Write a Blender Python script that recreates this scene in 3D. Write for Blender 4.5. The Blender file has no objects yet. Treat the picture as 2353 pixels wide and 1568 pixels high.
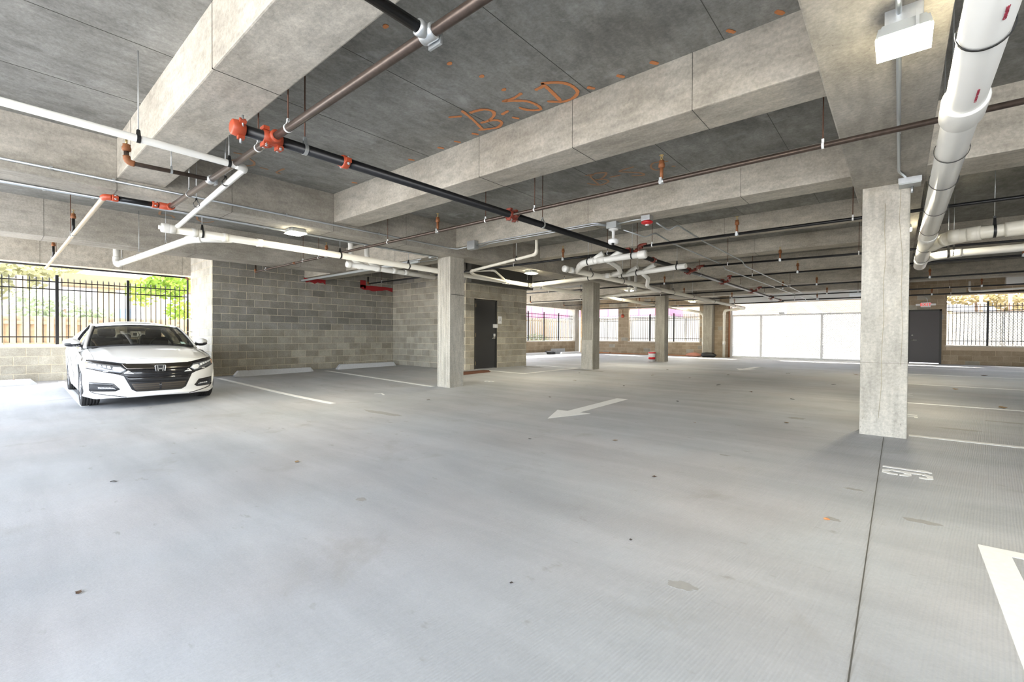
import bpy, bmesh, math, random
import numpy as np
from mathutils import Vector, Matrix
from mathutils.bvhtree import BVHTree

random.seed(7)
rng = np.random.default_rng(7)
SC = bpy.context.scene
COL = SC.collection
H = 1.10                                   # camera height above the nominal floor level

# ------------------------------------------------------------------ camera, world, sun, exposure
cam_d = bpy.data.cameras.new('camera')
cam_d.sensor_width = 36.0
cam_d.lens = 36.0 * 1040.43 / 2353.0
cam_d.clip_start = 0.05
cam_d.clip_end = 400
cam = bpy.data.objects.new('camera', cam_d)
COL.objects.link(cam)
SC.camera = cam
def cam_rot(yaw, pitch, roll):
    f = Vector((math.sin(yaw)*math.cos(pitch), math.cos(yaw)*math.cos(pitch), math.sin(pitch)))
    r = Vector((math.cos(yaw), -math.sin(yaw), 0.0))
    u = r.cross(f)
    c, s = math.cos(roll), math.sin(roll)
    r2 = c*r + s*u
    u2 = -s*r + c*u
    b = -f
    return Matrix(((r2.x, u2.x, b.x), (r2.y, u2.y, b.y), (r2.z, u2.z, b.z)))
cam.matrix_world = Matrix.Translation((0, 0, H)) @ cam_rot(math.radians(-40.4992), math.radians(-0.66376), math.radians(0.33362)).to_4x4()

world = bpy.data.worlds.new('sky')
SC.world = world
world.use_nodes = True
wn = world.node_tree
wn.nodes.clear()
w_out = wn.nodes.new('ShaderNodeOutputWorld')
w_bg = wn.nodes.new('ShaderNodeBackground')
w_sky = wn.nodes.new('ShaderNodeTexSky')
w_sky.sky_type = 'NISHITA'
w_sky.sun_disc = False
w_sky.sun_elevation = math.radians(40)
w_sky.sun_rotation = math.radians(-48)
w_sky.air_density = 1.0
w_sky.dust_density = 2.5
w_sky.ozone_density = 1.0
w_mix = wn.nodes.new('ShaderNodeMix'); w_mix.data_type = 'RGBA'
w_mix.inputs[0].default_value = 0.72
w_mix.inputs[7].default_value = (3.75, 3.9, 4.15, 1)
wn.links.new(w_sky.outputs[0], w_mix.inputs[6])
wn.links.new(w_mix.outputs[2], w_bg.inputs[0])
w_bg.inputs[1].default_value = 1.40
wn.links.new(w_bg.outputs[0], w_out.inputs[0])

sun_d = bpy.data.lights.new('sun', 'SUN')
sun_d.energy = 18.0
sun_d.angle = math.radians(0.6)
sun_d.color = (1.0, 0.94, 0.84)
sun = bpy.data.objects.new('sun', sun_d)
COL.objects.link(sun)
sun.rotation_euler = Vector((-1.0, 0.92, 0.92)).to_track_quat('Z', 'Y').to_euler()
sun.location = (-20, 20, 20)

vs = SC.view_settings
vs.view_transform = 'Standard'
vs.look = 'None'
vs.gamma = 1.0
vs.use_curve_mapping = False
vs.exposure = 0.86
try:
    SC.cycles.use_denoising = True
    SC.cycles.denoiser = 'OPENIMAGEDENOISE'
    SC.cycles.max_bounces = 10
    SC.cycles.diffuse_bounces = 6
    SC.cycles.sample_clamp_indirect = 12.0
    SC.cycles.caustics_reflective = False
    SC.cycles.caustics_refractive = False
except Exception:
    pass

# ------------------------------------------------------------------ object helpers
def worg(o):
    v = Vector((0, 0, 0))
    while o is not None:
        v += Vector(o.location)
        o = o.parent
    return v

def tag(o, label=None, cat=None, group=None, kind=None):
    if label: o['label'] = label
    if cat: o['category'] = cat
    if group: o['group'] = group
    if kind: o['kind'] = kind
    return o

def thing(name, label, cat, loc=(0, 0, 0), group=None, kind=None):
    o = bpy.data.objects.new(name, None)
    COL.objects.link(o)
    o.empty_display_size = 0.1
    o.location = loc
    return tag(o, label, cat, group, kind)

class MB:
    """collects shapes in world coordinates; build() links them as ONE mesh object"""
    def __init__(self):
        self.v = []; self.f = []; self.s = []
    def add(self, vs, fs, smooth=False):
        n = len(self.v)
        self.v.extend([tuple(p) for p in vs])
        self.f.extend([tuple(i + n for i in q) for q in fs])
        self.s.extend([smooth] * len(fs))
        return self
    def box(self, a, b):
        x0, y0, z0 = a; x1, y1, z1 = b
        return self.add([(x0,y0,z0),(x1,y0,z0),(x1,y1,z0),(x0,y1,z0),(x0,y0,z1),(x1,y0,z1),(x1,y1,z1),(x0,y1,z1)],
                        [(0,3,2,1),(4,5,6,7),(0,1,5,4),(1,2,6,5),(2,3,7,6),(3,0,4,7)])
    def cbox(self, a, b, c):
        """box with chamfered edges"""
        bm = bmesh.new()
        bmesh.ops.create_cube(bm, size=1)
        a = Vector(a); b = Vector(b); m = (a + b) / 2; s = b - a
        for v in bm.verts:
            v.co = Vector((v.co.x*s.x + m.x, v.co.y*s.y + m.y, v.co.z*s.z + m.z))
        bmesh.ops.bevel(bm, geom=list(bm.edges), offset=c, segments=2, affect='EDGES', profile=0.6)
        return self.bm(bm)
    def bm(self, bm, smooth=False):
        bm.verts.index_update()
        self.add([v.co.copy() for v in bm.verts], [[v.index for v in f.verts] for f in bm.faces], smooth)
        bm.free()
        return self
    def rbox(self, c, size, rot):
        """box of given size round c turned by a 3x3 matrix"""
        hx, hy, hz = size[0]/2, size[1]/2, size[2]/2
        pts = [rot @ Vector((x*hx, y*hy, z*hz)) + Vector(c) for z in (-1, 1) for x, y in ((-1,-1),(1,-1),(1,1),(-1,1))]
        return self.add(pts, [(0,3,2,1),(4,5,6,7),(0,1,5,4),(1,2,6,5),(2,3,7,6),(3,0,4,7)])
    def bar(self, p0, p1, w, h, up=(0, 0, 1)):
        p0 = Vector(p0); p1 = Vector(p1); d = p1 - p0; L = d.length; d.normalize()
        u = Vector(up)
        if abs(d.dot(u)) > 0.98: u = Vector((1, 0, 0))
        s = d.cross(u).normalized(); u = s.cross(d).normalized()
        rot = Matrix((s, d, u)).transposed()
        return self.rbox((p0 + p1)/2, (w, L, h), rot)
    def tube(self, path, r, n=10, caps=True, closed=False):
        P = [Vector(p) for p in path]
        m = len(P)
        rs = r if isinstance(r, (list, tuple)) else [r]*m
        T = []
        for i in range(m):
            if closed: t = P[(i+1) % m] - P[i-1]
            elif i == 0: t = P[1] - P[0]
            elif i == m-1: t = P[-1] - P[-2]
            else: t = (P[i+1]-P[i]).normalized() + (P[i]-P[i-1]).normalized()
            T.append(t.normalized() if t.length > 1e-9 else Vector((0,0,1)))
        a = Vector((0, 0, 1)) if abs(T[0].z) < 0.9 else Vector((1, 0, 0))
        s = T[0].cross(a).normalized()
        vs = []
        for i in range(m):
            s = (s - T[i]*s.dot(T[i])).normalized()
            u = T[i].cross(s)
            k = 1.0
            if 0 < i < m-1 and not closed:
                c = (P[i+1]-P[i]).normalized().dot((P[i]-P[i-1]).normalized())
                k = 1/ max(0.5, math.sqrt(max(0.0, (1+c)/2)))
            for j in range(n):
                q = 2*math.pi*j/n
                vs.append(P[i] + (s*math.cos(q) + u*math.sin(q))*rs[i]*k)
        fs = []
        mm = m if closed else m-1
        for i in range(mm):
            for j in range(n):
                a0 = i*n+j; a1 = i*n+(j+1) % n
                b0 = ((i+1) % m)*n+j; b1 = ((i+1) % m)*n+(j+1) % n
                fs.append((a0, a1, b1, b0))
        self.add(vs, fs, True)
        if caps and not closed:
            k = len(self.v) - len(vs)
            self.f.append(tuple(k + j for j in range(n))[::-1]); self.s.append(False)
            self.f.append(tuple(k + (m-1)*n + j for j in range(n))); self.s.append(False)
        return self
    def cyl(self, p0, p1, r, n=12, r1=None):
        return self.tube([p0, p1], [r, r if r1 is None else r1], n)
    def lathe(self, prof, o, axis=(0, 0, 1), n=16):
        """profile of (radius, height) turned round an axis from o"""
        o = Vector(o); ax = Vector(axis).normalized()
        a = Vector((0, 0, 1)) if abs(ax.z) < 0.9 else Vector((1, 0, 0))
        s = ax.cross(a).normalized(); u = ax.cross(s)
        vs = []
        for r, h in prof:
            for j in range(n):
                q = 2*math.pi*j/n
                vs.append(o + ax*h + (s*math.cos(q)+u*math.sin(q))*r)
        fs = []
        for i in range(len(prof)-1):
            for j in range(n):
                fs.append((i*n+j, i*n+(j+1) % n, (i+1)*n+(j+1) % n, (i+1)*n+j))
        self.add(vs, fs, True)
        return self
    def ell(self, c, rad, n=12, m=8):
        vs = []; fs = []
        for i in range(m+1):
            t = math.pi*i/m
            for j in range(n):
                q = 2*math.pi*j/n
                vs.append((c[0]+rad[0]*math.sin(t)*math.cos(q), c[1]+rad[1]*math.sin(t)*math.sin(q), c[2]+rad[2]*math.cos(t)))
        for i in range(m):
            for j in range(n):
                fs.append((i*n+j, (i+1)*n+j, (i+1)*n+(j+1) % n, i*n+(j+1) % n))
        return self.add(vs, fs, True)
    def slab(self, poly, z0, z1):
        n = len(poly)
        vs = [(p[0], p[1], z0) for p in poly] + [(p[0], p[1], z1) for p in poly]
        fs = [tuple(range(n))[::-1], tuple(range(n, 2*n))] + [(i, (i+1) % n, n+(i+1) % n, n+i) for i in range(n)]
        return self.add(vs, fs)
    def extrude(self, poly, off):
        """closed 3-D polygon pushed along off"""
        n = len(poly); off = Vector(off)
        vs = [Vector(p) for p in poly] + [Vector(p)+off for p in poly]
        fs = [tuple(range(n))[::-1], tuple(range(n, 2*n))] + [(i, (i+1) % n, n+(i+1) % n, n+i) for i in range(n)]
        return self.add(vs, fs)
    def build(self, name, mat, parent=None, label=None, cat=None, group=None, kind=None):
        me = bpy.data.meshes.new(name)
        off = worg(parent) if parent is not None else Vector((0, 0, 0))
        me.from_pydata([tuple(Vector(p) - off) for p in self.v], [], self.f)
        me.polygons.foreach_set('use_smooth', self.s)
        if mat is not None: me.materials.append(mat)
        me.update()
        o = bpy.data.objects.new(name, me)
        COL.objects.link(o)
        if parent is not None: o.parent = parent
        return tag(o, label, cat, group, kind)

def dup(root, loc=None, rotz=None, label=None, group=None):
    c = root.copy()
    COL.objects.link(c)
    if loc is not None: c.location = loc
    if rotz is not None: c.rotation_euler = (0, 0, rotz)
    if label: c['label'] = label
    if group: c['group'] = group
    for ch in list(root.children):
        d = ch.copy(); COL.objects.link(d); d.parent = c
        for g in list(ch.children):
            e = g.copy(); COL.objects.link(e); e.parent = d
    return c

# ------------------------------------------------------------------ materials
def new_mat(name):
    m = bpy.data.materials.new(name)
    m.use_nodes = True
    nt = m.node_tree
    return m, nt, nt.nodes['Principled BSDF']

def plain(name, col, rough=0.5, metal=0.0, spec=0.5, var=0.0, scale=30, bump=0.0, coat=0.0):
    m, nt, b = new_mat(name)
    b.inputs['Base Color'].default_value = (*col, 1)
    b.inputs['Roughness'].default_value = rough
    b.inputs['Metallic'].default_value = metal
    b.inputs['Specular IOR Level'].default_value = spec
    if coat: b.inputs['Coat Weight'].default_value = coat
    if var or bump:
        g = nt.nodes.new('ShaderNodeNewGeometry')
        n = nt.nodes.new('ShaderNodeTexNoise'); n.inputs['Scale'].default_value = scale; n.inputs['Detail'].default_value = 5
        nt.links.new(g.outputs['Position'], n.inputs['Vector'])
        if var:
            mx = nt.nodes.new('ShaderNodeMix'); mx.data_type = 'RGBA'
            mx.inputs[6].default_value = (*[c*(1-var) for c in col], 1)
            mx.inputs[7].default_value = (*[min(1, c*(1+var)) for c in col], 1)
            nt.links.new(n.outputs[0], mx.inputs[0]); nt.links.new(mx.outputs[2], b.inputs['Base Color'])
        if bump:
            bp = nt.nodes.new('ShaderNodeBump'); bp.inputs['Strength'].default_value = bump; bp.inputs['Distance'].default_value = 0.01
            nt.links.new(n.outputs[0], bp.inputs['Height']); nt.links.new(bp.outputs[0], b.inputs['Normal'])
    return m

def emit(name, col, strength):
    m, nt, b = new_mat(name)
    b.inputs['Base Color'].default_value = (*col, 1)
    b.inputs['Emission Color'].default_value = (*col, 1)
    b.inputs['Emission Strength'].default_value = strength
    return m

def concrete(name, c1, c2, pit=0.35, stretch=(1, 1, 1), rough=0.85, bump=0.25, stain=(0.30, 0.28, 0.24), stain_amt=0.35, pits=0.5):
    """cast concrete: cloudy two-tone base, form-grain streaks, stains and small pits"""
    m, nt, b = new_mat(name)
    N = nt.nodes; L = nt.links
    g = N.new('ShaderNodeNewGeometry')
    def noise(scale, detail, rough_=0.6, st=(1, 1, 1), off=0.0, dist=0.0):
        mp = N.new('ShaderNodeMapping'); mp.inputs['Scale'].default_value = st
        mp.inputs['Location'].default_value = (off, off*1.7, off*0.3)
        L.new(g.outputs['Position'], mp.inputs['Vector'])
        n = N.new('ShaderNodeTexNoise'); n.inputs['Scale'].default_value = scale; n.inputs['Detail'].default_value = detail
        n.inputs['Roughness'].default_value = rough_; n.inputs['Distortion'].default_value = dist
        L.new(mp.outputs[0], n.inputs['Vector'])
        return n.outputs[0]
    def ramp(sock, p0, p1, a=(0, 0, 0, 1), c=(1, 1, 1, 1)):
        r = N.new('ShaderNodeValToRGB')
        r.color_ramp.elements[0].position = p0; r.color_ramp.elements[1].position = p1
        r.color_ramp.elements[0].color = a; r.color_ramp.elements[1].color = c
        L.new(sock, r.inputs[0]); return r.outputs[0]
    def mix(fac, a, c, mode='MIX'):
        x = N.new('ShaderNodeMix'); x.data_type = 'RGBA'; x.blend_type = mode
        if isinstance(fac, (int, float)): x.inputs[0].default_value = fac
        else: L.new(fac, x.inputs[0])
        for i, s in ((6, a), (7, c)):
            if isinstance(s, tuple): x.inputs[i].default_value = (*s[:3], 1)
            else: L.new(s, x.inputs[i])
        return x.outputs[2]
    base = mix(ramp(noise(1.1, 6, 0.62), 0.34, 0.68), c1, c2)
    grain = ramp(noise(7, 5, 0.65, stretch, 3.1), 0.25, 0.8, (0.70, 0.70, 0.70, 1), (1.20, 1.20, 1.20, 1))
    base = mix(1.0, base, grain, 'MULTIPLY')
    fine = ramp(noise(38, 4, 0.7, (1, 1, 1), 7.7), 0.25, 0.78, (0.74, 0.74, 0.74, 1), (1.18, 1.18, 1.18, 1))
    base = mix(1.0, base, fine, 'MULTIPLY')
    st = N.new('ShaderNodeMath'); st.operation = 'MULTIPLY'; st.inputs[1].default_value = stain_amt
    L.new(ramp(noise(2.3, 7, 0.7, (1, 1, 1), 11.0, 0.6), 0.56, 0.74), st.inputs[0])
    base = mix(st.outputs[0], base, stain)
    vo = N.new('ShaderNodeTexVoronoi'); vo.inputs['Scale'].default_value = 9.0
    mpv = N.new('ShaderNodeMapping'); mpv.inputs['Scale'].default_value = tuple(0.6 + 0.8*s for s in stretch)
    L.new(g.outputs['Position'], mpv.inputs['Vector']); L.new(mpv.outputs[0], vo.inputs['Vector'])
    pt = ramp(vo.outputs['Distance'], 0.045, 0.085, (1, 1, 1, 1), (0, 0, 0, 1))
    pm = N.new('ShaderNodeMath'); pm.operation = 'MULTIPLY'
    L.new(pt, pm.inputs[0]); L.new(ramp(noise(1.9, 3, 0.5, (1, 1, 1), 5.0), 0.52, 0.60), pm.inputs[1])
    pm2 = N.new('ShaderNodeMath'); pm2.operation = 'MULTIPLY'; pm2.inputs[1].default_value = pits
    L.new(pm.outputs[0], pm2.inputs[0])
    base = mix(pm2.outputs[0], base, tuple(c*0.35 for c in c1))
    L.new(base, b.inputs['Base Color'])
    b.inputs['Roughness'].default_value = rough
    b.inputs['Specular IOR Level'].default_value = 0.25
    bp = N.new('ShaderNodeBump'); bp.inputs['Strength'].default_value = bump; bp.inputs['Distance'].default_value = 0.012
    L.new(noise(24, 6, 0.7), bp.inputs['Height'])
    L.new(bp.outputs[0], b.inputs['Normal'])
    return m

M = {}
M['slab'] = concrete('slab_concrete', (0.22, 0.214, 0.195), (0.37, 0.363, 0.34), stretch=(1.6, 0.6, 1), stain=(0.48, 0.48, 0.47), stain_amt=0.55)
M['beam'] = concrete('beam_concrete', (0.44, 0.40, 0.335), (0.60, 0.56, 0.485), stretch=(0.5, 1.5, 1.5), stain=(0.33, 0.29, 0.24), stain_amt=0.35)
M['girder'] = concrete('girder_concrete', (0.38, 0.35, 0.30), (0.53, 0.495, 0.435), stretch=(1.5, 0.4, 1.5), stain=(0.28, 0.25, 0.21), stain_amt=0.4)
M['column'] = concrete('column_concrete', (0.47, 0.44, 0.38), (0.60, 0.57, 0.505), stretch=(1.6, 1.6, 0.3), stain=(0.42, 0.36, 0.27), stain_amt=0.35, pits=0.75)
M['rough_column'] = concrete('board_column_concrete', (0.36, 0.33, 0.27), (0.50, 0.47, 0.40), stretch=(5, 5, 0.25), stain=(0.25, 0.22, 0.17), stain_amt=0.5, pits=0.5, bump=0.5)
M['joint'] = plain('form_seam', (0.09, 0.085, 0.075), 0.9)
M['mortar'] = plain('mortar', (0.66, 0.59, 0.45), 0.95, var=0.15, scale=14)
M['mortar_far'] = plain('mortar_warm', (0.55, 0.45, 0.33), 0.95, var=0.12, scale=14)
M['sill'] = plain('sill_concrete', (0.62, 0.57, 0.50), 0.85, var=0.12, scale=12)

def block_mat(name, c1, c2, bump=0.35):
    m, nt, b = new_mat(name)
    N = nt.nodes; L = nt.links
    oi = N.new('ShaderNodeObjectInfo')
    mx = N.new('ShaderNodeMix'); mx.data_type = 'RGBA'
    mx.inputs[6].default_value = (*c1, 1); mx.inputs[7].default_value = (*c2, 1)
    L.new(oi.outputs['Random'], mx.inputs[0])
    g = N.new('ShaderNodeNewGeometry')
    n = N.new('ShaderNodeTexNoise'); n.inputs['Scale'].default_value = 45; n.inputs['Detail'].default_value = 6; n.inputs['Roughness'].default_value = 0.75
    n2 = N.new('ShaderNodeTexNoise'); n2.inputs['Scale'].default_value = 3.5; n2.inputs['Detail'].default_value = 4
    L.new(g.outputs['Position'], n.inputs['Vector']); L.new(g.outputs['Position'], n2.inputs['Vector'])
    r = N.new('ShaderNodeValToRGB'); r.color_ramp.elements[0].position = 0.3; r.color_ramp.elements[1].position = 0.72
    r.color_ramp.elements[0].color = (0.72, 0.72, 0.72, 1); r.color_ramp.elements[1].color = (1.16, 1.16, 1.16, 1)
    L.new(n.outputs[0], r.inputs[0])
    r2 = N.new('ShaderNodeValToRGB'); r2.color_ramp.elements[0].position = 0.3; r2.color_ramp.elements[1].position = 0.7
    r2.color_ramp.elements[0].color = (0.82, 0.80, 0.76, 1); r2.color_ramp.elements[1].color = (1.08, 1.08, 1.08, 1)
    L.new(n2.outputs[0], r2.inputs[0])
    a = N.new('ShaderNodeMix'); a.data_type = 'RGBA'; a.blend_type = 'MULTIPLY'; a.inputs[0].default_value = 1
    L.new(mx.outputs[2], a.inputs[6]); L.new(r.outputs[0], a.inputs[7])
    c = N.new('ShaderNodeMix'); c.data_type = 'RGBA'; c.blend_type = 'MULTIPLY'; c.inputs[0].default_value = 1
    L.new(a.outputs[2], c.inputs[6]); L.new(r2.outputs[0], c.inputs[7])
    L.new(c.outputs[2], b.inputs['Base Color'])
    b.inputs['Roughness'].default_value = 0.95
    b.inputs['Specular IOR Level'].default_value = 0.15
    bp = N.new('ShaderNodeBump'); bp.inputs['Strength'].default_value = bump; bp.inputs['Distance'].default_value = 0.006
    L.new(n.outputs[0], bp.inputs['Height']); L.new(bp.outputs[0], b.inputs['Normal'])
    return m
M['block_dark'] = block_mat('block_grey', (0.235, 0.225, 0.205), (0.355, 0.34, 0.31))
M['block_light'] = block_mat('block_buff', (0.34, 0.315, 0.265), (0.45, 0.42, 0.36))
M['block_daylit'] = block_mat('block_daylit', (0.54, 0.52, 0.47), (0.68, 0.66, 0.61))  # pier blocks: colour lightened to stand in for skylight from the opening
M['block_buff'] = block_mat('block_buff_light', (0.40, 0.37, 0.31), (0.50, 0.47, 0.40))
M['block_warm'] = block_mat('block_warm', (0.36, 0.285, 0.20), (0.45, 0.365, 0.265))

# floor: pale broomed concrete with stains
def floor_mat():
    m, nt, b = new_mat('floor_concrete')
    N = nt.nodes; L = nt.links
    g = N.new('ShaderNodeNewGeometry')
    def mapping(st, rot=0.0, off=(0, 0, 0)):
        mp = N.new('ShaderNodeMapping'); mp.inputs['Scale'].default_value = st; mp.inputs['Rotation'].default_value = (0, 0, rot)
        mp.inputs['Location'].default_value = off
        L.new(g.outputs['Position'], mp.inputs['Vector']); return mp.outputs[0]
    def noise(vec, scale, detail=5, rough=0.6, dist=0.0):
        n = N.new('ShaderNodeTexNoise'); n.inputs['Scale'].default_value = scale; n.inputs['Detail'].default_value = detail
        n.inputs['Roughness'].default_value = rough; n.inputs['Distortion'].default_value = dist
        L.new(vec, n.inputs['Vector']); return n.outputs[0]
    def ramp(s, p0, p1, a, c):
        r = N.new('ShaderNodeValToRGB'); r.color_ramp.elements[0].position = p0; r.color_ramp.elements[1].position = p1
        r.color_ramp.elements[0].color = (*a, 1); r.color_ramp.elements[1].color = (*c, 1); L.new(s, r.inputs[0]); return r.outputs[0]
    def mix(f, a, c, mode='MIX'):
        x = N.new('ShaderNodeMix'); x.data_type = 'RGBA'; x.blend_type = mode
        if isinstance(f, (int, float)): x.inputs[0].default_value = f
        else: L.new(f, x.inputs[0])
        for i, s in ((6, a), (7, c)):
            if isinstance(s, tuple): x.inputs[i].default_value = (*s, 1)
            else: L.new(s, x.inputs[i])
        return x.outputs[2]
    one = mapping((1, 1, 1))
    base = ramp(noise(one, 0.55, 6, 0.6), 0.3, 0.72, (0.375, 0.384, 0.39), (0.495, 0.508, 0.522))
    # broom sweeps: long bands of slightly different finish
    base = mix(1.0, base, ramp(noise(mapping((0.25, 1.6, 1), 0.5), 1.6, 4, 0.6, 0.4), 0.3, 0.75, (0.84, 0.84, 0.84), (1.09, 1.09, 1.09)), 'MULTIPLY')
    base = mix(1.0, base, ramp(noise(one, 60, 3, 0.7), 0.2, 0.8, (0.92, 0.92, 0.92), (1.06, 1.06, 1.06)), 'MULTIPLY')
    tint = ramp(noise(mapping((1, 1, 1), 0, (9, 4, 0)), 0.7, 3, 0.5), 0.42, 0.66, (0.985, 0.99, 1.0), (1.02, 0.985, 0.975))
    base = mix(1.0, base, tint, 'MULTIPLY')
    # oil and tyre stains
    fst = N.new('ShaderNodeMath'); fst.operation = 'MULTIPLY'; fst.inputs[1].default_value = 0.5
    L.new(ramp(noise(mapping((1, 1, 1), 0, (3, 8, 0)), 1.25, 6, 0.62, 0.5), 0.60, 0.74, (0, 0, 0), (1, 1, 1)), fst.inputs[0])
    base = mix(fst.outputs[0], base, (0.27, 0.255, 0.225))
    fs2 = N.new('ShaderNodeMath'); fs2.operation = 'MULTIPLY'; fs2.inputs[1].default_value = 0.6
    L.new(ramp(noise(mapping((1, 2.2, 1), 0.2, (1, 2, 0)), 4.2, 4, 0.6), 0.66, 0.74, (0, 0, 0), (1, 1, 1)), fs2.inputs[0])
    base = mix(fs2.outputs[0], base, (0.25, 0.24, 0.215))
    L.new(base, b.inputs['Base Color'])
    b.inputs['Roughness'].default_value = 0.62
    b.inputs['Specular IOR Level'].default_value = 0.35
    wv = N.new('ShaderNodeTexWave'); wv.inputs['Scale'].default_value = 26; wv.inputs['Distortion'].default_value = 3.0
    wv.inputs['Detail'].default_value = 3; wv.inputs['Detail Scale'].default_value = 0.7
    L.new(mapping((1, 0.18, 1), 0.55), wv.inputs['Vector'])
    bp = N.new('ShaderNodeBump'); bp.inputs['Strength'].default_value = 0.30; bp.inputs['Distance'].default_value = 0.006
    L.new(wv.outputs['Fac'], bp.inputs['Height'])
    bp2 = N.new('ShaderNodeBump'); bp2.inputs['Strength'].default_value = 0.30; bp2.inputs['Distance'].default_value = 0.004
    L.new(noise(one, 90, 4, 0.7), bp2.inputs['Height']); L.new(bp.outputs[0], bp2.inputs['Normal'])
    L.new(bp2.outputs[0], b.inputs['Normal'])
    return m
M['floor'] = floor_mat()
M['paint'] = plain('road_paint', (0.80, 0.80, 0.78), 0.7, var=0.1, scale=40)
M['orange'] = plain('orange_spray', (0.62, 0.24, 0.09), 0.8, var=0.2, scale=60)
M['black_pipe'] = plain('black_steel', (0.012, 0.012, 0.013), 0.32, 0.3, 0.5, var=0.5, scale=25)
M['brown_pipe'] = plain('bare_steel', (0.085, 0.062, 0.05), 0.34, 0.55, 0.5, var=0.45, scale=30)
M['pale_steel'] = plain('pale_steel', (0.52, 0.44, 0.34), 0.35, 0.45, 0.5, var=0.15, scale=30)
M['red_fit'] = plain('red_fitting', (0.46, 0.075, 0.03), 0.42, 0, 0.5, var=0.2, scale=30)
M['dark_red'] = plain('dark_red_fitting', (0.20, 0.035, 0.02), 0.45, 0, 0.5, var=0.25, scale=30)
M['rust'] = plain('rusty_iron', (0.26, 0.10, 0.04), 0.6, 0.15, 0.4, var=0.3, scale=60)
M['rod'] = plain('rusty_rod', (0.12, 0.055, 0.035), 0.65, 0.3, 0.3)
M['galv'] = plain('galvanized', (0.55, 0.57, 0.58), 0.38, 0.75, 0.5, var=0.12, scale=50)
M['conduit'] = plain('conduit_steel', (0.50, 0.53, 0.55), 0.34, 0.7, 0.5)
M['grey_box'] = plain('grey_box', (0.40, 0.42, 0.42), 0.45, 0.35, 0.5)
M['pvc'] = plain('white_pvc', (0.80, 0.79, 0.75), 0.28, 0, 0.5, var=0.03, scale=8)
M['pvc_tan'] = plain('cream_pvc', (0.76, 0.72, 0.62), 0.32, 0, 0.5, var=0.05, scale=8)
M['brass'] = plain('brass', (0.50, 0.38, 0.18), 0.35, 0.8, 0.5)
M['black'] = plain('black_rubber', (0.012, 0.012, 0.012), 0.5)
M['white'] = plain('white_plastic', (0.82, 0.82, 0.82), 0.35)
M['red'] = plain('red_plastic', (0.55, 0.02, 0.025), 0.3)
M['fence'] = plain('black_fence', (0.014, 0.014, 0.015), 0.4, 0.2)
M['wood'] = plain('fence_wood', (0.37, 0.29, 0.205), 0.85, var=0.25, scale=9)
M['kerb'] = plain('kerb_concrete', (0.52, 0.53, 0.55), 0.85, var=0.12, scale=20, bump=0.3)
M['door'] = plain('dark_door', (0.018, 0.018, 0.018), 0.42, 0, 0.5)
M['door_far'] = plain('grey_door', (0.075, 0.066, 0.066), 0.5, 0, 0.5)
M['frame'] = plain('door_frame', (0.035, 0.032, 0.028), 0.5)
M['steel'] = plain('brushed_steel', (0.62, 0.61, 0.58), 0.3, 0.9)
# ------------------------------------------------------------------ floor surface (falls gently to the drains)
FP = np.array([(-15.6,.3,-1.146),(-15.6,3.8,-1.115),(-13.6,3.9,-1.095),(-13.6,9.43,-1.035),(-9.9,9.8,-1.03),(-9.9,12.36,-1.04),
  (-7.35,6.54,-1.14),(-7.35,12.5,-1.06),(-7.35,18.3,-1.045),(-.1,6.55,-1.10),(1.3,24.9,-1.03),(3.5,24.9,-1.02),(-6.7,24.9,-1.05),
  (-12,24.9,-1.04),(-15.6,20,-1.04),(-10.3,1.2,-1.2),(-10.3,2.6,-1.19),(0,1.8,-1.15),(-4,1,-1.19),(-6,-5,-1.2),(5,-5,-1.17),(5,6,-1.09),(6,16,-1.05),(-14,-5,-1.18)])
def _fb(x, y):
    x = np.asarray(x, float)/10; y = np.asarray(y, float)/10
    return np.stack([np.ones_like(x), x, y, x*x, x*y, y*y, x*x*y, x*y*y, y**3], -1)
_fc = np.linalg.lstsq(_fb(FP[:,0], FP[:,1]), FP[:,2] + H, rcond=None)[0]
_fr = FP[:,2] + H - _fb(FP[:,0], FP[:,1]) @ _fc
_fk = np.exp(-((FP[:,None,0]-FP[None,:,0])**2 + (FP[:,None,1]-FP[None,:,1])**2)/(2*2.8**2))
_fw = np.linalg.solve(_fk + 0.25*np.eye(len(FP)), _fr)
def fz(x, y):
    x = np.asarray(x, float); y = np.asarray(y, float)
    z = _fb(x, y) @ _fc
    for (px, py, _), w in zip(FP, _fw):
        z = z + w*np.exp(-((x-px)**2 + (y-py)**2)/(2*2.8**2))
    return z
def fzs(x, y): return float(fz(np.array([x]), np.array([y]))[0])

X0, X1, Y0, Y1 = -15.9, 8.3, -3.6, 25.2
def build_floor():
    nx, ny = 98, 116
    xs = np.linspace(X0, X1, nx); ys = np.linspace(Y0, Y1, ny)
    gx, gy = np.meshgrid(xs, ys)
    gz = fz(gx, gy)
    b = MB()
    vs = list(zip(gx.ravel(), gy.ravel(), gz.ravel()))
    fs = [(j*nx+i, j*nx+i+1, (j+1)*nx+i+1, (j+1)*nx+i) for j in range(ny-1) for i in range(nx-1)]
    b.add(vs, fs, True)
    # skirt and underside give the slab its thickness
    b.box((X0, Y0, -0.45), (X1, Y1, -0.30))
    return b.build('floor', M['floor'], None, 'pale broomed concrete garage floor with oil stains', 'floor', None, 'structure')
FLOOR = build_floor()

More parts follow.
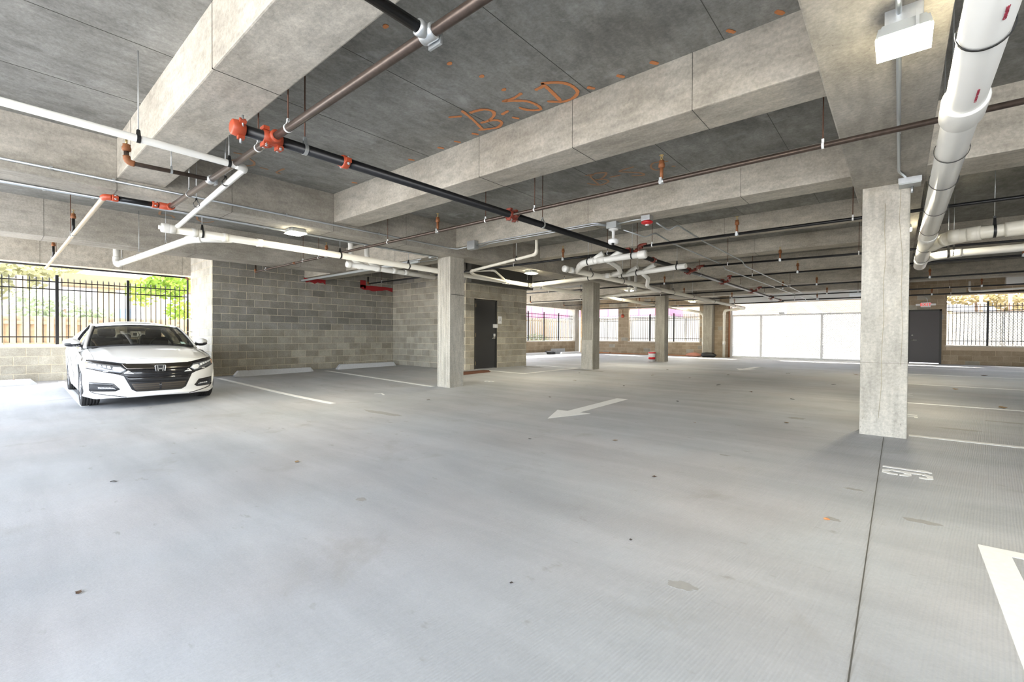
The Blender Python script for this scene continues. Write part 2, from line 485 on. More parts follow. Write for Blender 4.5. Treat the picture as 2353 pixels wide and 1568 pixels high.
def strip(pts, dz0=-0.004, dz1=0.003):
    """flat polygon laid on the floor, following its fall"""
    b = MB(); n = len(pts)
    vs = [(x, y, fzs(x, y)+dz0) for x, y in pts] + [(x, y, fzs(x, y)+dz1) for x, y in pts]
    b.add(vs, [tuple(range(n))[::-1], tuple(range(n, 2*n))] + [(i, (i+1) % n, n+(i+1) % n, n+i) for i in range(n)])
    return b
def band(p0, p1, w, n=14, dz1=0.003):
    """painted band from p0 to p1"""
    b = MB()
    d = (Vector((*p1, 0)) - Vector((*p0, 0))).normalized(); s = Vector((-d.y, d.x, 0))*w/2
    vs = []; fs = []
    for i in range(n+1):
        q = Vector((*p0, 0)).lerp(Vector((*p1, 0)), i/n)
        for sg in (-1, 1):
            e = q + s*sg
            z = fzs(e.x, e.y)
            vs += [(e.x, e.y, z-0.004), (e.x, e.y, z+dz1)]
    for i in range(n):
        a = i*4; c = a+4
        fs += [(a+1, c+1, c+3, a+3), (a, a+2, c+2, c), (a, c, c+1, a+1), (a+2, a+3, c+3, c+2)]
    fs += [(0, 1, 3, 2), (n*4, n*4+2, n*4+3, n*4+1)]
    b.add(vs, fs)
    return b
band((-0.115, -1.0), (-0.115, 6.50), 0.005, 24, 0.0022).build('control_joint', M['joint'], FLOOR)

# ------------------------------------------------------------------ slab, girders, beams, columns
ZS, ZG, ZB = 2.31+H, 1.70+H, 1.845+H         # slab soffit, girder soffit, beam soffit
S = 'structure'
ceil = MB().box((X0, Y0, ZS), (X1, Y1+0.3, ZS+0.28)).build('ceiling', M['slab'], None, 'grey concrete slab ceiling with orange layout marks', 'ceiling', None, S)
for x in (-5.82, -4.64, -3.42, -2.25, -1.06):
    for y0, y1 in ((Y0, 1.05), (1.51, 3.76), (4.21, 6.47), (6.92, 9.38)):
        MB().box((x-0.0018, y0, ZS-0.0025), (x+0.0018, y1, ZS+0.01)).build('form_seam', M['joint'], ceil)

def girder(name, x0, x1, y0, y1, z0, lab, mat='girder', seams=()):
    o = MB().cbox((x0, y0, z0), (x1, y1, ZS+0.05), 0.012).build(name, M[mat], None, lab, 'girder', None, S)
    for y in seams:
        b = MB(); b.box((x0-0.003, y-0.0012, z0-0.003), (x1+0.003, y+0.0012, z0+0.02)); b.box((x1-0.01, y-0.0012, z0), (x1+0.003, y+0.0012, ZS)); b.box((x0-0.003, y-0.0012, z0), (x0+0.01, y+0.0012, ZS))
        b.build('form_seam', M['joint'], o)
    return o
girder('girder', -7.72, -7.08, Y0, 24.9, ZG, 'concrete girder carried by the row of columns left of the aisle', 'girder', (1.05, 2.27, 3.76, 5.2))
girder('girder', -0.41, 0.196, Y0, 24.9, ZG, 'concrete girder over the right column with the bright square lamp under it', 'girder', (1.6,))
girder('girder', -11.83, -11.2, Y0, 6.35, 1.67+H, 'concrete girder over the parked white car', 'girder', (0.7, 2.9, 5.1))
girder('girder', -15.9, -15.46, Y0, 25.2, 1.66+H, 'edge beam above the fenced left openings', 'beam', (0.9, 2.4, 3.7))

def beam(x0, x1, y0, y1, z0, lab, seams=(), mat='beam'):
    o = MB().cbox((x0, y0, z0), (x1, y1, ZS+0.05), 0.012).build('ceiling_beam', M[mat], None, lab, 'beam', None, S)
    for x in seams:
        b = MB(); b.box((x-0.0014, y0-0.003, z0-0.003), (x+0.0014, y1, z0+0.02)); b.box((x-0.0014, y0-0.003, z0), (x+0.0014, y0+0.01, ZS))
        b.build('form_seam', M['joint'], o)
cb = ((1.05, 1.51, ZB, 'nearest concrete beam across the aisle, upper left', (-3.65, -6.3)),
      (3.76, 4.21, ZB, 'concrete beam across the aisle just behind the sprayed letters', (-3.73, -1.3, -2.45)),
      (6.47, 6.92, ZB, 'concrete beam across the aisle between the two front columns', (-3.9, -1.6)),
      (9.38, 9.83, 2.0+H, 'concrete beam across the aisle, second behind the front columns', (-2.6,)),
      (11.8, 12.25, 1.985+H, 'concrete beam across the aisle, third behind the front columns', (-2.6,)),
      (14.5, 14.98, ZB, 'concrete beam across the aisle, third from the gate', ()),
      (18.1, 18.62, ZB, 'concrete beam across the aisle, second from the gate', ()),
      (21.3, 21.8, ZB, 'concrete beam across the aisle, nearest to the gate', ()))
for y0, y1, z0, lab, sm in cb: beam(-7.1, -0.40, y0, y1, z0, lab, sm)
beam(-13.6, -7.70, 6.30, 7.0, ZG, 'deep concrete beam from the block wall to the centre column', (-9.0,))
beam(-15.5, -7.70, 12.45, 12.95, ZG, 'concrete beam over the far left bays beside the block room')
beam(-15.5, -7.70, 18.3, 18.8, ZG, 'concrete beam over the far left bays at the last free column')
beam(0.19, X1, 6.05, 6.66, ZG, 'concrete beam running right from the right column', (1.0,))
beam(0.19, X1, 12.62, 13.15, ZB, 'concrete beam over the right bays behind the big white drain')
beam(0.19, X1, 19.42, 20.0, ZB, 'concrete beam over the right bays near the exit door')

def column(x0, x1, y0, y1, z1, lab, mat='column', ridged=False):
    z0 = min(fzs(x0, y0), fzs(x1, y0), fzs(x1, y1)) - 0.08
    o = MB().cbox((x0, y0, z0), (x1, y1, z1+0.03), 0.014).build('column', M[mat], None, lab, 'column', None, S)
    if ridged:
        b = MB()
        n = 7
        for i in range(n):
            x = x0 + 0.03 + (x1-x0-0.06)*(i+0.3*((i*37) % 5)/5)/n
            b.box((x, y0-0.006, z0+0.1+0.05*((i*13) % 4)), (x+0.012, y0+0.01, z1))
        b.build('form_ridges', M[mat], o, None, None, None, 'stuff')
    return o
C1 = column(-7.755, -7.345, 6.54, 6.95, ZG, 'board-marked concrete column in the centre, left of the aisle', 'column', True)
C2 = column(-0.335, 0.08, 6.55, 6.96, ZG, 'tall pale concrete column at the right, nearest to the viewer')
C3 = column(-7.755, -7.345, 12.54, 12.95, ZG, 'weathered concrete column with a bare patch at its foot', 'rough_column', True)
C4 = column(-7.755, -7.345, 18.28, 18.69, ZG, 'concrete column farther back with a red and white bucket at its foot', 'rough_column')
column(-7.77, -7.33, 24.45, 24.9, ZG, 'concrete pier against the far wall beside two downpipes', 'rough_column', True)
column(-15.86, -15.42, 24.15, 24.6, ZG, 'concrete column at the far left corner between two fenced openings', 'column')
column(-0.335, 0.08, 12.54, 12.95, ZG, 'concrete column hidden behind the right column', 'column')
# worn patch, crack and cast joint on the columns
MB().box((-7.765, 12.53, fzs(-7.5, 12.5)-0.02), (-7.37, 12.56, 0.98)).build('worn_patch', M['column'], C3)
MB().box((-0.338, 6.547, 0.817), (0.083, 6.563, 0.8205)).build('cast_joint', plain('joint_grey', (0.22, 0.20, 0.17), 0.9), C2)
crk = [(-0.13, 2.6), (-0.135, 2.3), (-0.12, 2.0), (-0.14, 1.7), (-0.13, 1.3), (-0.145, 0.95), (-0.14, 0.6), (-0.165, 0.2)]
MB().tube([(x, 6.549, z) for x, z in crk], 0.0022, 5).build('crack', plain('crack_tan', (0.44, 0.385, 0.28), 0.9), C2)
crk2 = [(0.0, 2.75), (-0.01, 2.4), (0.02, 2.0), (0.015, 1.6), (0.03, 1.2), (0.02, 0.8)]
MB().tube([(x, 6.549, z) for x, z in crk2], 0.002, 5).build('crack', bpy.data.materials['crack_tan'], C2)
MB().box((-7.335, 6.56, 1.98), (-7.343, 6.94, 1.99)).build('cast_joint', M['joint'], C1)

# ------------------------------------------------------------------ block walls
BW, BH, JT = 0.4064, 0.2032, 0.011
_bcache = {}
def block_mesh(w, mat):
    key = (round(w, 3), mat)
    if key not in _bcache:
        b = MB(); h = BH - JT; c = 0.004; d = 0.03; p = 0.007
        # front face stands p proud of the mortar, chamfered edge
        vs = [(-w/2, 0.02, 0), (w/2, 0.02, 0), (w/2, 0.02, h), (-w/2, 0.02, h),
              (-w/2, -p+c, 0), (w/2, -p+c, 0), (w/2, -p+c, h), (-w/2, -p+c, h),
              (-w/2+c, -p, c), (w/2-c, -p, c), (w/2-c, -p, h-c), (-w/2+c, -p, h-c)]
        fs = [(8, 9, 10, 11)]
        for i in range(4):
            j = (i+1) % 4
            fs += [(i, j, 4+j, 4+i), (4+i, 4+j, 8+j, 8+i)]
        b.add(vs, fs)
        me = bpy.data.meshes.new('block')
        me.from_pydata(b.v, [], b.f); me.materials.append(M[mat]); me.update()
        _bcache[key] = me
    return _bcache[key]

def block_wall(name, label, p0, ang, length, zlo, ztop, thick, mortar, pick, phase=0, holes=(), sub=True, zj=0.0202, solid=None):
    """wall whose inner face starts at p0 and runs along direction ang; holes are (u0, u1, z0, z1)"""
    ca, sa = math.cos(ang), math.sin(ang)
    def P(u, n, z): return (p0[0] + ca*u + sa*(-n)*-1*0 + (-sa)*n, p0[1] + sa*u + ca*n, z)
    # solid pieces between holes (n>0 goes into the wall)
    us = sorted({0.0, (solid or length), *[h[0] for h in holes], *[h[1] for h in holes]})
    b = MB()
    for a, c in zip(us[:-1], us[1:]):
        zs = [(zlo, ztop)]
        for h in holes:
            if h[0] < (a+c)/2 < h[1]:
                nz = []
                for s0, s1 in zs:
                    if h[2] > s0: nz.append((s0, min(s1, h[2])))
                    if h[3] < s1: nz.append((max(s0, h[3]), s1))
                zs = nz
        for s0, s1 in zs:
            if s1 - s0 < 0.01: continue
            q = [P(a, 0, s0), P(c, 0, s0), P(c, thick, s0), P(a, thick, s0), P(a, 0, s1), P(c, 0, s1), P(c, thick, s1), P(a, thick, s1)]
            b.add(q, [(0,3,2,1),(4,5,6,7),(0,1,5,4),(1,2,6,5),(2,3,7,6),(3,0,4,7)])
    w = b.build(name, M[mortar], None, label, 'wall', None, S)
    row0 = math.floor((zlo - zj)/BH)
    r = row0
    while True:
        z0 = zj + r*BH
        if z0 >= ztop - 0.03: break
        if z0 + BH < zlo + 0.02: r += 1; continue
        off = 0.0 if (r + phase) % 2 == 0 else BW/2
        u = -off
        while u < length - 0.02:
            segs = [(max(u, 0), min(u+BW, length))]
            zc0, zc1 = z0 + JT/2, z0 + BH - JT/2
            for h in holes:
                if h[2] < zc1 - 0.02 and h[3] > zc0 + 0.02:
                    ns = []
                    for s0, s1 in segs:
                        if h[1] <= s0 or h[0] >= s1: ns.append((s0, s1)); continue
                        if h[0] > s0: ns.append((s0, h[0]))
                        if h[1] < s1: ns.append((h[1], s1))
                    segs = ns
            for s0, s1 in segs:
                bw = s1 - s0 - JT
                if bw < 0.03 or z0 + BH > ztop + 0.12: continue
                mat = pick(r, (s0+s1)/2)
                o = bpy.data.objects.new('block', block_mesh(bw, mat))
                COL.objects.link(o)
                o.parent = w
                o.location = P((s0+s1)/2, 0, zc0)
                o.rotation_euler = (0, 0, ang)
            u += BW
        r += 1
    return w
R90 = math.radians(90)
# turned by +90 degrees a wall runs along +Y and faces +X; with no turn it runs along +X and faces -Y
pk_rng = random.Random(3)
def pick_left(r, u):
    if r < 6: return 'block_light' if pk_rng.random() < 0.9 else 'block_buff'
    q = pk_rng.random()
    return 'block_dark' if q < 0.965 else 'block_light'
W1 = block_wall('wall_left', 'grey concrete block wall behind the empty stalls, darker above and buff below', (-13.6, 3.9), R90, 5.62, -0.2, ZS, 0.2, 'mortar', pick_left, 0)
W2 = block_wall('wall_left_return', 'block pier coloured pale as if daylit, beside the fenced opening behind the white car', (-15.46, 3.9), 0, 1.86, -0.2, ZS, 0.2, 'mortar', lambda r, u: 'block_daylit', 1, solid=1.66)
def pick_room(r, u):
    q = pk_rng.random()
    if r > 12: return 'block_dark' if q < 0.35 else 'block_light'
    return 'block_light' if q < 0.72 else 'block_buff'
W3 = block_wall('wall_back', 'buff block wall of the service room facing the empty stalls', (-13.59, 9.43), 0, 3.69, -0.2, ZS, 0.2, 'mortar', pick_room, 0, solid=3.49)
def pick_side(r, u): return 'block_light' if pk_rng.random() < 0.8 else 'block_buff'
ROOM = (-9.9, 9.43)
W4 = block_wall('wall_back_side', 'block wall of the service room with the black door and sign', ROOM, R90, 2.93, -0.2, 2.66+H-1.0, 0.2, 'mortar', pick_side, 1,
                holes=((0.375, 1.40, -0.3, 1.145+H), (0.20, 1.62, 1.155+H, 1.36+H)))
MB().box((-12.3, 12.16, -0.2), (-10.1, 12.36, 2.66+H-1.0)).build('wall_back_end', M['block_light'], None, 'end wall of the service room seen edge on', 'wall', None, S)
MB().box((-13.6, 9.5, 2.70), (-9.72, 12.5, ZS)).build('void_shade_box', M['joint'], None, 'dark-coloured box for the shade of the void above the service room walls', 'ceiling', None, S)  # solid box; its dark colour stands in for shade in the void

ZSILL = -0.33 + H
def low_wall(name, lab, y0, y1, mat):
    w = block_wall(name, lab, (-15.46, y0), R90, y1-y0, -0.3, ZSILL, 0.3, 'mortar' if mat != 'block_warm' else 'mortar_far', lambda r, u: mat, 0, (), True, -0.06)
    MB().cbox((-15.80, y0, ZSILL), (-15.43, y1, ZSILL+0.055), 0.008).build('sill', M['sill'], w)
    return w
low_wall('wall_left_low', 'low pale block wall with sill behind the white car', Y0, 3.9, 'block_buff')
low_wall('wall_left_far', 'low buff block wall with sill at the far left corner', 12.4, 24.2, 'block_warm')

YF = 24.9
DOOR2 = (0.275, 1.30)
far_holes = ((0.62, 2.64, ZSILL+0.05, 1.66+H),            # window 1
             (3.31, 7.40, ZSILL+0.05, 1.62+H),            # window 2
             (8.90, 15.10, -0.4, 1.67+H),                 # gate
             (15.46+DOOR2[0]+0.0, 15.46+DOOR2[1], -0.4, 1.165+H),
             (16.94, 21.6, ZSILL+0.03, 1.69+H))
WF = block_wall('wall_far', 'buff block wall at the far end with windows, gate and exit door', (-15.5, YF), 0, 23.8, -0.25, ZS, 0.2, 'mortar_far',
                lambda r, u: ('block_warm' if pk_rng.random() < 0.9 else 'block_light'), 0, far_holes)
for u0, u1, nm in ((0.62, 2.64, 'sill'), (3.31, 7.40, 'sill'), (16.94, 21.6, 'sill')):
    MB().cbox((-15.5+u0-0.03, YF-0.03, ZSILL+0.0), (-15.5+u1+0.03, YF+0.22, ZSILL+0.05), 0.008).build(nm, M['sill'], WF)
MB().box((X1-0.2, Y0, -0.3), (X1, Y1, ZS)).build('wall_right', M['block_light'], None, 'plain block wall closing the right bays', 'wall', None, S)
# red fire stopping where services meet the block wall
def daub(b, y0, y1, z0, z1, n, seed):
    r = random.Random(seed)
    top = [(-13.588, y0 + (y1-y0)*i/n, z1 + r.uniform(-.01, .01)) for i in range(n+1)]
    bot = [(-13.588, y0 + (y1-y0)*i/n, z0 + r.uniform(-.05, .03)) for i in range(n, -1, -1)]
    b.extrude(top+bot, (0.012, 0, 0))
b = MB(); daub(b, 6.28, 6.95, 1.60+H, 1.72+H, 8, 1)
b.build('fire_stopping', plain('fire_stop_red', (0.33, 0.015, 0.02), 0.5), W1)
b = MB(); daub(b, 8.15, 9.40, 1.53+H, 1.66+H, 12, 2); daub(b, 8.15, 8.35, 1.6+H, 1.82+H, 4, 3)
b.build('fire_stopping', bpy.data.materials['fire_stop_red'], W1)
# ------------------------------------------------------------------ pipes, conduits, lamps
def R(x, y, zr): return (x, y, zr + H)
SOFF = [(-7.72,-7.08,-9,30,ZG),(-0.41,0.196,-9,30,ZG),(-11.83,-11.2,-9,6.3,1.67+H),(-15.9,-15.46,-9,30,1.66+H),
        (-13.6,-7.7,6.3,7.0,ZG),(-15.5,-7.7,12.45,12.95,ZG),(-15.5,-7.7,18.3,18.8,ZG),(0.19,9,6.05,6.66,ZG),(0.19,9,12.62,13.15,ZB),(0.19,9,19.42,20.0,ZB)] + \
       [(-7.1,-0.4,y0,y1,z0) for y0,y1,z0,_,_ in cb] + [(-13.6,-9.72,9.5,12.5,2.70)]
def top_at(x, y):
    z = ZS
    for a, b_, c, d, s in SOFF:
        if a <= x <= b_ and c <= y <= d: z = min(z, s)
    return z
def fillet(path, rad, k=5):
    P = [Vector(p) for p in path]; out = [P[0]]; arcs = []
    for i in range(1, len(P)-1):
        a = (P[i-1]-P[i]); c = (P[i+1]-P[i])
        ra = min(rad, a.length*0.49, c.length*0.49)
        a.normalize(); c.normalize()
        if a.dot(c) < -0.995: out.append(P[i]); continue
        s, e = P[i]+a*ra, P[i]+c*ra
        arc = []
        for j in range(k+1):
            t = j/k
            arc.append(s*(1-t)**2 + P[i]*2*t*(1-t) + e*t*t)
        out += arc; arcs.append(arc)
    out.append(P[-1])
    return out, arcs
def pipe_run(name, label, cat, path, r, mat, group=None, rad=None, n=12, elbows=True, elbow_mat=None, fat=1.16):
    t = thing(name, label, cat, path[0], group)
    pts, arcs = fillet(path, rad or r*2.2)
    b = MB(); b.tube(pts, r, n)
    b.build('pipe', M[mat], t)
    if elbows:
        for arc in arcs:
            d0 = (arc[0]-arc[1]).normalized()*r*0.5; d1 = (arc[-1]-arc[-2]).normalized()*r*0.5
            e = MB(); e.tube([arc[0]+d0] + arc + [arc[-1]+d1], r*fat, n)
            e.build('elbow', M[elbow_mat or mat], t)
    return t
def hanger(t, p, r, axis, mat='galv', rodm='rod', top=None, w=0.018, name='hanger', strap=True, rr=0.0055):
    p = Vector(p); ax = Vector(axis).normalized(); ax.z = 0; ax.normalize()
    zt = top if top is not None else top_at(p.x, p.y)
    b = MB(); b.cyl((p.x, p.y, p.z + r*1.9), (p.x, p.y, zt+0.02), rr, 6)
    h = b.build(name, M[rodm], t)
    s = Vector((-ax.y, ax.x, 0)); pts = []
    for i in range(25):
        q = math.radians(120 + 300*i/24)
        pts.append(p + s*math.cos(q)*r*1.06 + Vector((0, 0, 1))*math.sin(q)*r*1.06)
    pts = [p + Vector((0, 0, r*2.3))] + pts + [p + Vector((0, 0, r*2.3))]
    c = MB()
    for a, e in zip(pts[:-1], pts[1:]):
        c.bar(a, e, w if strap else 0.007, 0.004 if strap else 0.007, ax.cross((e-a)) if (e-a).cross(ax).length > 1e-6 else (0, 0, 1))
    c.box((p.x-0.009, p.y-0.009, p.z+r*1.75), (p.x+0.009, p.y+0.009, p.z+r*2.4))
    c.build('clamp', M[mat], h)
    return h
def coupling(t, p, r, axis, mat='red_fit', wid=0.06, bolts=True):
    p = Vector(p); ax = Vector(axis).normalized()
    b = MB()
    b.lathe([(r*1.02, -wid/2), (r*1.28, -wid/2), (r*1.36, -wid*0.35), (r*1.36, wid*0.35), (r*1.28, wid/2), (r*1.02, wid/2)], p, ax, 16)
    s = ax.cross(Vector((0, 0, 1)))
    s = s.normalized() if s.length > 0.1 else Vector((1, 0, 0))
    for sg in (-1, 1):
        b.rbox(p + s*sg*r*1.55, (wid*0.8, r*0.7, r*0.9), Matrix((ax, s, ax.cross(s))).transposed())
    c = b.build('coupling', M[mat], t)
    if bolts:
        for sg in (-1, 1):
            k = MB(); q = p + s*sg*r*1.6
            u = s.cross(ax).normalized()
            k.cyl(q - u*r*0.95, q + u*r*0.95, 0.008, 8); k.cyl(q - u*r*0.72, q - u*r*0.5, 0.014, 6); k.cyl(q + u*r*0.5, q + u*r*0.72, 0.014, 6)
            k.build('bolt', M['galv'], c)
    return c
def sprinkler(t, p, r, up=0.17, long=False):
    p = Vector(p)
    b = MB(); h = up
    b.lathe([(0.0, h), (0.016, h), (0.020, h+0.012), (0.032, h+0.014), (0.032, h+0.05), (0.026, h+0.056), (0.026, h+0.085), (0.0, h+0.085)], p, (0, 0, 1), 10)
    s = b.build('sprinkler', M['rust'], t)
    k = MB(); k.cyl(p + Vector((0, 0, r*0.8)), p + Vector((0, 0, h+0.01)), 0.019, 8); k.build('nipple', M['black_pipe' if long else 'rust'], s)
    d = MB(); q = p + Vector((0, 0, h+0.085))
    d.cyl(q, q+Vector((0, 0, 0.02)), 0.010, 8); d.bar(q+Vector((-0.012, 0, 0.015)), q+Vector((-0.004, 0, 0.05)), 0.006, 0.006); d.bar(q+Vector((0.012, 0, 0.015)), q+Vector((0.004, 0, 0.05)), 0.006, 0.006)
    d.lathe([(0.0, 0.05), (0.024, 0.052), (0.024, 0.056), (0.0, 0.057)], q, (0, 0, 1), 10)
    d.build('deflector', M['brass'], s)
    o = MB(); o.lathe([(r*1.05, -0.025), (r*1.25, -0.02), (r*1.25, 0.02), (r*1.05, 0.025)], p, (1, 0, 0), 10); o.box((p.x-0.014, p.y-r*1.5, p.z-r*1.4), (p.x+0.014, p.y-r*1.1, p.z+r*1.6)); o.build('saddle', M['galv'], s)
    return s
def cross_fit(t, p, r, rb, mat='red_fit'):
    """bolted mechanical cross where branch lines leave the main"""
    p = Vector(p)
    b = MB()
    b.lathe([(r*1.03, -0.075), (r*1.22, -0.07), (r*1.28, -0.03), (r*1.28, 0.03), (r*1.22, 0.07), (r*1.03, 0.075)], p, (0, 1, 0), 16)
    for sg in (-1, 1):
        b.lathe([(rb*1.05, r*0.6), (rb*1.6, r*0.6), (rb*1.5, r*1.7), (rb*1.65, r*1.8), (rb*1.65, r*2.2), (rb*1.05, r*2.25)], p, (sg, 0, 0), 14)
        for sy in (-1, 1):
            b.rbox(p + Vector((0, sy*0.055, sg*r*1.45)), (0.075, 0.045, 0.030), Matrix.Identity(3))
    c = b.build('cross_fitting', M[mat], t)
    for sx in (-1, 1):
        for sy in (-1, 1):
            k = MB(); q = p + Vector((sx*0.03, sy*0.055, 0))
            k.cyl(q - Vector((0, 0, r*1.9)), q - Vector((0, 0, r*1.2)), 0.009, 8); k.cyl(q - Vector((0, 0, r*1.72)), q - Vector((0, 0, r*1.5)), 0.016, 6)
            k.build('bolt', M['galv'], c)
    return c

# sprinkler main
XM, ZM = -3.92, 1.60
main = pipe_run('sprinkler_main', 'long black sprinkler main running straight back to the gate', 'pipe', [R(XM, 1.31, ZM), R(XM, 22.3, ZM)], 0.044, 'black_pipe', 'black sprinkler pipes', n=16)
b = MB(); b.lathe([(0.0, -0.05), (0.045, -0.05), (0.058, -0.042), (0.062, -0.01), (0.062, 0.035), (0.052, 0.045)], R(XM, 1.30, ZM), (0, 1, 0), 16)
for a in (40, 160, 280):
    q = math.radians(a); b.rbox(Vector(R(XM, 1.315, ZM)) + Vector((math.cos(q)*0.066, 0, math.sin(q)*0.066)), (0.036, 0.045, 0.036), Matrix.Rotation(-q, 3, 'Y'))
ec = b.build('end_cap', M['red_fit'], main)
for a in (40, 160, 280):
    q = math.radians(a); k = MB(); c = Vector(R(XM, 1.315, ZM)) + Vector((math.cos(q)*0.07, 0, math.sin(q)*0.07)); k.cyl(c-Vector((0, 0, 0.045)), c+Vector((0, 0, 0.045)), 0.009, 8); k.build('bolt', M['galv'], ec)
cross_fit(main, R(XM, 1.55, ZM), 0.044, 0.03)
coupling(main, R(XM, 2.19, ZM), 0.044, (0, 1, 0))
for y in (4.58, 8.02): cross_fit(main, R(XM, y, ZM), 0.044, 0.024, 'dark_red')
coupling(main, R(XM, 9.1, ZM), 0.044, (0, 1, 0), 'dark_red')
for y in (11.2, 14.0, 17.4, 20.6): cross_fit(main, R(XM, y, ZM), 0.044, 0.024, 'dark_red')
coupling(main, R(XM, 22.25, ZM), 0.044, (0, 1, 0), 'dark_red')
for y in (1.82, 5.25, 8.35, 12.0, 16.0, 19.4): hanger(main, R(XM, y, ZM), 0.044, (0, 1, 0), 'galv', 'rod', w=0.03)

# nearest branch line, crossing the picture at top
br = pipe_run('sprinkler_branch', 'thick steel sprinkler branch crossing the main at the red end fitting', 'pipe', [R(2.2, 1.55, ZM), R(-7.0, 1.55, ZM)], 0.030, 'brown_pipe', 'black sprinkler pipes')
hanger(br, R(-3.62, 1.55, ZM), 0.03, (1, 0, 0), 'white'); hanger(br, R(-4.2, 1.55, ZM), 0.03, (1, 0, 0), 'white'); hanger(br, R(-6.2, 1.55, ZM), 0.03, (1, 0, 0), 'galv', 'galv')
b = MB(); b.lathe([(0.031, -0.05), (0.043, -0.045), (0.043, 0.045), (0.031, 0.05)], R(-1.915, 1.55, ZM), (1, 0, 0), 14); b.lathe([(0.034, 0.02), (0.042, 0.05), (0.042, 0.075), (0.031, 0.08)], R(-1.915, 1.55, ZM), (0, -1, 0), 14)
b.box((-1.965, 1.585, ZM+H-0.05), (-1.865, 1.60, ZM+H+0.05)); b.build('tee_clamp', M['galv'], br)
b = MB(); b.lathe([(0.031, -0.045), (0.042, -0.04), (0.042, 0.04), (0.031, 0.045)], R(-5.44, 1.55, ZM), (1, 0, 0), 14); b.box((-5.48, 1.585, ZM+H-0.045), (-5.40, 1.60, ZM+H+0.045)); b.build('tee_clamp', M['galv'], br)
pipe_run('sprinkler_branch', 'short black pipe teed into the thick branch at the top edge', 'pipe', [R(-1.915, 1.49, ZM), R(-1.915, -1.8, ZM)], 0.030, 'black_pipe', 'black sprinkler pipes')
arm = pipe_run('sprinkler_line', 'rusty sprinkler line with brown elbow under the near left beam', 'pipe', [R(-5.44, 1.52, ZM), R(-5.50, 0.885, ZM), R(-5.50, 0.885, ZM+0.10)], 0.021, 'brown_pipe', None, 0.05, 12, True, 'rust', 1.35)
b = MB(); b.lathe([(0.02, 0.10), (0.032, 0.105), (0.036, 0.115), (0.036, 0.135), (0.028, 0.15), (0.03, 0.165), (0.0, 0.168)], R(-5.50, 0.885, ZM), (0, 0, 1), 12); sp = b.build('sprinkler', M['rust'], arm)
d = MB(); q = Vector(R(-5.50, 0.885, ZM+0.168)); d.cyl(q, q+Vector((0, 0, 0.04)), 0.009, 8); d.bar(q+Vector((-0.03, 0, 0.045)), q+Vector((0.03, 0, 0.045)), 0.012, 0.006); d.build('deflector', M['brass'], sp)
hanger(arm, R(-5.465, 1.22, ZM), 0.021, (0, 1, 0), 'galv', 'galv', rr=0.005)

# the branch jogs at the girder and carries on to the fence opening
jog = pipe_run('sprinkler_branch', 'pipe with red elbows that jogs under the girder toward the fence', 'pipe', [R(-7.02, 1.50, ZM), R(-7.08, 0.94, ZM), R(-14.6, 0.94, ZM-0.14)], 0.027, 'pale_steel', 'black sprinkler pipes', 0.05, 12, True, 'red_fit', 1.35)
b = MB(); b.tube([R(-7.025, 1.45, ZM), R(-7.07, 1.0, ZM)], 0.031, 12); b.build('black_length', M['black_pipe'], jog)
coupling(jog, R(-7.03, 1.40, ZM), 0.03, (0, 1, 0)); coupling(jog, R(-7.065, 1.03, ZM), 0.03, (0, 1, 0)); 
b = MB(); b.tube(fillet([R(-6.95, 1.55, ZM), R(-7.02, 1.55, ZM), R(-7.025, 1.44, ZM)], 0.05)[0], 0.042, 12); b.build('elbow', M['red_fit'], jog)
sprinkler(jog, R(-9.85, 0.94, ZM-0.052), 0.027, 0.24, True); sprinkler(jog, R(-12.9, 0.94, ZM-0.108), 0.027, 0.24, True)
hanger(jog, R(-10.2, 0.94, ZM-0.058), 0.027, (1, 0, 0), 'white', 'rod'); hanger(jog, R(-12.4, 0.94, ZM-0.1), 0.027, (1, 0, 0), 'white', 'rod')
edge = pipe_run('sprinkler_edge_pipe', 'thin pipe along the edge beam above the fence, turning down at the block pier', 'pipe', [R(-15.36, -2.6, 1.60), R(-15.36, 3.80, 1.585), R(-15.36, 3.80, -1.0)], 0.022, 'black_pipe', None, 0.05, 10, True, 'rust', 1.3)
for z in (0.42, 0.05, -0.1):
    b = MB(); b.box((-15.39, 3.775, z+H), (-15.33, 3.90, z+H+0.02)); b.build('bracket', M['galv'], edge)

# remaining branch lines
def branch(label, x0, x1, y, z, r, sx=(), hx=(), end_up=None, mat='black_pipe', y2=None):
    y2 = y if y2 is None else y2
    pts = [R(x1, y2, z), R(x0, y, z)]
    if end_up: pts.append(R(x0, y, z+end_up))
    t = pipe_run('sprinkler_branch', label, 'pipe', pts, r, mat, 'black sprinkler pipes', 0.05, 10, True, 'rust', 1.3)
    f = lambda x: y + (y2-y)*(x-x0)/(x1-x0)
    for x in sx: sprinkler(t, R(x, f(x), z), r, 0.13)
    for x in hx: hanger(t, R(x, f(x), z), r, (1, 0, 0), 'white', 'rod', rr=0.005)
    return t
b2 = branch('sprinkler branch crossing the main in front of the centre column', -12.55, 6.5, 4.56, ZM, 0.023, (-8.87, -5.41, -1.88, 1.6), (-11.9, -9.9, -9.2, -6.73, -4.39, -3.53, -0.5, 3.0), 0.2, 'brown_pipe')
coupling(b2, R(-10.3, 4.56, ZM), 0.023, (1, 0, 0), 'rust', 0.05, False)
branch('dark sprinkler branch left of the main, passing the centre column', -12.65, -3.95, 7.86, ZM, 0.023, (-5.33,), (-11.9, -9.6, -6.67, -4.3), 0.22)
branch('dark sprinkler branch right of the main, behind the right column', -3.45, 7.5, 7.62, ZM+0.0, 0.023, (-1.93,), (-3.3, -0.49, 1.6), None)
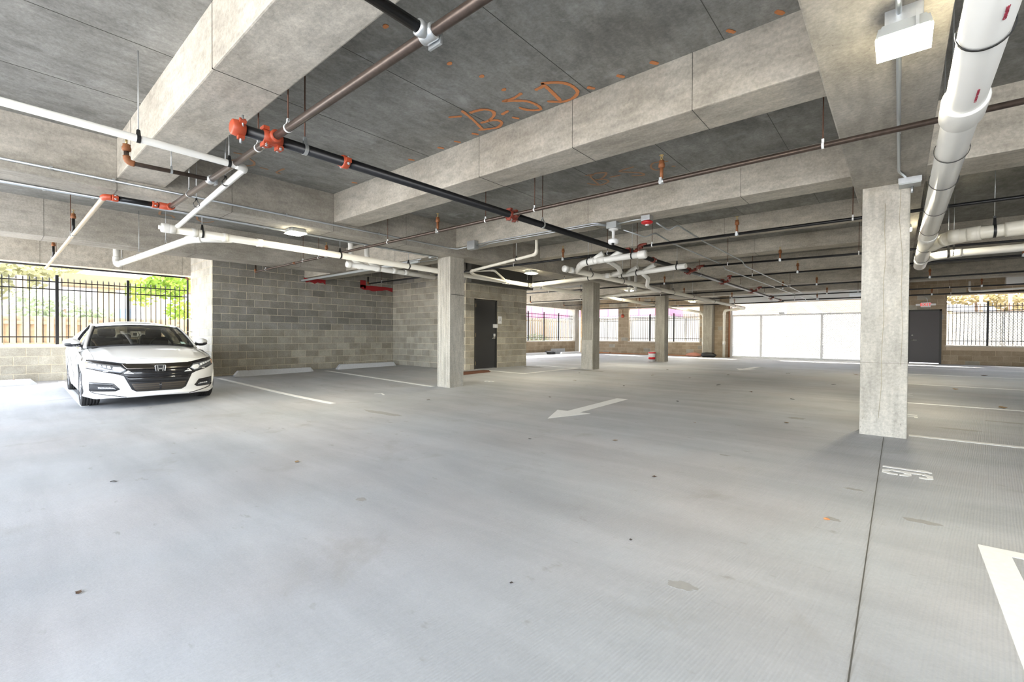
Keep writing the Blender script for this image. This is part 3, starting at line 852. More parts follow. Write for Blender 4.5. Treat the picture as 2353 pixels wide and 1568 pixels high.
def swing(y, yr):
    t = thing('swing_joint', 'dark red swing joint lifting the branch off the main at %s' % {8.02: 'the third crossing', 11.2: 'the fourth crossing', 14.0: 'the fifth crossing', 17.4: 'the sixth crossing'}[y], 'pipe fitting', R(XM, y, ZM), 'red swing joints')
    b = MB(); b.tube(fillet([R(XM+0.04, y, ZM), R(XM+0.20, y, ZM+0.01), R(XM+0.28, (y+yr)/2, ZM+0.06), R(XM+0.42, yr, ZM+0.03), R(XM+0.52, yr, ZM+0.03)], 0.06)[0], 0.026, 10); b.build('joint', M['dark_red'], t)
    for q in ((XM+0.15, y), (XM+0.34, yr*0.55+y*0.45)):
        coupling(t, R(q[0], q[1], ZM+0.03), 0.024, (1, 0, 0), 'dark_red', 0.045, False)
swing(8.02, 7.62); swing(11.2, 10.75); swing(14.0, 13.0); swing(17.4, 16.5)
branch('fourth sprinkler branch left of the main, under the cluster of white drains', -8.3, -3.95, 10.7, ZM, 0.022, (), (-7.2, -5.2), None)
branch('fourth sprinkler branch right of the main', -3.4, 7.5, 10.7, ZM+0.01, 0.022, (-1.9, 1.6), (-2.9, -0.6, 3.0), None, y2=11.5)
branch('fifth sprinkler branch left of the main, ending beyond the service room', -11.0, -3.95, 13.4, ZM, 0.022, (-5.4,), (-9.7, -6.4), None)
branch('fifth sprinkler branch right of the main', -3.4, 7.5, 12.96, ZM, 0.022, (-1.9, 1.8), (-2.9,), None, y2=13.0)
branch('sixth sprinkler branch left of the main, with a drop at its far left end', -13.38, -3.95, 17.0, ZM, 0.022, (-6.1, -2.9), (-10.6, -7.0), 0.3)
branch('sixth sprinkler branch right of the main', -3.4, 7.5, 16.45, ZM, 0.022, (-1.9, 0.6), (-2.6,), None, y2=15.7)
branch('seventh sprinkler branch, passing the last free column', -13.42, -3.95, 19.9, ZM, 0.021, (-9.2, -5.2), (-12.0, -8.1), 0.25)
branch('seventh sprinkler branch right of the main, near the exit door', -3.95, 7.5, 20.0, ZM, 0.021, (-2.0, 1.9), (-1.1, 1.2), None, y2=19.55)
branch('last sprinkler branch, along the far wall over the windows', -13.4, -3.95, 23.4, ZM, 0.024, (-6.0,), (-11.0, -8.7), None)
branch('last sprinkler branch right of the main, above gate and exit door', -3.95, 7.5, 22.55, ZM, 0.026, (-2.6, 0.9), (-3.4, 1.4), None, y2=22.6)

# ------------------------------------------------------------------ white drains
def ring(t, p, r, axis, mat='pvc', wid=0.05, fat=1.14, name='fitting'):
    b = MB(); b.lathe([(r*1.0, -wid/2), (r*fat, -wid/2), (r*fat, wid/2), (r*1.0, wid/2)], p, axis, 16)
    return b.build(name, M[mat], t)
def loop(t, p, r, axis, top=None, mat='black', wire=False):
    return hanger(t, p, r, axis, mat, 'galv', top, 0.026 if not wire else 0.008, 'hanger', True, 0.0045)
zw2 = lambda y: 1.505 - 0.0093*(y-1.6)
XW = -7.95
w2 = pipe_run('drain_pipe', 'long white drain running back along the girder past the centre column', 'drain pipe', [R(XW, 1.70, zw2(1.70)), R(XW, 24.52, zw2(23.9)), R(XW, 24.6, zw2(24.0)-0.05), R(-7.80, 24.58, 1.15), R(-7.80, 24.58, -1.03)], 0.057, 'pvc_tan', 'white drain pipes', 0.16, 16)
for y in (2.15, 4.35, 5.9, 7.4, 9.95, 12.8, 15.6, 18.6, 21.0): loop(w2, R(XW, y, zw2(y)), 0.057, (0, 1, 0))
for y, wd in ((1.77, 0.10), (2.05, 0.07), (2.45, 0.06), (2.95, 0.08), (9.0, 0.12), (9.15, 0.05), (10.15, 0.08), (10.5, 0.10)): ring(w2, R(XW, y, zw2(y)), 0.057, (0, 1, 0), 'pvc', wd)
b = MB(); b.lathe([(0.0, -0.06), (0.03, -0.055), (0.03, -0.03), (0.064, -0.025), (0.068, 0.0), (0.068, 0.06)], R(XW, 1.68, zw2(1.6)), (0, 1, 0), 16); b.build('cleanout_cap', M['pvc'], w2)
ring(w2, R(-7.80, 24.58, -0.35), 0.057, (0, 0, 1), 'pvc', 0.16)
w1 = pipe_run('drain_pipe', 'thin white drain at upper left that turns under the girder', 'drain pipe', [R(-4.75, -2.6, 1.64), R(-4.75, 1.64, 1.585), R(XW+0.02, 1.84, 1.545), R(XW+0.0, 1.86, 1.49)], 0.030, 'pvc', 'white drain pipes', 0.07, 14)
loop(w1, R(-4.75, 0.84, 1.595), 0.03, (0, 1, 0)); loop(w1, R(-5.35, 1.655, 1.575), 0.03, (1, 0, 0)); loop(w1, R(-6.45, 1.685, 1.56), 0.03, (1, 0, 0)); loop(w1, R(-4.75, 1.5, 1.586), 0.03, (0, 1, 0))
wy = pipe_run('drain_pipe', 'white drain wye branch slanting down to the fence side, with an upturned elbow', 'drain pipe', [R(XW-0.02, 2.55, zw2(2.4)-0.01), R(-8.35, 2.12, 1.475), R(-12.3, 1.83, 1.43), R(-12.42, 1.83, 1.50), R(-12.42, 1.83, 2.26)], 0.055, 'pvc', 'white drain pipes', 0.12, 16)
loop(wy, R(-9.5, 2.04, 1.46), 0.055, (1, 0, 0), None, 'galv', True); loop(wy, R(-10.9, 1.93, 1.445), 0.055, (1, 0, 0), None, 'galv', True); loop(wy, R(-12.0, 1.85, 1.435), 0.055, (1, 0, 0), None, 'galv', True)
w3 = pipe_run('drain_pipe', 'short white drain header with two risers below the long drain', 'drain pipe', [R(-8.22, 4.66, 1.38), R(-8.30, 6.9, 1.36)], 0.052, 'pvc', 'white drain pipes', n=16)
b = MB(); b.lathe([(0.0, -0.03), (0.05, -0.03), (0.064, -0.02), (0.064, 0.05)], R(-8.22, 4.66, 1.38), (0, 1, 0), 16); b.build('end_cap', M['pvc'], w3)
for y in (4.95, 5.35, 5.75, 6.05): ring(w3, R(-8.25, y, 1.375), 0.052, (0, 1, 0), 'pvc', 0.09)
for y in (4.78, 5.14):
    b = MB(); b.tube(fillet([R(-8.24, y+0.28, 1.38), R(-8.32, y+0.1, 1.48), R(-8.35, y+0.02, 1.6), R(-8.35, y, 2.29)], 0.1)[0], 0.05, 14); b.build('riser', M['pvc'], w3)
x3 = pipe_run('drain_pipe', 'thin white drain dropping from the slab and crossing to the left of the centre column', 'drain pipe', [R(-5.35, 6.98, 2.3), R(-5.35, 6.98, 1.585), R(-7.35, 7.15, 1.45), R(-7.42, 7.3, 1.40), R(-7.70, 8.8, 1.39), R(XW, 9.05, zw2(9.0))], 0.030, 'pvc_tan', 'white drain pipes', 0.08, 14)
loop(x3, R(-5.9, 7.03, 1.545), 0.03, (1, 0, 0))
x4 = pipe_run('drain_pipe', 'small white offset drain just right of the centre column', 'drain pipe', [R(-8.6, 7.9, 1.62), R(-7.85, 8.0, 1.60), R(-7.45, 8.05, 1.58), R(-7.68, 8.75, 1.40)], 0.026, 'pvc_tan', 'white drain pipes', 0.08, 12)
w4 = pipe_run('drain_pipe', 'cream drain crossing from the service room to the drain cluster', 'drain pipe', [R(XW, 10.1, zw2(10.1)), R(-7.6, 9.98, 1.415), R(-5.0, 9.78, 1.475)], 0.055, 'pvc_tan', 'white drain pipes', 0.12, 16)
for x in (-7.75, -7.45): ring(w4, R(x, 9.99, 1.415), 0.055, (1, 0, 0), 'pvc', 0.07)
loop(w4, R(-5.9, 9.85, 1.452), 0.055, (1, 0, 0)); ring(w4, R(-5.35, 9.81, 1.465), 0.055, (1, 0, 0), 'pvc', 0.1)
b = MB(); b.lathe([(0.0, 0.06), (0.05, 0.06), (0.062, 0.05), (0.062, -0.2)], R(-5.0, 9.78, 1.475), (1, 0, 0), 16); b.build('end_cap', M['pvc'], w4)
b = MB(); b.tube(fillet([R(-5.25, 9.8, 1.475), R(-4.85, 9.5, 1.46), R(-4.45, 8.6, 1.44), R(-4.30, 8.0, 1.45), R(-4.30, 7.85, 1.46)], 0.25)[0], 0.050, 14); b.build('wye_branch', M['pvc'], w4)
w5 = pipe_run('drain_pipe', 'white drain with a round end cap running back beside the pair of columns', 'drain pipe', [R(-5.52, 8.25, 1.46), R(-5.52, 23.3, 1.36), R(-6.76, 24.5, 1.34), R(-6.76, 24.52, -1.03)], 0.060, 'pvc_tan', 'white drain pipes', 0.2, 16)
b = MB(); b.lathe([(0.0, -0.02), (0.062, -0.015), (0.074, 0.0), (0.074, 0.09), (0.064, 0.1)], R(-5.52, 8.2, 1.46), (0, 1, 0), 18); b.build('end_cap', M['pvc'], w5)
ring(w5, R(-5.52, 8.5, 1.458), 0.06, (0, 1, 0), 'pvc', 0.18); ring(w5, R(-6.76, 24.52, -0.30), 0.06, (0, 0, 1), 'pvc', 0.18)
for y in (9.3, 10.9, 12.4, 14.4, 16.2, 18.6, 21.5): loop(w5, R(-5.52, y, 1.46-0.0066*(y-8.25)), 0.06, (0, 1, 0))
big = pipe_run('drain_pipe', 'white drain with two slanted stubs and a wide end cap, nearest of the cluster', 'drain pipe', [R(-5.45, 8.6, 1.455), R(-5.0, 8.0, 1.46), R(-4.72, 7.75, 1.46), R(-3.55, 7.72, 1.475)], 0.057, 'pvc', 'white drain pipes', 0.2, 16)
b = MB(); b.lathe([(0.058, -0.10), (0.075, -0.09), (0.078, 0.03), (0.07, 0.05), (0.0, 0.055)], R(-3.5, 7.72, 1.475), (1, 0, 0), 18); b.build('end_cap', M['pvc'], big)
loop(big, R(-4.66, 7.75, 1.46), 0.057, (1, 0, 0)); loop(big, R(-3.72, 7.72, 1.473), 0.057, (1, 0, 0)); ring(big, R(-4.36, 7.74, 1.465), 0.057, (1, 0, 0), 'pvc', 0.16, 1.1)
for x in (-4.5, -4.12):
    b = MB(); b.tube([R(x-0.08, 7.75, 1.47), R(x+0.05, 7.76, 1.54), R(x+0.16, 7.77, 1.60)], [0.05, 0.05, 0.054], 14); b.build('stub', M['pvc'], big)
g2 = pipe_run('drain_pipe', 'white drain with two slanted stubs, second of the cluster behind', 'drain pipe', [R(-5.05, 9.80, 1.44), R(-3.35, 9.42, 1.46)], 0.055, 'pvc', 'white drain pipes', n=16)
loop(g2, R(-4.95, 9.78, 1.44), 0.055, (1, 0, 0)); loop(g2, R(-4.55, 9.69, 1.445), 0.055, (1, 0, 0)); loop(g2, R(-3.55, 9.46, 1.458), 0.055, (1, 0, 0))
for x in (-4.75, -4.3):
    y = 9.80-0.2235*(x+5.05)
    b = MB(); b.tube([R(x-0.06, y, 1.46), R(x+0.1, y-0.02, 1.54), R(x+0.22, y-0.04, 1.58)], [0.05, 0.05, 0.054], 14); b.build('stub', M['pvc'], g2)
b = MB(); b.tube(fillet([R(-4.42, 9.68, 1.43), R(-4.5, 10.2, 1.38), R(-5.2, 11.7, 1.36), R(-5.45, 13.2, 1.36)], 0.3)[0], 0.05, 14); b.build('wye_branch', M['pvc'], g2)
w7 = pipe_run('drain_pipe', 'cream drain crossing behind the weathered column', 'drain pipe', [R(XW, 14.1, 1.39), R(-5.55, 13.5, 1.41)], 0.055, 'pvc_tan', 'white drain pipes', n=14)
for x, y in ((-10.4, 21.0), (-9.9, 21.2)):
    pass
rs = thing('drain_riser', 'pair of white risers beside the weathered column', 'drain pipe', R(-6.9, 14.6, 1.36), 'white drain pipes')
for x in (-6.95, -6.72):
    MB().cyl(R(x, 14.2, 1.36), R(x, 14.2, 2.3), 0.05, 14).build('riser', M['pvc'], rs)
# big drain at the right
zw6 = lambda y: 1.315 - 0.006*(y-2.5)
X6 = 0.262
w6 = pipe_run('drain_pipe', 'thick white drain close overhead at the right, printed in red', 'drain pipe', [R(X6, -2.4, zw6(-2.4)), R(X6, 10.6, zw6(10.6))], 0.084, 'pvc', 'white drain pipes', n=28)
for y in (2.76, 3.68, 4.35, 5.1, 6.1, 7.2, 8.5, 9.6):
    h = hanger(w6, R(X6, y, zw6(y)), 0.086, (0, 1, 0), 'black', 'galv', None, 0.012, 'hanger', True, 0.0045)
b = MB(); b.lathe([(0.084, -0.14), (0.097, -0.14), (0.100, -0.13), (0.100, 0.10), (0.094, 0.13), (0.085, 0.14)], R(X6, 3.62, zw6(3.62)), (0, 1, 0), 28); b.build('coupling', M['pvc'], w6)
for y in (7.75, 9.9): ring(w6, R(X6, y, zw6(y)), 0.084, (0, 1, 0), 'pvc', 0.25, 1.1)
wb = pipe_run('drain_pipe', 'cream drain joining the thick overhead drain from the right', 'drain pipe', [R(X6, 8.75, 1.27), R(0.36, 8.25, 1.275), R(0.55, 7.97, 1.29), R(1.2, 7.87, 1.30), R(7.5, 7.75, 1.34)], 0.075, 'pvc_tan', 'white drain pipes', 0.22, 18)
loop(wb, R(0.86, 7.92, 1.296), 0.075, (1, 0, 0)); loop(wb, R(2.4, 7.85, 1.305), 0.075, (1, 0, 0))
for x, y in ((0.52, 8.0), (0.68, 7.95)): ring(wb, R(x, y, 1.29), 0.075, (1, -0.25, 0), 'pvc_tan', 0.10)
wc = pipe_run('drain_pipe', 'thin grey-white drain joining the thick drain farther back on the right', 'drain pipe', [R(X6, 10.45, 1.27), R(0.33, 9.75, 1.28), R(0.55, 9.6, 1.29), R(7.5, 9.5, 1.33)], 0.055, 'pvc', 'white drain pipes', 0.15, 16)
loop(wc, R(0.62, 9.6, 1.29), 0.055, (1, 0, 0)); loop(wc, R(0.56, 9.6, 1.29), 0.055, (1, 0, 0))
# print on the thick drain
def text_mesh(name, body, size, mat, parent, mw, extrude=0.0015):
    cu = bpy.data.curves.new(name, 'FONT'); cu.body = body; cu.size = size; cu.align_x = 'CENTER'; cu.align_y = 'CENTER'; cu.extrude = extrude; cu.resolution_u = 3
    o = bpy.data.objects.new(name, cu)
    dg = bpy.context.evaluated_depsgraph_get()
    COL.objects.link(o); dg.update()
    me = bpy.data.meshes.new_from_object(o.evaluated_get(dg))
    COL.objects.unlink(o); bpy.data.objects.remove(o)
    me.transform(mw)
    if parent is not None: me.transform(Matrix.Translation(-worg(parent)))
    me.materials.clear(); me.materials.append(mat)
    t = bpy.data.objects.new(name, me); COL.objects.link(t)
    if parent is not None: t.parent = parent
    return t
red_ink = plain('red_ink', (0.35, 0.03, 0.06), 0.6)
def on_pipe(body, y, ang, size, mat):
    """letters wrapped on the lower side of the thick drain, running along it"""
    nrm = Vector((math.sin(ang), 0, -math.cos(ang)))
    xa = Vector((0, -1, 0)); ya = nrm.cross(xa)
    o = Vector(R(X6, y, zw6(y))) + nrm*0.0855
    mw = Matrix(((xa.x, ya.x, nrm.x, o.x), (xa.y, ya.y, nrm.y, o.y), (xa.z, ya.z, nrm.z, o.z), (0, 0, 0, 1)))
    text_mesh('print', body, size, mat, w6, mw)
on_pipe('CHARLOTTE', 2.53, 0.42, 0.017, red_ink)
on_pipe('E  TRUE SELF  EXTRUDED', 3.28, 0.30, 0.014, red_ink)
pipe_run('vertical_conduit', 'rusty brown conduit beside the far downpipe and gate post', 'conduit', [R(-6.58, 24.75, 1.6), R(-6.58, 24.75, -1.03)], 0.035, 'rust', n=10)

# ------------------------------------------------------------------ conduits and boxes
def conduit(label, path, r=0.013, mat='conduit', clips=(), rad=0.06):
    t = pipe_run('conduit', label, 'conduit', path, r, mat, 'steel conduits', rad, 8, False)
    for c in clips:
        b = MB(); b.box((c[0]-0.012, c[1]-0.012, c[2]-0.02), (c[0]+0.012, c[1]+0.012, c[2]+0.025)); b.build('clip', M['galv'], t)
    return t
conduit('conduit along the side face of the girder over the aisle edge', [R(-7.06, -2.5, 1.80), R(-7.06, 6.25, 1.80), R(-6.95, 6.38, 1.78), R(-6.60, 6.40, 1.80)], 0.014, 'conduit', [R(-7.06, y, 1.80) for y in (0.5, 1.02, 3.0, 4.6)])
conduit('upper of two conduits on the girder soffit, passing the lamp', [R(-7.62, -2.5, 1.685), R(-7.62, 6.3, 1.685)], 0.012, 'conduit', [R(-7.62, y, 1.688) for y in (0.48, 0.9, 2.9, 3.8)])
conduit('lower of two conduits on the girder soffit, passing the lamp', [R(-7.58, -2.5, 1.685), R(-7.58, 6.4, 1.685), R(-7.72, 6.48, 1.66), R(-9.4, 6.42, 1.66)], 0.012)
conduit('conduit from the column junction box to the camera box, upper', [R(-6.45, 6.43, 1.80), R(-6.1, 6.43, 1.83), R(-3.75, 6.43, 1.825), R(-3.62, 6.55, 1.80)], 0.012)
conduit('conduit from the column junction box to the camera box, lower', [R(-6.45, 6.50, 1.78), R(-6.1, 6.50, 1.815), R(-3.75, 6.50, 1.815), R(-3.62, 6.62, 1.79)], 0.012)
conduit('conduit between the camera box and the red alarm', [R(-3.46, 6.62, 1.80), R(-3.2, 6.62, 1.815), R(-3.02, 6.62, 1.815)], 0.012)
conduit('pale conduit from the camera box straight back to the gate', [R(-3.46, 6.85, 1.75), R(-3.24, 7.2, 1.66), R(-3.13, 7.35, 1.74), R(-3.08, 8.0, 1.66), R(-3.05, 10.9, 1.64), R(-3.05, 11.1, 1.56), R(-3.0, 20.5, 1.62), R(-3.0, 22.5, 1.62), R(-3.0, 22.6, 1.50)], 0.012)
conduit('pale conduit from the red alarm straight back to the gate', [R(-2.9, 6.85, 1.78), R(-2.82, 7.15, 1.70), R(-2.7, 7.2, 1.78), R(-2.6, 8.2, 1.66), R(-2.58, 10.6, 1.64), R(-2.58, 10.9, 1.56), R(-2.7, 20.5, 1.63), R(-2.55, 22.5, 1.62), R(-2.55, 22.6, 1.52)], 0.012)
conduit('conduit from the wall fire stopping along the left beam', [R(-13.55, 6.27, 1.64), R(-10.0, 6.24, 1.64), R(-7.9, 6.2, 1.655)], 0.014)
st = thing('strut_channel', 'steel strut channel under the left beam ending at red fire stopping', 'channel', R(-13.5, 6.15, 1.60))
b = MB(); b.box(R(-13.5, 6.16, 1.575), R(-7.95, 6.20, 1.625)); b.build('channel', M['grey_box'], st)
conduit('vertical conduit run under the right girder through the big lamp', [R(-0.02, -1.0, 1.675), R(-0.02, 6.0, 1.675), R(0.03, 6.3, 1.70), R(0.04, 6.42, 1.72)], 0.013, 'conduit', [R(-0.02, y, 1.685) for y in (4.86, 5.9)])
def boxthing(name, label, cat, a, c, mat='grey_box', cover=True):
    t = thing(name, label, cat, ((a[0]+c[0])/2, (a[1]+c[1])/2, a[2]))
    MB().cbox(a, c, 0.006).build('body', M[mat], t)
    if cover: MB().box((a[0]-0.004, a[1]-0.006, a[2]+0.012), (c[0]+0.004, a[1], c[2]-0.004)).build('cover', M['galv'], t)
    return t
boxthing('junction_box', 'grey junction box on the beam beside the centre column', 'junction box', R(-6.63, 6.36, 1.73), R(-6.43, 6.48, 1.90))
boxthing('junction_box', 'flat grey junction box at the head of the right column', 'junction box', R(-0.02, 6.36, 1.63), R(0.16, 6.55, 1.705))
spk = thing('alarm_bracket', 'small steel bracket under the junction box of the right column', 'bracket', R(0.09, 6.5, 1.55))
MB().cyl(R(0.09, 6.50, 1.56), R(0.09, 6.50, 1.635), 0.012, 8).build('stem', M['galv'], spk)
sm = thing('junction_box', 'tiny conduit fitting at the end of the girder conduit left of the centre column', 'junction box', R(-7.66, 6.30, 1.65))
MB().cbox(R(-7.70, 6.24, 1.655), R(-7.61, 6.34, 1.695), 0.005).build('body', M['galv'], sm)
# dome camera on a pole
cm = thing('dome_camera', 'white dome security camera hanging on a pole from a grey box', 'camera', R(-3.54, 6.66, 1.85))
MB().cbox(R(-3.63, 6.58, 1.745), R(-3.45, 6.76, 1.855), 0.006).build('mount_box', M['grey_box'], cm)
MB().lathe([(0.0, 0.0), (0.07, 0.0), (0.078, -0.01), (0.074, -0.024), (0.04, -0.03), (0.024, -0.05), (0.022, -0.18), (0.03, -0.185), (0.0, -0.186)], R(-3.54, 6.66, 1.745), (0, 0, 1), 18).build('pole', M['white'], cm)
hd = MB().lathe([(0.0, 0.0), (0.075, 0.0), (0.085, -0.012), (0.085, -0.04), (0.08, -0.045)], R(-3.54, 6.66, 1.575), (0, 0, 1), 20).build('housing', M['white'], cm)
MB().lathe([(0.084, -0.042), (0.083, -0.058), (0.070, -0.075), (0.045, -0.085), (0.0, -0.09)], R(-3.54, 6.66, 1.575), (0, 0, 1), 20).build('shroud', M['white'], cm)
MB().ell(R(-3.52, 6.61, 1.492), (0.024, 0.024, 0.024), 10, 8).build('lens', M['black'], cm)
al = thing('fire_alarm', 'round red fire alarm on a grey box under the beam', 'alarm', R(-2.95, 6.62, 1.84))
MB().cbox(R(-3.02, 6.55, 1.77), R(-2.88, 6.69, 1.85), 0.005).build('mount_box', M['galv'], al)
MB().lathe([(0.0, 0.0), (0.07, 0.0), (0.088, -0.015), (0.088, -0.035), (0.06, -0.05), (0.03, -0.055), (0.0, -0.056)], R(-2.95, 6.62, 1.77), (0, 0, 1), 20).build('sounder', M['red'], al)
MB().lathe([(0.03, -0.05), (0.028, -0.07), (0.0, -0.075)], R(-2.95, 6.62, 1.77), (0, 0, 1), 12).build('lens', M['white'], al)

# ------------------------------------------------------------------ lamps
lamp_glow = emit('lamp_glow', (1.0, 0.94, 0.74), 30.0)
def lamp(x, y, zb, label, w, d, power, hm='grey_box', top=None):
    z1 = top if top is not None else top_at(x, y)
    t = thing('ceiling_lamp', label, 'lamp', (x, y, z1), 'square garage lamps')
    hh = 0.075
    bm = bmesh.new(); bmesh.ops.create_cube(bm, size=1)
    for v in bm.verts:
        k = 0.86 if v.co.z > 0 else 1.0
        v.co = Vector((v.co.x*w*k + x, v.co.y*d*k + y, v.co.z*hh + zb + 0.03 + hh/2))
    bmesh.ops.bevel(bm, geom=list(bm.edges), offset=0.012, segments=2, affect='EDGES')
    MB().bm(bm).build('housing', M[hm], t)
    # bowed lens
    b = MB(); n = 10; vs = []; fs = []
    for j in range(n+1):
        for i in range(n+1):
            u = -1+2*i/n; v = -1+2*j/n
            vs.append((x+u*w/2*0.99, y+v*d/2*0.99, zb + 0.028*max(abs(u), abs(v))**2.5 ))
    for j in range(n):
        for i in range(n): fs.append((j*(n+1)+i, (j+1)*(n+1)+i, (j+1)*(n+1)+i+1, j*(n+1)+i+1))
    b.add(vs, fs, True)
    b.build('lens', lamp_glow, t)
    MB().cbox((x-w*0.34, y-0.05, zb+0.03+hh-0.005), (x+w*0.34, y+0.07, z1+0.005), 0.005).build('mount_box', M['galv'], t)
    MB().box((x+w*0.2, y-d/2-0.004, zb+0.04), (x+w*0.26, y-d/2+0.004, zb+0.12)).build('latch', M['galv'], t)
    ld = bpy.data.lights.new('lamp_light', 'AREA'); ld.shape = 'RECTANGLE'; ld.size = w*0.95; ld.size_y = d*0.95; ld.energy = power; ld.color = (1.0, 0.90, 0.66)
    lo = bpy.data.objects.new('lamp_light', ld); COL.objects.link(lo); lo.parent = t
    lo.location = (0, 0, zb - 0.012 - z1)
    return t
lamp(0.0, 3.12, 1.50+H, 'big bright square lamp under the right girder', 0.225, 0.255, 22, 'grey_box')
lamp(-7.42, 3.30, 1.60+H, 'bright lamp on the left girder in front of the block wall', 0.26, 0.26, 34)
lamp(-7.30, 9.30, 1.60+H, 'bright lamp on the girder just behind the centre column', 0.26, 0.26, 34)
lamp(-7.36, 15.1, 1.62+H, 'bright lamp on the girder between the weathered column and the next', 0.26, 0.26, 34)
lamp(-7.40, 21.7, 1.62+H, 'small lamp farthest back on the girder near the far wall', 0.26, 0.26, 34)
lamp(0.02, 9.06, 1.60+H, 'lamp peeking out between the right column and the thick drain', 0.225, 0.255, 30)
lamp(0.02, 15.2, 1.60+H, 'lamp under the right girder hidden behind the right column', 0.225, 0.255, 30)

# ------------------------------------------------------------------ sprayed layout marks on the slab
def spray(label, strokes, w=0.035, soft=0.0, mat='orange'):
    b = MB(); r = random.Random(len(strokes)*7+3)
    for s in strokes:
        if len(s) == 1:
            x, y = s[0]; n = 9
            b.extrude([(x+math.cos(2*math.pi*i/n)*w*0.75*r.uniform(.8, 1.2), y+math.sin(2*math.pi*i/n)*w*0.6, ZS-0.0055) for i in range(n)], (0, 0, 0.004)); continue
        P = [Vector((p[0], p[1], ZS-0.0055)) for p in s]
        # smooth the stroke
        Q = []
        for i in range(len(P)-1):
            p0 = P[max(i-1, 0)]; p1 = P[i]; p2 = P[i+1]; p3 = P[min(i+2, len(P)-1)]
            for k in range(6):
                t = k/6
                Q.append(0.5*((2*p1)+(p2-p0)*t+(2*p0-5*p1+4*p2-p3)*t*t+(3*p1-p0-3*p2+p3)*t**3))
        Q.append(P[-1])
        vs = []; fs = []
        for i, q in enumerate(Q):
            d = (Q[min(i+1, len(Q)-1)]-Q[max(i-1, 0)]).normalized(); sd = Vector((-d.y, d.x, 0))
            ww = w/2*r.uniform(0.75, 1.2)*(0.6 if i in (0, len(Q)-1) else 1)
            vs += [q-sd*ww, q+sd*ww, q-sd*ww+Vector((0, 0, .004)), q+sd*ww+Vector((0, 0, .004))]
        for i in range(len(Q)-1):
            a = i*4; fs += [(a, a+1, a+5, a+4), (a+2, a+6, a+7, a+3)]
        b.add(vs, fs)
    return b.build('spray_mark', M[mat], None, label, 'paint mark')
spray('orange sprayed letters B-5D on the slab in front of the long beam', [[(-3.649,3.217),(-3.522,3.29)],[(-3.436,3.209),(-3.485,3.417),(-3.567,3.654)],[(-3.408,3.293),(-3.263,3.325),(-3.2,3.406),(-3.246,3.49),(-3.375,3.541),(-3.475,3.524)],[(-3.375,3.541),(-3.293,3.593),(-3.299,3.671),(-3.406,3.717),(-3.519,3.676),(-3.615,3.632)],[(-3.176,3.533),(-3.069,3.516)],
 [(-2.749,3.341),(-2.879,3.363),(-2.988,3.34),(-2.889,3.409),(-2.804,3.494),(-2.774,3.616),(-2.795,3.7),(-2.852,3.681),(-2.915,3.615),(-2.943,3.533)],[(-2.623,3.383),(-2.514,3.376)],[(-2.502,3.326),(-2.517,3.484),(-2.547,3.694)],[(-2.515,3.327),(-2.388,3.409),(-2.324,3.511),(-2.325,3.645),(-2.375,3.705),(-2.461,3.735),(-2.559,3.712),(-2.654,3.619)]], 0.034)
spray('row of orange sprayed dots and ticks along the long beam', [[p] for p in ((-2.924,2.588),(-2.847,2.899),(-2.84,3.189),(-2.94,1.97))] + [[(p[0]-0.02, p[1]-0.035), (p[0]+0.02, p[1]+0.035)] for p in ((-1.903,3.689),(-1.594,3.69),(-2.2,3.686),(-3.111,3.681),(-3.713,3.677),(-4.024,3.689),(-4.312,3.678),(-0.67,3.69),(-0.99,3.68),(-4.9,3.68),(-5.6,3.66),(-6.3,3.68))], 0.034)
M['orange_faint'] = plain('orange_faint', (0.40, 0.225, 0.13), 0.85, var=0.25, scale=50)
spray('fainter orange sprayed letters B-4C on the slab behind the long beam', [[(-3.454,5.638),(-3.333,5.679),(-3.416,5.728),(-3.499,6.128)],[(-3.311,5.641),(-3.167,5.731),(-3.328,5.891),(-3.426,5.87)],[(-3.426,5.87),(-3.313,5.964),(-3.322,6.081),(-3.499,6.128),(-3.603,5.945)],[(-3.218,5.921),(-3.052,5.941)],[(-2.765,5.765),(-2.993,5.791),(-2.893,5.929),(-2.795,6.039),(-2.796,6.152),(-2.94,6.062)],[(-2.331,5.87),(-2.5,5.804),(-2.594,5.932),(-2.584,6.075),(-2.477,6.082)],[(-2.364,6.07),(-2.324,6.103)]], 0.03, 0, 'orange_faint')
spray('faint orange scribble on the slab beside the left girder', [[(-6.453,2.087),(-6.428,2.158),(-6.435,2.203),(-6.545,2.198)],[(-6.518,2.3),(-6.61,2.387),(-6.726,2.414),(-6.828,2.358)],[(-6.741,2.507),(-6.731,2.615)],[(-6.772,2.161),(-6.698,2.205),(-6.914,2.192)],[(-6.527,2.744),(-6.759,2.735),(-6.777,2.804)]], 0.03, 0, 'orange_faint')
spray('faint orange letters on the slab between the girders over the car', [[(-10.6,2.2),(-10.9,2.25),(-10.8,2.4),(-11.0,2.5)],[(-10.5,2.75),(-10.8,2.85),(-10.95,3.0),(-10.7,3.1)],[(-10.4,2.55),(-10.5,2.7)]], 0.035, 0, 'orange_faint')
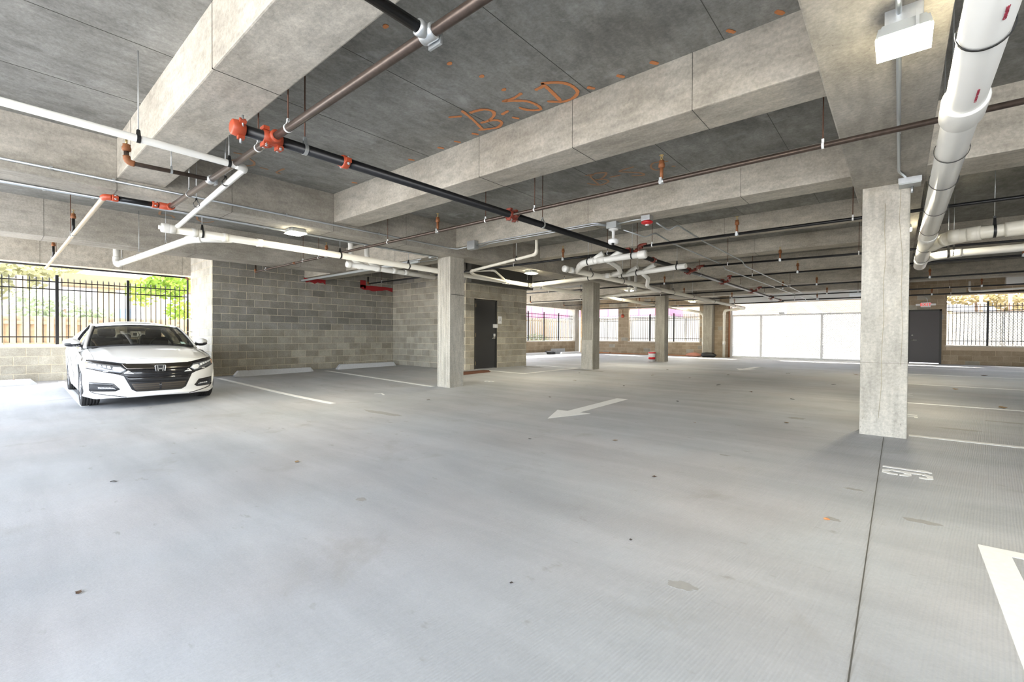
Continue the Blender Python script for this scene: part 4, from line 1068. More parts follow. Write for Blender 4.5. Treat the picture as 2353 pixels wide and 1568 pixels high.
# ------------------------------------------------------------------ fences in the openings
def spear(b, p, z0, z1, w=0.008, tip=True):
    x, y = p
    b.box((x-w, y-w, z0), (x+w, y+w, z1-(0.09 if tip else 0)))
    if tip:
        b.lathe([(0.0, -0.09), (0.009, -0.09), (0.015, -0.075), (0.009, -0.062), (0.013, -0.05), (0.0, 0.0)], (x, y, z1), (0, 0, 1), 6)
def fence(label, axis, fixed, a0, a1, posts, zb, zt, pitch=0.1085, tip=True, start=None, zpost=None, rails=(1.244, 1.06, -0.092), group='black steel fences'):
    t = thing('steel_fence', label, 'fence', ((fixed, a0, zb) if axis == 'y' else (a0, fixed, zb)), group)
    P = (lambda u: (fixed, u)) if axis == 'y' else (lambda u: (u, fixed))
    for u in posts:
        b = MB(); x, y = P(u); b.cbox((x-0.03, y-0.03, zb-0.005), (x+0.03, y+0.03, (zpost or zt+0.05)), 0.004)
        b.build('post', M['fence'], t)
    for z in rails:
        b = MB(); x, y = P(a0); x2, y2 = P(a1)
        if axis == 'y': b.box((x-0.012, y, z+H-0.013), (x+0.012, y2, z+H+0.013))
        else: b.box((x, y-0.012, z+H-0.013), (x2, y+0.012, z+H+0.013))
        b.build('rail', M['fence'], t)
    first = None
    u = start if start is not None else a0 + pitch/2
    while u < a1:
        if all(abs(u-q) > 0.045 for q in posts):
            x, y = P(u)
            if first is None:
                b = MB(); spear(b, (x, y), zb+0.045, zt, 0.0075, tip); first = b.build('picket', M['fence'], t); u0 = u
            else:
                o = first.copy(); COL.objects.link(o); o.parent = t
                o.location = (0, u-u0, 0) if axis == 'y' else (u-u0, 0, 0)
        u += pitch
    return t
zs2 = ZSILL + 0.055
fence('black spear-topped fence in the opening behind the white car', 'y', -15.6, -0.3, 3.88, (-0.15, 1.192, 2.53), zs2, 1.363+H, 0.1085, True, -0.24)
fence('black fence in the left far opening, before the corner column', 'y', -15.6, 16.6, 24.12, (16.66, 18.14, 19.62, 21.10, 22.58), zs2, 1.34+H, 0.1085, True)
fence('black fence in the small far window beside the weathered column', 'x', YF+0.1, -14.86, -12.88, (-14.5,), ZSILL+0.05, 1.25+H, 0.107, False, zpost=1.30+H, rails=(1.10, 0.92, -0.10))
fence('black fence in the wide far window with pink wall behind', 'x', YF+0.1, -12.18, -8.11, (-10.9, -9.52), ZSILL+0.05, 1.25+H, 0.107, False, zpost=1.30+H, rails=(1.10, 0.92, -0.10))
fence('black fence in the right window beside the exit door', 'x', YF+0.1, 1.45, 6.0, (2.58, 3.95, 5.3), ZSILL+0.03, 1.36+H, 0.1085, True, zpost=1.43+H, rails=(1.23, 1.07, -0.10))

# ------------------------------------------------------------------ perforated white screens and the gate
screen_mat, nt_, b_ = new_mat('white_screen')
b_.inputs['Base Color'].default_value = (0.86, 0.86, 0.85, 1); b_.inputs['Roughness'].default_value = 0.5
tr = nt_.nodes.new('ShaderNodeBsdfTranslucent'); tr.inputs[0].default_value = (0.85, 0.85, 0.83, 1)
ms = nt_.nodes.new('ShaderNodeMixShader'); ms.inputs[0].default_value = 0.45
nt_.links.new(b_.outputs[0], ms.inputs[1]); nt_.links.new(tr.outputs[0], ms.inputs[2]); nt_.links.new(ms.outputs[0], nt_.nodes['Material Output'].inputs[0])
def lattice(parent, x0, x1, y, z0, z1, name='lattice', px=0.085, pz=0.11, w=0.050):
    b = MB()
    for sg in (1, -1):
        k = (px)/(pz)                       # run per rise of one diagonal
        hgt = z1 - z0
        n0 = int(math.floor(-hgt*k/px)) - 1; n1 = int((x1-x0)/px) + int(hgt*k/px) + 2
        for i in range(n0, n1):
            xa = x0 + i*px
            # param from z0 to z1: x = xa + sg*k*(z-z0)
            za, zb = z0, z1
            xs, xe = xa, xa + sg*k*hgt
            def clip(xv): return z0 + (xv-xa)/(sg*k)
            lo, hi = min(xs, xe), max(xs, xe)
            if hi < x0 or lo > x1: continue
            cands = [z0, z1]
            ta, tb = (clip(x0), clip(x1)) if sg > 0 else (clip(x1), clip(x0))
            za = max(z0, ta); zb = min(z1, tb)
            if zb - za < 0.02: continue
            p0 = (xa + sg*k*(za-z0), za); p1 = (xa + sg*k*(zb-z0), zb)
            d = Vector((p1[0]-p0[0], 0, p1[1]-p0[1])).normalized(); s = Vector((-d.z, 0, d.x))*w/2
            yo = y + 0.002*sg
            q = [Vector((p0[0], yo, p0[1]))-s, Vector((p1[0], yo, p1[1]))-s, Vector((p1[0], yo, p1[1]))+s, Vector((p0[0], yo, p0[1]))+s]
            b.extrude(q, (0, 0.003, 0))
    return b.build(name, screen_mat, parent, None, None, None, 'stuff')
def screen(label, x0, x1, z0, z1):
    t = thing('perforated_screen', label, 'screen', (x0, YF+0.42, z0), 'white perforated screens')
    lattice(t, x0, x1, YF+0.42, z0, z1)
    for a, c in (((x0, z0-0.03), (x1, z0+0.02)), ((x0, z1-0.02), (x1, z1+0.03))):
        MB().box((a[0], YF+0.41, a[1]), (c[0], YF+0.45, c[1])).build('frame', M['white'], t)
    for x in np.arange(x0, x1+0.01, (x1-x0)/max(1, round((x1-x0)/1.7))):
        MB().box((x-0.02, YF+0.43, -0.1), (x+0.02, YF+0.47, z1+0.03)).build('post', M['white'], t)
    return t
screen('white perforated screen outside the two far windows', -15.4, -7.4, 0.55, 1.05+H)
screen('white perforated screen outside the right window', 1.35, 6.3, 0.45, 1.02+H)
gate = thing('sliding_gate', 'white perforated sliding gate closing the far exit lane', 'gate', (-6.5, YF+0.2, 0.0))
gx0, gx1, gy = -6.55, -0.50, YF+0.18
lattice(gate, gx0, gx1, gy, 0.16, 1.10+H, 'lattice')
for nm, a, c in (('bottom_rail', (gx0, gy-0.03, 0.035), (gx1, gy+0.03, 0.14)), ('top_rail', (gx0, gy-0.025, 1.07+H), (gx1, gy+0.025, 1.13+H)),
                 ('post', (gx0-0.05, gy-0.04, 0.04), (gx0+0.05, gy+0.04, 1.55+H)), ('post', (-5.24, gy-0.03, 0.13), (-5.16, gy+0.03, 1.08+H)), ('post', (-2.74, gy-0.03, 0.13), (-2.66, gy+0.03, 1.08+H)), ('post', (gx1-0.04, gy-0.03, 0.04), (gx1+0.04, gy+0.03, 1.2+H))):
    MB().cbox(a, c, 0.005).build(nm, M['white'], gate)
MB().cbox((-4.42, gy-0.06, 1.13+H), (-4.18, gy+0.03, 1.22+H), 0.01).build('gate_opener', M['white'], gate)
for x in (-6.0, -3.9, -1.4):
    b = MB(); b.lathe([(0.0, -0.02), (0.04, -0.02), (0.04, 0.02), (0.0, 0.02)], (x, gy, 0.045), (0, 1, 0), 12); b.build('wheel', M['galv'], gate)

MB().cbox((-6.6, YF-0.10, 1.70+H), (-0.45, YF-0.005, 2.16+H), 0.01).build('lit_look_panel', M['white'], WF)  # white panel added to make the header over the gate look lit

# ------------------------------------------------------------------ doors, signs
d1 = thing('door_1', 'black steel door with lever handle in the service room wall', 'door', (-9.9, 9.805, 0.06), None, S)
zd = 0.06
for a, c in (((-9.95, 9.805, zd), (-9.885, 9.855, 1.14+H)), ((-9.95, 10.78, zd), (-9.885, 10.83, 1.14+H)), ((-9.95, 9.805, 1.09+H), (-9.885, 10.83, 1.14+H))):
    MB().box(a, c).build('frame', M['frame'], d1)
MB().box((-9.95, 9.855, zd+0.01), (-9.905, 10.78, 1.09+H)).build('leaf', M['door'], d1)
MB().box((-9.99, 9.80, -0.05), (-9.87, 10.83, zd)).build('threshold', M['sill'], d1)
for z in (0.93, 0.02, -0.86):
    MB().box((-9.91, 9.845, z+H-0.055), (-9.89, 9.872, z+H+0.055)).build('hinge', M['brass'], d1)
lock = MB().cbox((-9.905, 10.64, 0.25+H), (-9.885, 10.77, 0.37+H), 0.006).build('lock_plate', M['steel'], d1)
MB().box((-9.89, 10.77, 0.25+H), (-9.875, 10.85, 0.37+H)).build('strike_guard', M['steel'], d1)
hb = MB(); hb.lathe([(0.0, 0), (0.04, 0), (0.04, 0.015), (0.02, 0.02), (0.02, 0.06)], (-9.905, 10.71, -0.07+H), (1, 0, 0), 14); hb.tube([(-9.85, 10.71, -0.07+H), (-9.845, 10.62, -0.075+H), (-9.85, 10.56, -0.085+H)], 0.012, 8); hb.box((-9.905, 10.67, -0.03+H), (-9.885, 10.75, 0.06+H)); hb.build('handle', M['steel'], d1)
MB().box((-9.925, 9.63, 1.165+H), (-9.893, 11.05, 1.355+H)).build('lintel', M['block_light'], W4)
sg = thing('wall_sign', 'small white sign with a grey letter A beside the black door', 'sign', (-9.89, 10.965, 0.40+H))
MB().cbox((-9.892, 10.88, 0.39+H), (-9.880, 11.05, 0.63+H), 0.003).build('plate', M['white'], sg)
text_mesh('letter', 'A', 0.17, plain('sign_grey', (0.42, 0.40, 0.42), 0.6), sg, Matrix(((0, 0, 1, -9.879), (1, 0, 0, 10.965), (0, 1, 0, 0.51+H), (0, 0, 0, 1))), 0.001)

d2 = thing('door_2', 'dark grey exit door at the far right under the exit sign', 'door', (0.79, YF, 0.05), None, S)
dx0, dx1 = DOOR2
for a, c in (((dx0, YF-0.012, 0.04), (dx0+0.06, YF+0.06, 1.16+H)), ((dx1-0.07, YF-0.012, 0.04), (dx1, YF+0.06, 1.16+H)), ((dx0, YF-0.012, 1.10+H), (dx1, YF+0.06, 1.16+H))):
    MB().box(a, c).build('frame', M['frame'], d2)
MB().box((dx0+0.06, YF+0.01, 0.105), (dx1-0.07, YF+0.05, 1.10+H)).build('leaf', M['door_far'], d2)
MB().box((dx0, YF-0.03, 0.03), (dx1, YF+0.25, 0.065)).build('threshold', M['white'], d2)  # white colour stands in for sunlight leaking under the door
hb = MB(); hb.lathe([(0.0, 0), (0.045, 0), (0.045, 0.015), (0.02, 0.02), (0.02, 0.06)], (dx0+0.16, YF+0.01, -0.08+H), (0, -1, 0), 14); hb.tube([(dx0+0.16, YF-0.045, -0.08+H), (dx0+0.30, YF-0.05, -0.085+H)], 0.013, 8); hb.build('handle', M['steel'], d2)
hb = MB(); hb.lathe([(0.0, 0), (0.035, 0), (0.03, 0.02), (0.0, 0.022)], (dx0+0.15, YF+0.01, 0.12+H), (0, -1, 0), 12); hb.build('deadbolt', M['steel'], d2)

ex = thing('exit_sign', 'red and white exit sign with two lamp heads above the dark door', 'sign', (0.82, YF-0.01, 1.30+H))
MB().cbox((0.66, YF-0.07, 1.255+H), (0.97, YF-0.01, 1.455+H), 0.025).build('body', M['white'], ex)
red_lit = emit('exit_red', (0.85, 0.03, 0.03), 0.6)
text_mesh('letters', 'EXIT', 0.165, red_lit, ex, Matrix(((1, 0, 0, 0.815), (0, 0, -1, YF-0.0715), (0, 1, 0, 1.355+H), (0, 0, 0, 1))), 0.002)
for x in (0.585, 1.045):
    MB().cbox((x-0.075, YF-0.065, 1.32+H), (x+0.075, YF-0.012, 1.40+H), 0.012).build('lamp_head', M['white'], ex)
pipe_run('exit_sign_conduit', 'bent white conduit rising from the exit sign', 'conduit', [(0.86, YF-0.04, 1.455+H), (0.86, YF-0.04, 1.60+H), (0.80, YF-0.04, 1.66+H)], 0.012, 'white', None, 0.04, 8, False)
bell = thing('alarm_bell', 'small red alarm bell on the far wall pier between the windows', 'alarm', (-12.56, YF-0.03, 1.24+H))
MB().lathe([(0.0, 0), (0.09, 0.0), (0.11, 0.03), (0.08, 0.06), (0.0, 0.075)], (-12.56, YF-0.01, 1.22+H), (0, -1, 0), 16).build('gong', M['red_fit'], bell)
MB().cyl((-12.56, YF-0.02, 1.32+H), (-12.56, YF-0.02, 1.58+H), 0.012, 8).build('conduit', M['rust'], bell)
boxthing('wall_box', 'small grey box hanging from the last beam left of the right column', 'box', R(-1.45, 21.5, 1.56), R(-1.05, 21.7, 1.80), 'grey_box')
wp = pipe_run('drain_pipe', 'white pipe loop high on the right wall above the window', 'drain pipe', [R(2.05, 24.7, 2.2), R(2.05, 24.7, 1.80), R(3.1, 24.68, 1.84), R(5.5, 24.66, 1.9)], 0.035, 'pvc', 'white drain pipes', 0.09, 12)
MB().cbox(R(3.0, 24.55, 1.98), R(3.9, 24.85, 2.29), 0.02).build('white_duct', M['white'], None, 'white boxed duct at the top of the right wall', 'duct')

# ------------------------------------------------------------------ floor markings
def mark(b, name, label, cat='marking', group=None): return b.build(name, M['paint'], None, label, cat, group)
LN = 'white stall lines'
mark(band((-15.0, 1.21), (-10.15, 1.095), 0.10), 'stall_line', 'white stall line on the floor along the near side of the car', 'marking', LN)
mark(band((-13.0, 3.86), (-7.35, 3.90), 0.10), 'stall_line', 'white stall line right of the white car', 'marking', LN)
mark(band((-12.9, 6.62), (-7.80, 6.46), 0.10), 'stall_line', 'white stall line ending at the centre column', 'marking', LN)
b = band((-9.55, 9.86), (-8.0, 9.88), 0.09); b2_ = band((-8.0, 9.84), (-8.03, 12.7), 0.09); b.add(b2_.v, b2_.f); b2_ = band((-9.75, 12.74), (-8.0, 12.72), 0.09); b.add(b2_.v, b2_.f)
mark(b, 'stall_line', 'white line frame on the floor in front of the black door', 'marking', LN)
mark(band((0.10, 6.80), (6.0, 6.80), 0.095), 'stall_line', 'white stall line running right from the foot of the right column', 'marking', LN)
mark(band((0.05, 10.0), (6.5, 10.15), 0.095), 'stall_line', 'second white stall line behind the right column', 'marking', LN)
mark(band((0.05, 13.75), (6.8, 13.95), 0.095), 'stall_line', 'third white stall line behind the right column', 'marking', LN)
mark(band((0.05, 17.2), (6.8, 17.6), 0.095), 'stall_line', 'fourth white stall line behind the right column', 'marking', LN)
mark(band((0.05, 20.6), (3.0, 20.7), 0.09), 'stall_line', 'faint fifth white stall line nearest the exit door', 'marking', LN)
b = band((0.345, 3.50), (5.5, 3.62), 0.085); b2_ = band((0.40, 3.53), (0.40, -0.8), 0.115, 14, 0.0045); b.add(b2_.v, b2_.f)
mark(b, 'stall_line', 'wide white stall corner at the lower right edge', 'marking', LN)
def arrow(tip, tail, hw, sw, hl, label):
    d = (Vector((*tail, 0)) - Vector((*tip, 0))); L = d.length; d.normalize(); s = Vector((-d.y, d.x, 0)); o = Vector((*tip, 0))
    b = MB()
    P = lambda a, c: tuple((o + d*a + s*c).xy)
    for poly in ([P(0, 0), P(hl, hw), P(hl, -hw)], ):
        e = strip(poly); b.add(e.v, e.f)
    e = band(P(hl-0.02, 0), P(L, 0), sw*2); b.add(e.v, e.f)
    return mark(b, 'floor_arrow', label)
arrow((-3.68, 5.08), (-3.74, 7.42), 0.285, 0.105, 0.68, 'white arrow painted in the middle of the aisle pointing to the viewer')
arrow((-3.82, 15.5), (-3.70, 17.5), 0.30, 0.11, 0.70, 'small white arrow painted far down the aisle near the gate')
def floor_text(name, body, size, c, ang, label, xs=1.0):
    z = fzs(*c) + 0.0025
    ca, sa = math.cos(ang), math.sin(ang)
    mw = Matrix(((ca*xs, -sa, 0, c[0]), (sa*xs, ca, 0, c[1]), (0, 0, 1, z), (0, 0, 0, 1)))
    o = text_mesh(name, body, size, M['paint'], None, mw, 0.0012)
    tag(o, label, 'marking', 'stall numbers')
    return o
# drivers face +X on the right: the top of the digits points to +X
def stencil16():
    b = MB()
    def st(pl):
        e = strip(pl, -0.003, 0.0025); b.add(e.v, e.f)
    ox, oy = -0.093, 5.115           # foot of the 1, x is up, -y is right
    P = lambda r, u: (ox+u, oy-r)
    st([P(0.0, 0.0), P(0.045, 0.0), P(0.045, 0.315), P(0.012, 0.315), P(-0.022, 0.265), P(-0.022, 0.225), P(0.0, 0.225)])
    # the 6, cut in stencil pieces
    q = 0.105
    outer = [(q+0.02, 0.0), (q+0.07, 0.0), (q+0.115, 0.03), (q+0.125, 0.06)]
    st([P(q, 0.04), P(q+0.03, 0.0), P(q+0.075, 0.0), P(q+0.055, 0.045), P(q+0.045, 0.06)])
    st([P(q+0.085, 0.0), P(q+0.13, 0.0), P(q+0.165, 0.04), P(q+0.165, 0.10), P(q+0.125, 0.10), P(q+0.12, 0.06), P(q+0.095, 0.045)])
    st([P(q, 0.05), P(q+0.045, 0.07), P(q+0.05, 0.13), P(q+0.08, 0.145), P(q+0.08, 0.185), P(q+0.045, 0.18), P(q+0.045, 0.24), P(q+0.0, 0.26)])
    st([P(q+0.09, 0.145), P(q+0.12, 0.13), P(q+0.125, 0.11), P(q+0.165, 0.11), P(q+0.16, 0.16), P(q+0.125, 0.185), P(q+0.09, 0.185)])
    st([P(q, 0.27), P(q+0.045, 0.25), P(q+0.06, 0.275), P(q+0.11, 0.28), P(q+0.13, 0.315), P(q+0.04, 0.315)])
    st([P(q+0.12, 0.278), P(q+0.125, 0.23), P(q+0.165, 0.23), P(q+0.165, 0.285), P(q+0.14, 0.315)])
    return mark(b, 'stall_number', 'white stencilled number 16 on the floor before the right column', 'marking', 'stall numbers')
stencil16()
RM = math.radians(-90)
floor_text('stall_number', '15', 0.42, (0.05, 8.42), RM, 'white stall number behind the right column, half hidden')
floor_text('stall_number', '14', 0.42, (0.05, 11.4), RM, 'second white stall number behind the right column')
floor_text('stall_number', '7', 0.42, (-7.66, 5.08), -RM, 'worn white stall number before the empty stall left of the centre column')
floor_text('stall_number', '8', 0.40, (-7.46, 7.92), -RM, 'white stall number right of the centre column')

# ------------------------------------------------------------------ wheel stops and clutter
def wheel_stop(x, y0, y1, w, h, label, mat='kerb', axis='y', grp='concrete wheel stops'):
    z = fzs(x, (y0+y1)/2) - 0.012
    t = thing('wheel_stop', label, 'wheel stop', (x, (y0+y1)/2, z), grp)
    b = MB()
    sec = [(-w/2, 0), (w/2, 0), (w*0.33, h), (-w*0.33, h)]
    pts = []
    for yy, k in ((y0, 1.0), (y0+0.10, 1.0), (y1-0.10, 1.0), (y1, 1.0)):
        hh = 0.25 if yy in (y0, y1) else 1.0
        for sx, sz in sec: pts.append((x+sx*(0.85 if yy in (y0, y1) else 1), yy, z+max(sz*hh, 0)))
    fs = []
    for i in range(3):
        for j in range(4): fs.append((i*4+j, i*4+(j+1) % 4, (i+1)*4+(j+1) % 4, (i+1)*4+j))
    fs += [(0, 3, 2, 1), (12, 13, 14, 15)]
    b.add(pts, fs); b.build('kerb', M[mat], t)
    for yy in (y0+0.35, y1-0.35):
        MB().cyl((x, yy, z+h-0.005), (x, yy, z+h+0.004), 0.018, 8).build('pin', M['rust'], t)
    return t
wheel_stop(-13.05, 4.22, 6.30, 0.20, 0.15, 'grey wheel stop at the block wall beside the white car')
wheel_stop(-13.05, 7.05, 9.15, 0.20, 0.15, 'grey wheel stop at the block wall in the far empty stall')
wheel_stop(-14.75, -1.2, 0.80, 0.20, 0.14, 'grey wheel stop at the left edge under the fence')
wheel_stop(-9.10, 8.0, 9.62, 0.30, 0.075, 'dark brown rubber wheel stop before the service room corner', 'black_brown' if 'black_brown' in M else 'rod', 'y', None)
wheel_stop(-15.05, 18.3, 20.6, 0.2, 0.13, 'white wheel stop under the far left fence, nearer one', 'white', 'y', 'white wheel stops')
wheel_stop(-14.9, 21.8, 23.9, 0.2, 0.13, 'white wheel stop under the far left fence, next to the corner column', 'white', 'y', 'white wheel stops')
bk = thing('bucket', 'red and white bucket at the foot of the column farther back', 'bucket', (-7.80, 18.12, fzs(-7.8, 18.1)))
zb_ = fzs(-7.8, 18.1)
MB().lathe([(0.0, 0.0), (0.115, 0.0), (0.145, 0.34), (0.15, 0.36), (0.14, 0.36), (0.11, 0.03)], (-7.80, 18.10, zb_), (0, 0, 1), 18).build('pail', M['white'], bk)
MB().lathe([(0.152, 0.0), (0.156, 0.01), (0.156, 0.05), (0.10, 0.06), (0.0, 0.06)], (-7.80, 18.10, zb_+0.34), (0, 0, 1), 18).build('lid', M['red'], bk)
MB().lathe([(0.127, 0.0), (0.14, 0.0), (0.143, 0.09), (0.133, 0.09)], (-7.80, 18.10, zb_+0.10), (0, 0, 1), 18).build('band', M['red'], bk)
def lump(name, label, cat, c, rad, mat, seed, squash=0.7):
    r = random.Random(seed)
    bm = bmesh.new(); bmesh.ops.create_icosphere(bm, subdivisions=3, radius=1)
    ph = [r.uniform(0, 6) for _ in range(6)]
    for v in bm.verts:
        k = 1 + 0.10*math.sin(5*v.co.x+ph[0]) + 0.09*math.sin(7*v.co.y+ph[1]) + 0.08*math.sin(9*v.co.z+ph[2]+3*v.co.x)
        v.co = Vector((v.co.x*rad[0]*k, v.co.y*rad[1]*k, max(v.co.z*k, -squash)*rad[2]))
    z = fzs(c[0], c[1])
    for v in bm.verts: v.co += Vector((c[0], c[1], z + rad[2]*squash))
    return MB().bm(bm, True).build(name, M[mat], None, label, cat)
M['pinkbag'] = plain('pink_sack', (0.55, 0.24, 0.16), 0.7, var=0.2, scale=20)
lump('sack', 'reddish sack lying at the far wall left of the downpipe', 'sack', (-8.25, 24.55), (0.42, 0.2, 0.12), 'pinkbag', 4)
lump('rubbish_bag', 'black rubbish bag lying at the foot of the far pier', 'bag', (-7.42, 24.15), (0.36, 0.18, 0.15), 'black', 5)
lump('rubbish_bag', 'black rubbish bag lying under the far left fence', 'bag', (-15.05, 20.95), (0.2, 0.45, 0.12), 'black', 6)
sh = thing('striped_panel', 'pale ribbed panel leaning on the low wall at the far left', 'panel', (-15.3, 22.2, 0.06))
for i in range(14):
    y = 21.5 + i*0.1
    MB().box((-15.40+0.002*i, y, 0.07), (-15.36+0.002*i, y+0.09, 0.36)).build('rib', M['kerb'], sh)
b = MB(); b.box((-13.2, 24.72, 0.065), (-8.35, 24.82, 0.105)); b.build('timber_board', plain('orange_wood', (0.42, 0.15, 0.045), 0.7, var=0.2, scale=10), None, 'long orange-brown board lying along the foot of the far wall', 'board')
for i, (x, w) in enumerate(((-13.9, 0.35), (-13.2, 0.5))):
    b = MB(); b.rbox((x-0.3, 24.30-0.2*i, 0.085+0.03*i), (w+0.5, 0.24, 0.05), Matrix.Rotation(0.12*i+0.05, 3, 'Z')); b.build('timber_offcut', bpy.data.materials['orange_wood'], None, ('short orange offcut lying near the far left corner', 'longer orange offcut lying beside the long board')[i], 'board')

# fallen leaves and bits on the floor: one mesh each, near ones where the photo shows them
leaf_mats = [plain('leaf_brown', (0.10, 0.06, 0.035), 0.8), plain('leaf_dark', (0.035, 0.028, 0.022), 0.8), plain('leaf_tan', (0.30, 0.20, 0.10), 0.8)]
def leaf_mesh(seed):
    r = random.Random(seed); n = 9; vs = []; fs = []
    L = 1.0
    for i in range(n):
        t = i/(n-1); w = 0.36*math.sin(math.pi*t)**0.8*(1+0.3*math.sin(9*t+seed))
        zc = 0.12*math.sin(math.pi*t*1.2+seed) + 0.16
        vs += [(t-0.5, -w, zc+0.18*w), (t-0.5, 0, zc-0.05), (t-0.5, w, zc+0.25*w)]
    for i in range(n-1):
        a = i*3; fs += [(a, a+1, a+4, a+3), (a+1, a+2, a+5, a+4)]
    me = bpy.data.meshes.new('leaf'); me.from_pydata(vs, [], fs); me.materials.append(leaf_mats[seed % 3])
    for p in me.polygons: p.use_smooth = True
    return me
lm = [leaf_mesh(i) for i in range(6)]
spots = [(-2.83,0.28,.035),(-4.78,0.68,.045),(-2.34,4.48,.06),(-1.5,3.55,.045),(-1.37,1.61,.02),(-4.22,1.89,.05),(-6.37,5.17,.06),(-2.86,7.7,.06),(-1.09,6.74,.07),(-4.88,6.8,.06),(-3.11,3.96,.045),(-5.1,11.9,.09),(-4.09,11.87,.08),(-3.05,10.67,.09),(1.23,10.24,.13),(1.8,17.87,.16),(-1.14,2.38,.02),(-6.0,9.4,.08),(-2.2,9.8,.09),(-1.4,9.2,.08),(-3.6,13.5,.10),(-5.6,14.2,.1),(-1.1,12.4,.1),(0.9,13.0,.11),(-2.4,15.0,.1),(-4.6,9.2,.06),(-0.9,15.9,.12),(-7.0,11.2,.07),(2.4,12.2,.1),(-2.0,6.0,.05)]
where = ['nearest the bottom left edge', 'alone on the left foreground', 'in mid floor before the arrow', 'on the right foreground', 'at bottom centre', 'left of the arrow, nearer', 'before the centre column', 'beside the arrow tail', 'left of the right column', 'between centre column and arrow', 'below the arrow tip', 'behind the arrow, left one', 'behind the arrow, right one', 'beyond the arrow', 'on a stall line at the right', 'on the far right floor']
for i, (x, y, s) in enumerate(spots):
    o = bpy.data.objects.new('fallen_leaf', lm[i % 6]); COL.objects.link(o)
    o.location = (x, y, fzs(x, y)+0.002); o.scale = (s, s, s*0.55); o.rotation_euler = (0, 0, i*1.7)
    tag(o, ('dry leaf on the floor ' + where[i]) if i < len(where) else 'tiny dry leaf far down the aisle floor', 'leaf', 'fallen leaves' if i < len(where) else 'far fallen leaves')
lump('orange_scrap', 'tiny orange scrap on the floor before the right column', 'scrap', (-0.33, 3.42), (0.016, 0.012, 0.006), 'orange', 9)
stain_m = plain('oil_stain', (0.315, 0.308, 0.29), 0.75, var=0.15, scale=30)
stain_d = plain('dark_stain', (0.25, 0.24, 0.22), 0.75, var=0.15, scale=30)
def stain(c, rx, ry, seed, m):
    r = random.Random(seed); n = 36; ph = [r.uniform(0, 6) for _ in range(3)]
    K = lambda q: 0.85+0.16*math.sin(2*q+ph[0])+0.10*math.sin(5*q+ph[1])+0.05*math.sin(11*q+ph[2])
    pts = [(c[0]+rx*math.cos(2*math.pi*i/n)*K(2*math.pi*i/n), c[1]+ry*math.sin(2*math.pi*i/n)*K(2*math.pi*i/n)) for i in range(n)]
    b = strip(pts, -0.003, 0.0012); b.build('stain', m, FLOOR)
for i, (x, y, rx, ry) in enumerate(((-1.05, 7.2, .13, .07), (-5.9, 3.9, .45, .10), (-0.75, 2.1, .08, .04), (-0.24, 4.2, .06, .035), (0.12, 3.75, .09, .05), (-0.3, 3.45, .05, .03), (-2.9, 1.75, .06, .03), (-1.25, 4.6, .05, .03), (0.55, 7.6, .2, .07), (1.1, 8.6, .25, .06))):
    stain((x, y), rx, ry, i, stain_m)
stain((-7.4, 12.15), 0.75, 0.16, 40, stain_d); stain((-9.3, 12.0), 0.4, 0.3, 41, stain_d)

# ------------------------------------------------------------------ outside
gm = plain('outside_concrete', (0.64, 0.62, 0.58), 0.9, var=0.12, scale=1.5)
b = MB(); b.box((-90, -60, -0.35), (X0, 90, -0.14));  b.box((X1, -60, -0.35), (90, Y1, -0.14)); b.box((X0, -60, -0.35), (X1, Y0, -0.16))
b.build('ground', gm, None, 'sunlit pale ground outside the garage', 'ground', None, S)
MB().box((X0, Y1, -0.35), (90, 90, -0.12)).build('ground', plain('asphalt', (0.13, 0.13, 0.135), 0.9, var=0.15, scale=2), None, 'asphalt lane beyond the gate', 'ground', None, S)
# board fence behind the left openings
def board_fence(label, y0, y1, zt, x=-18.0):
    t = thing('board_fence', label, 'fence', (x, y0, -0.14), 'wooden board fences')
    for z in (0.15, 0.75, zt-0.22): MB().box((x-0.02, y0, z), (x+0.02, y1, z+0.09)).build('rail', M['wood'], t)
    y = y0; i = 0; first = {}
    while y < y1:
        sd = i % 2
        h = zt
        key = sd
        if key not in first:
            b = MB(); xx = x + (0.02 if sd else -0.045)
            b.box((xx, y, -0.14), (xx+0.022, y+0.14, zt)); first[key] = (b.build('board', M['wood'], t), y)
        else:
            o, yo = first[key]; c = o.copy(); COL.objects.link(c); c.parent = t; c.location = (0, y-yo, 0.012*math.sin(i*2.1))
        y += 0.118; i += 1
    return t
board_fence('wooden board fence outside behind the white car', -0.6, 6.0, 1.56)
board_fence('tall wooden board fence outside the far left opening', 20.5, 29.5, 2.25, -17.6)
house = thing('porch_house', 'pale house porch with brown eave outside the left opening', 'house', (-23, 2.5, -0.14))
pm = plain('porch_tan', (0.44, 0.34, 0.23), 0.8, var=0.1); pw = plain('porch_white', (0.52, 0.50, 0.47), 0.8)
for y0, y1 in ((0.75, 1.02), (2.85, 3.35), (4.25, 4.85), (5.9, 6.3)): MB().box((-23.2, y0, -0.14), (-22.9, y1, 1.98+H)).build('porch_post', pm, house)
MB().box((-23.6, 1.9, 1.72+H), (-22.6, 9.0, 2.15+H)).build('eave', plain('eave_brown', (0.22, 0.16, 0.085), 0.8, var=0.3, scale=4), house)
MB().box((-26.5, -2.0, -0.14), (-26.2, 10, 4.5)).build('house_wall', pw, house)
MB().box((-26.25, 3.2, 0.4), (-26.15, 4.4, 2.2)).build('house_window', plain('window_blue', (0.25, 0.42, 0.58), 0.2), house)
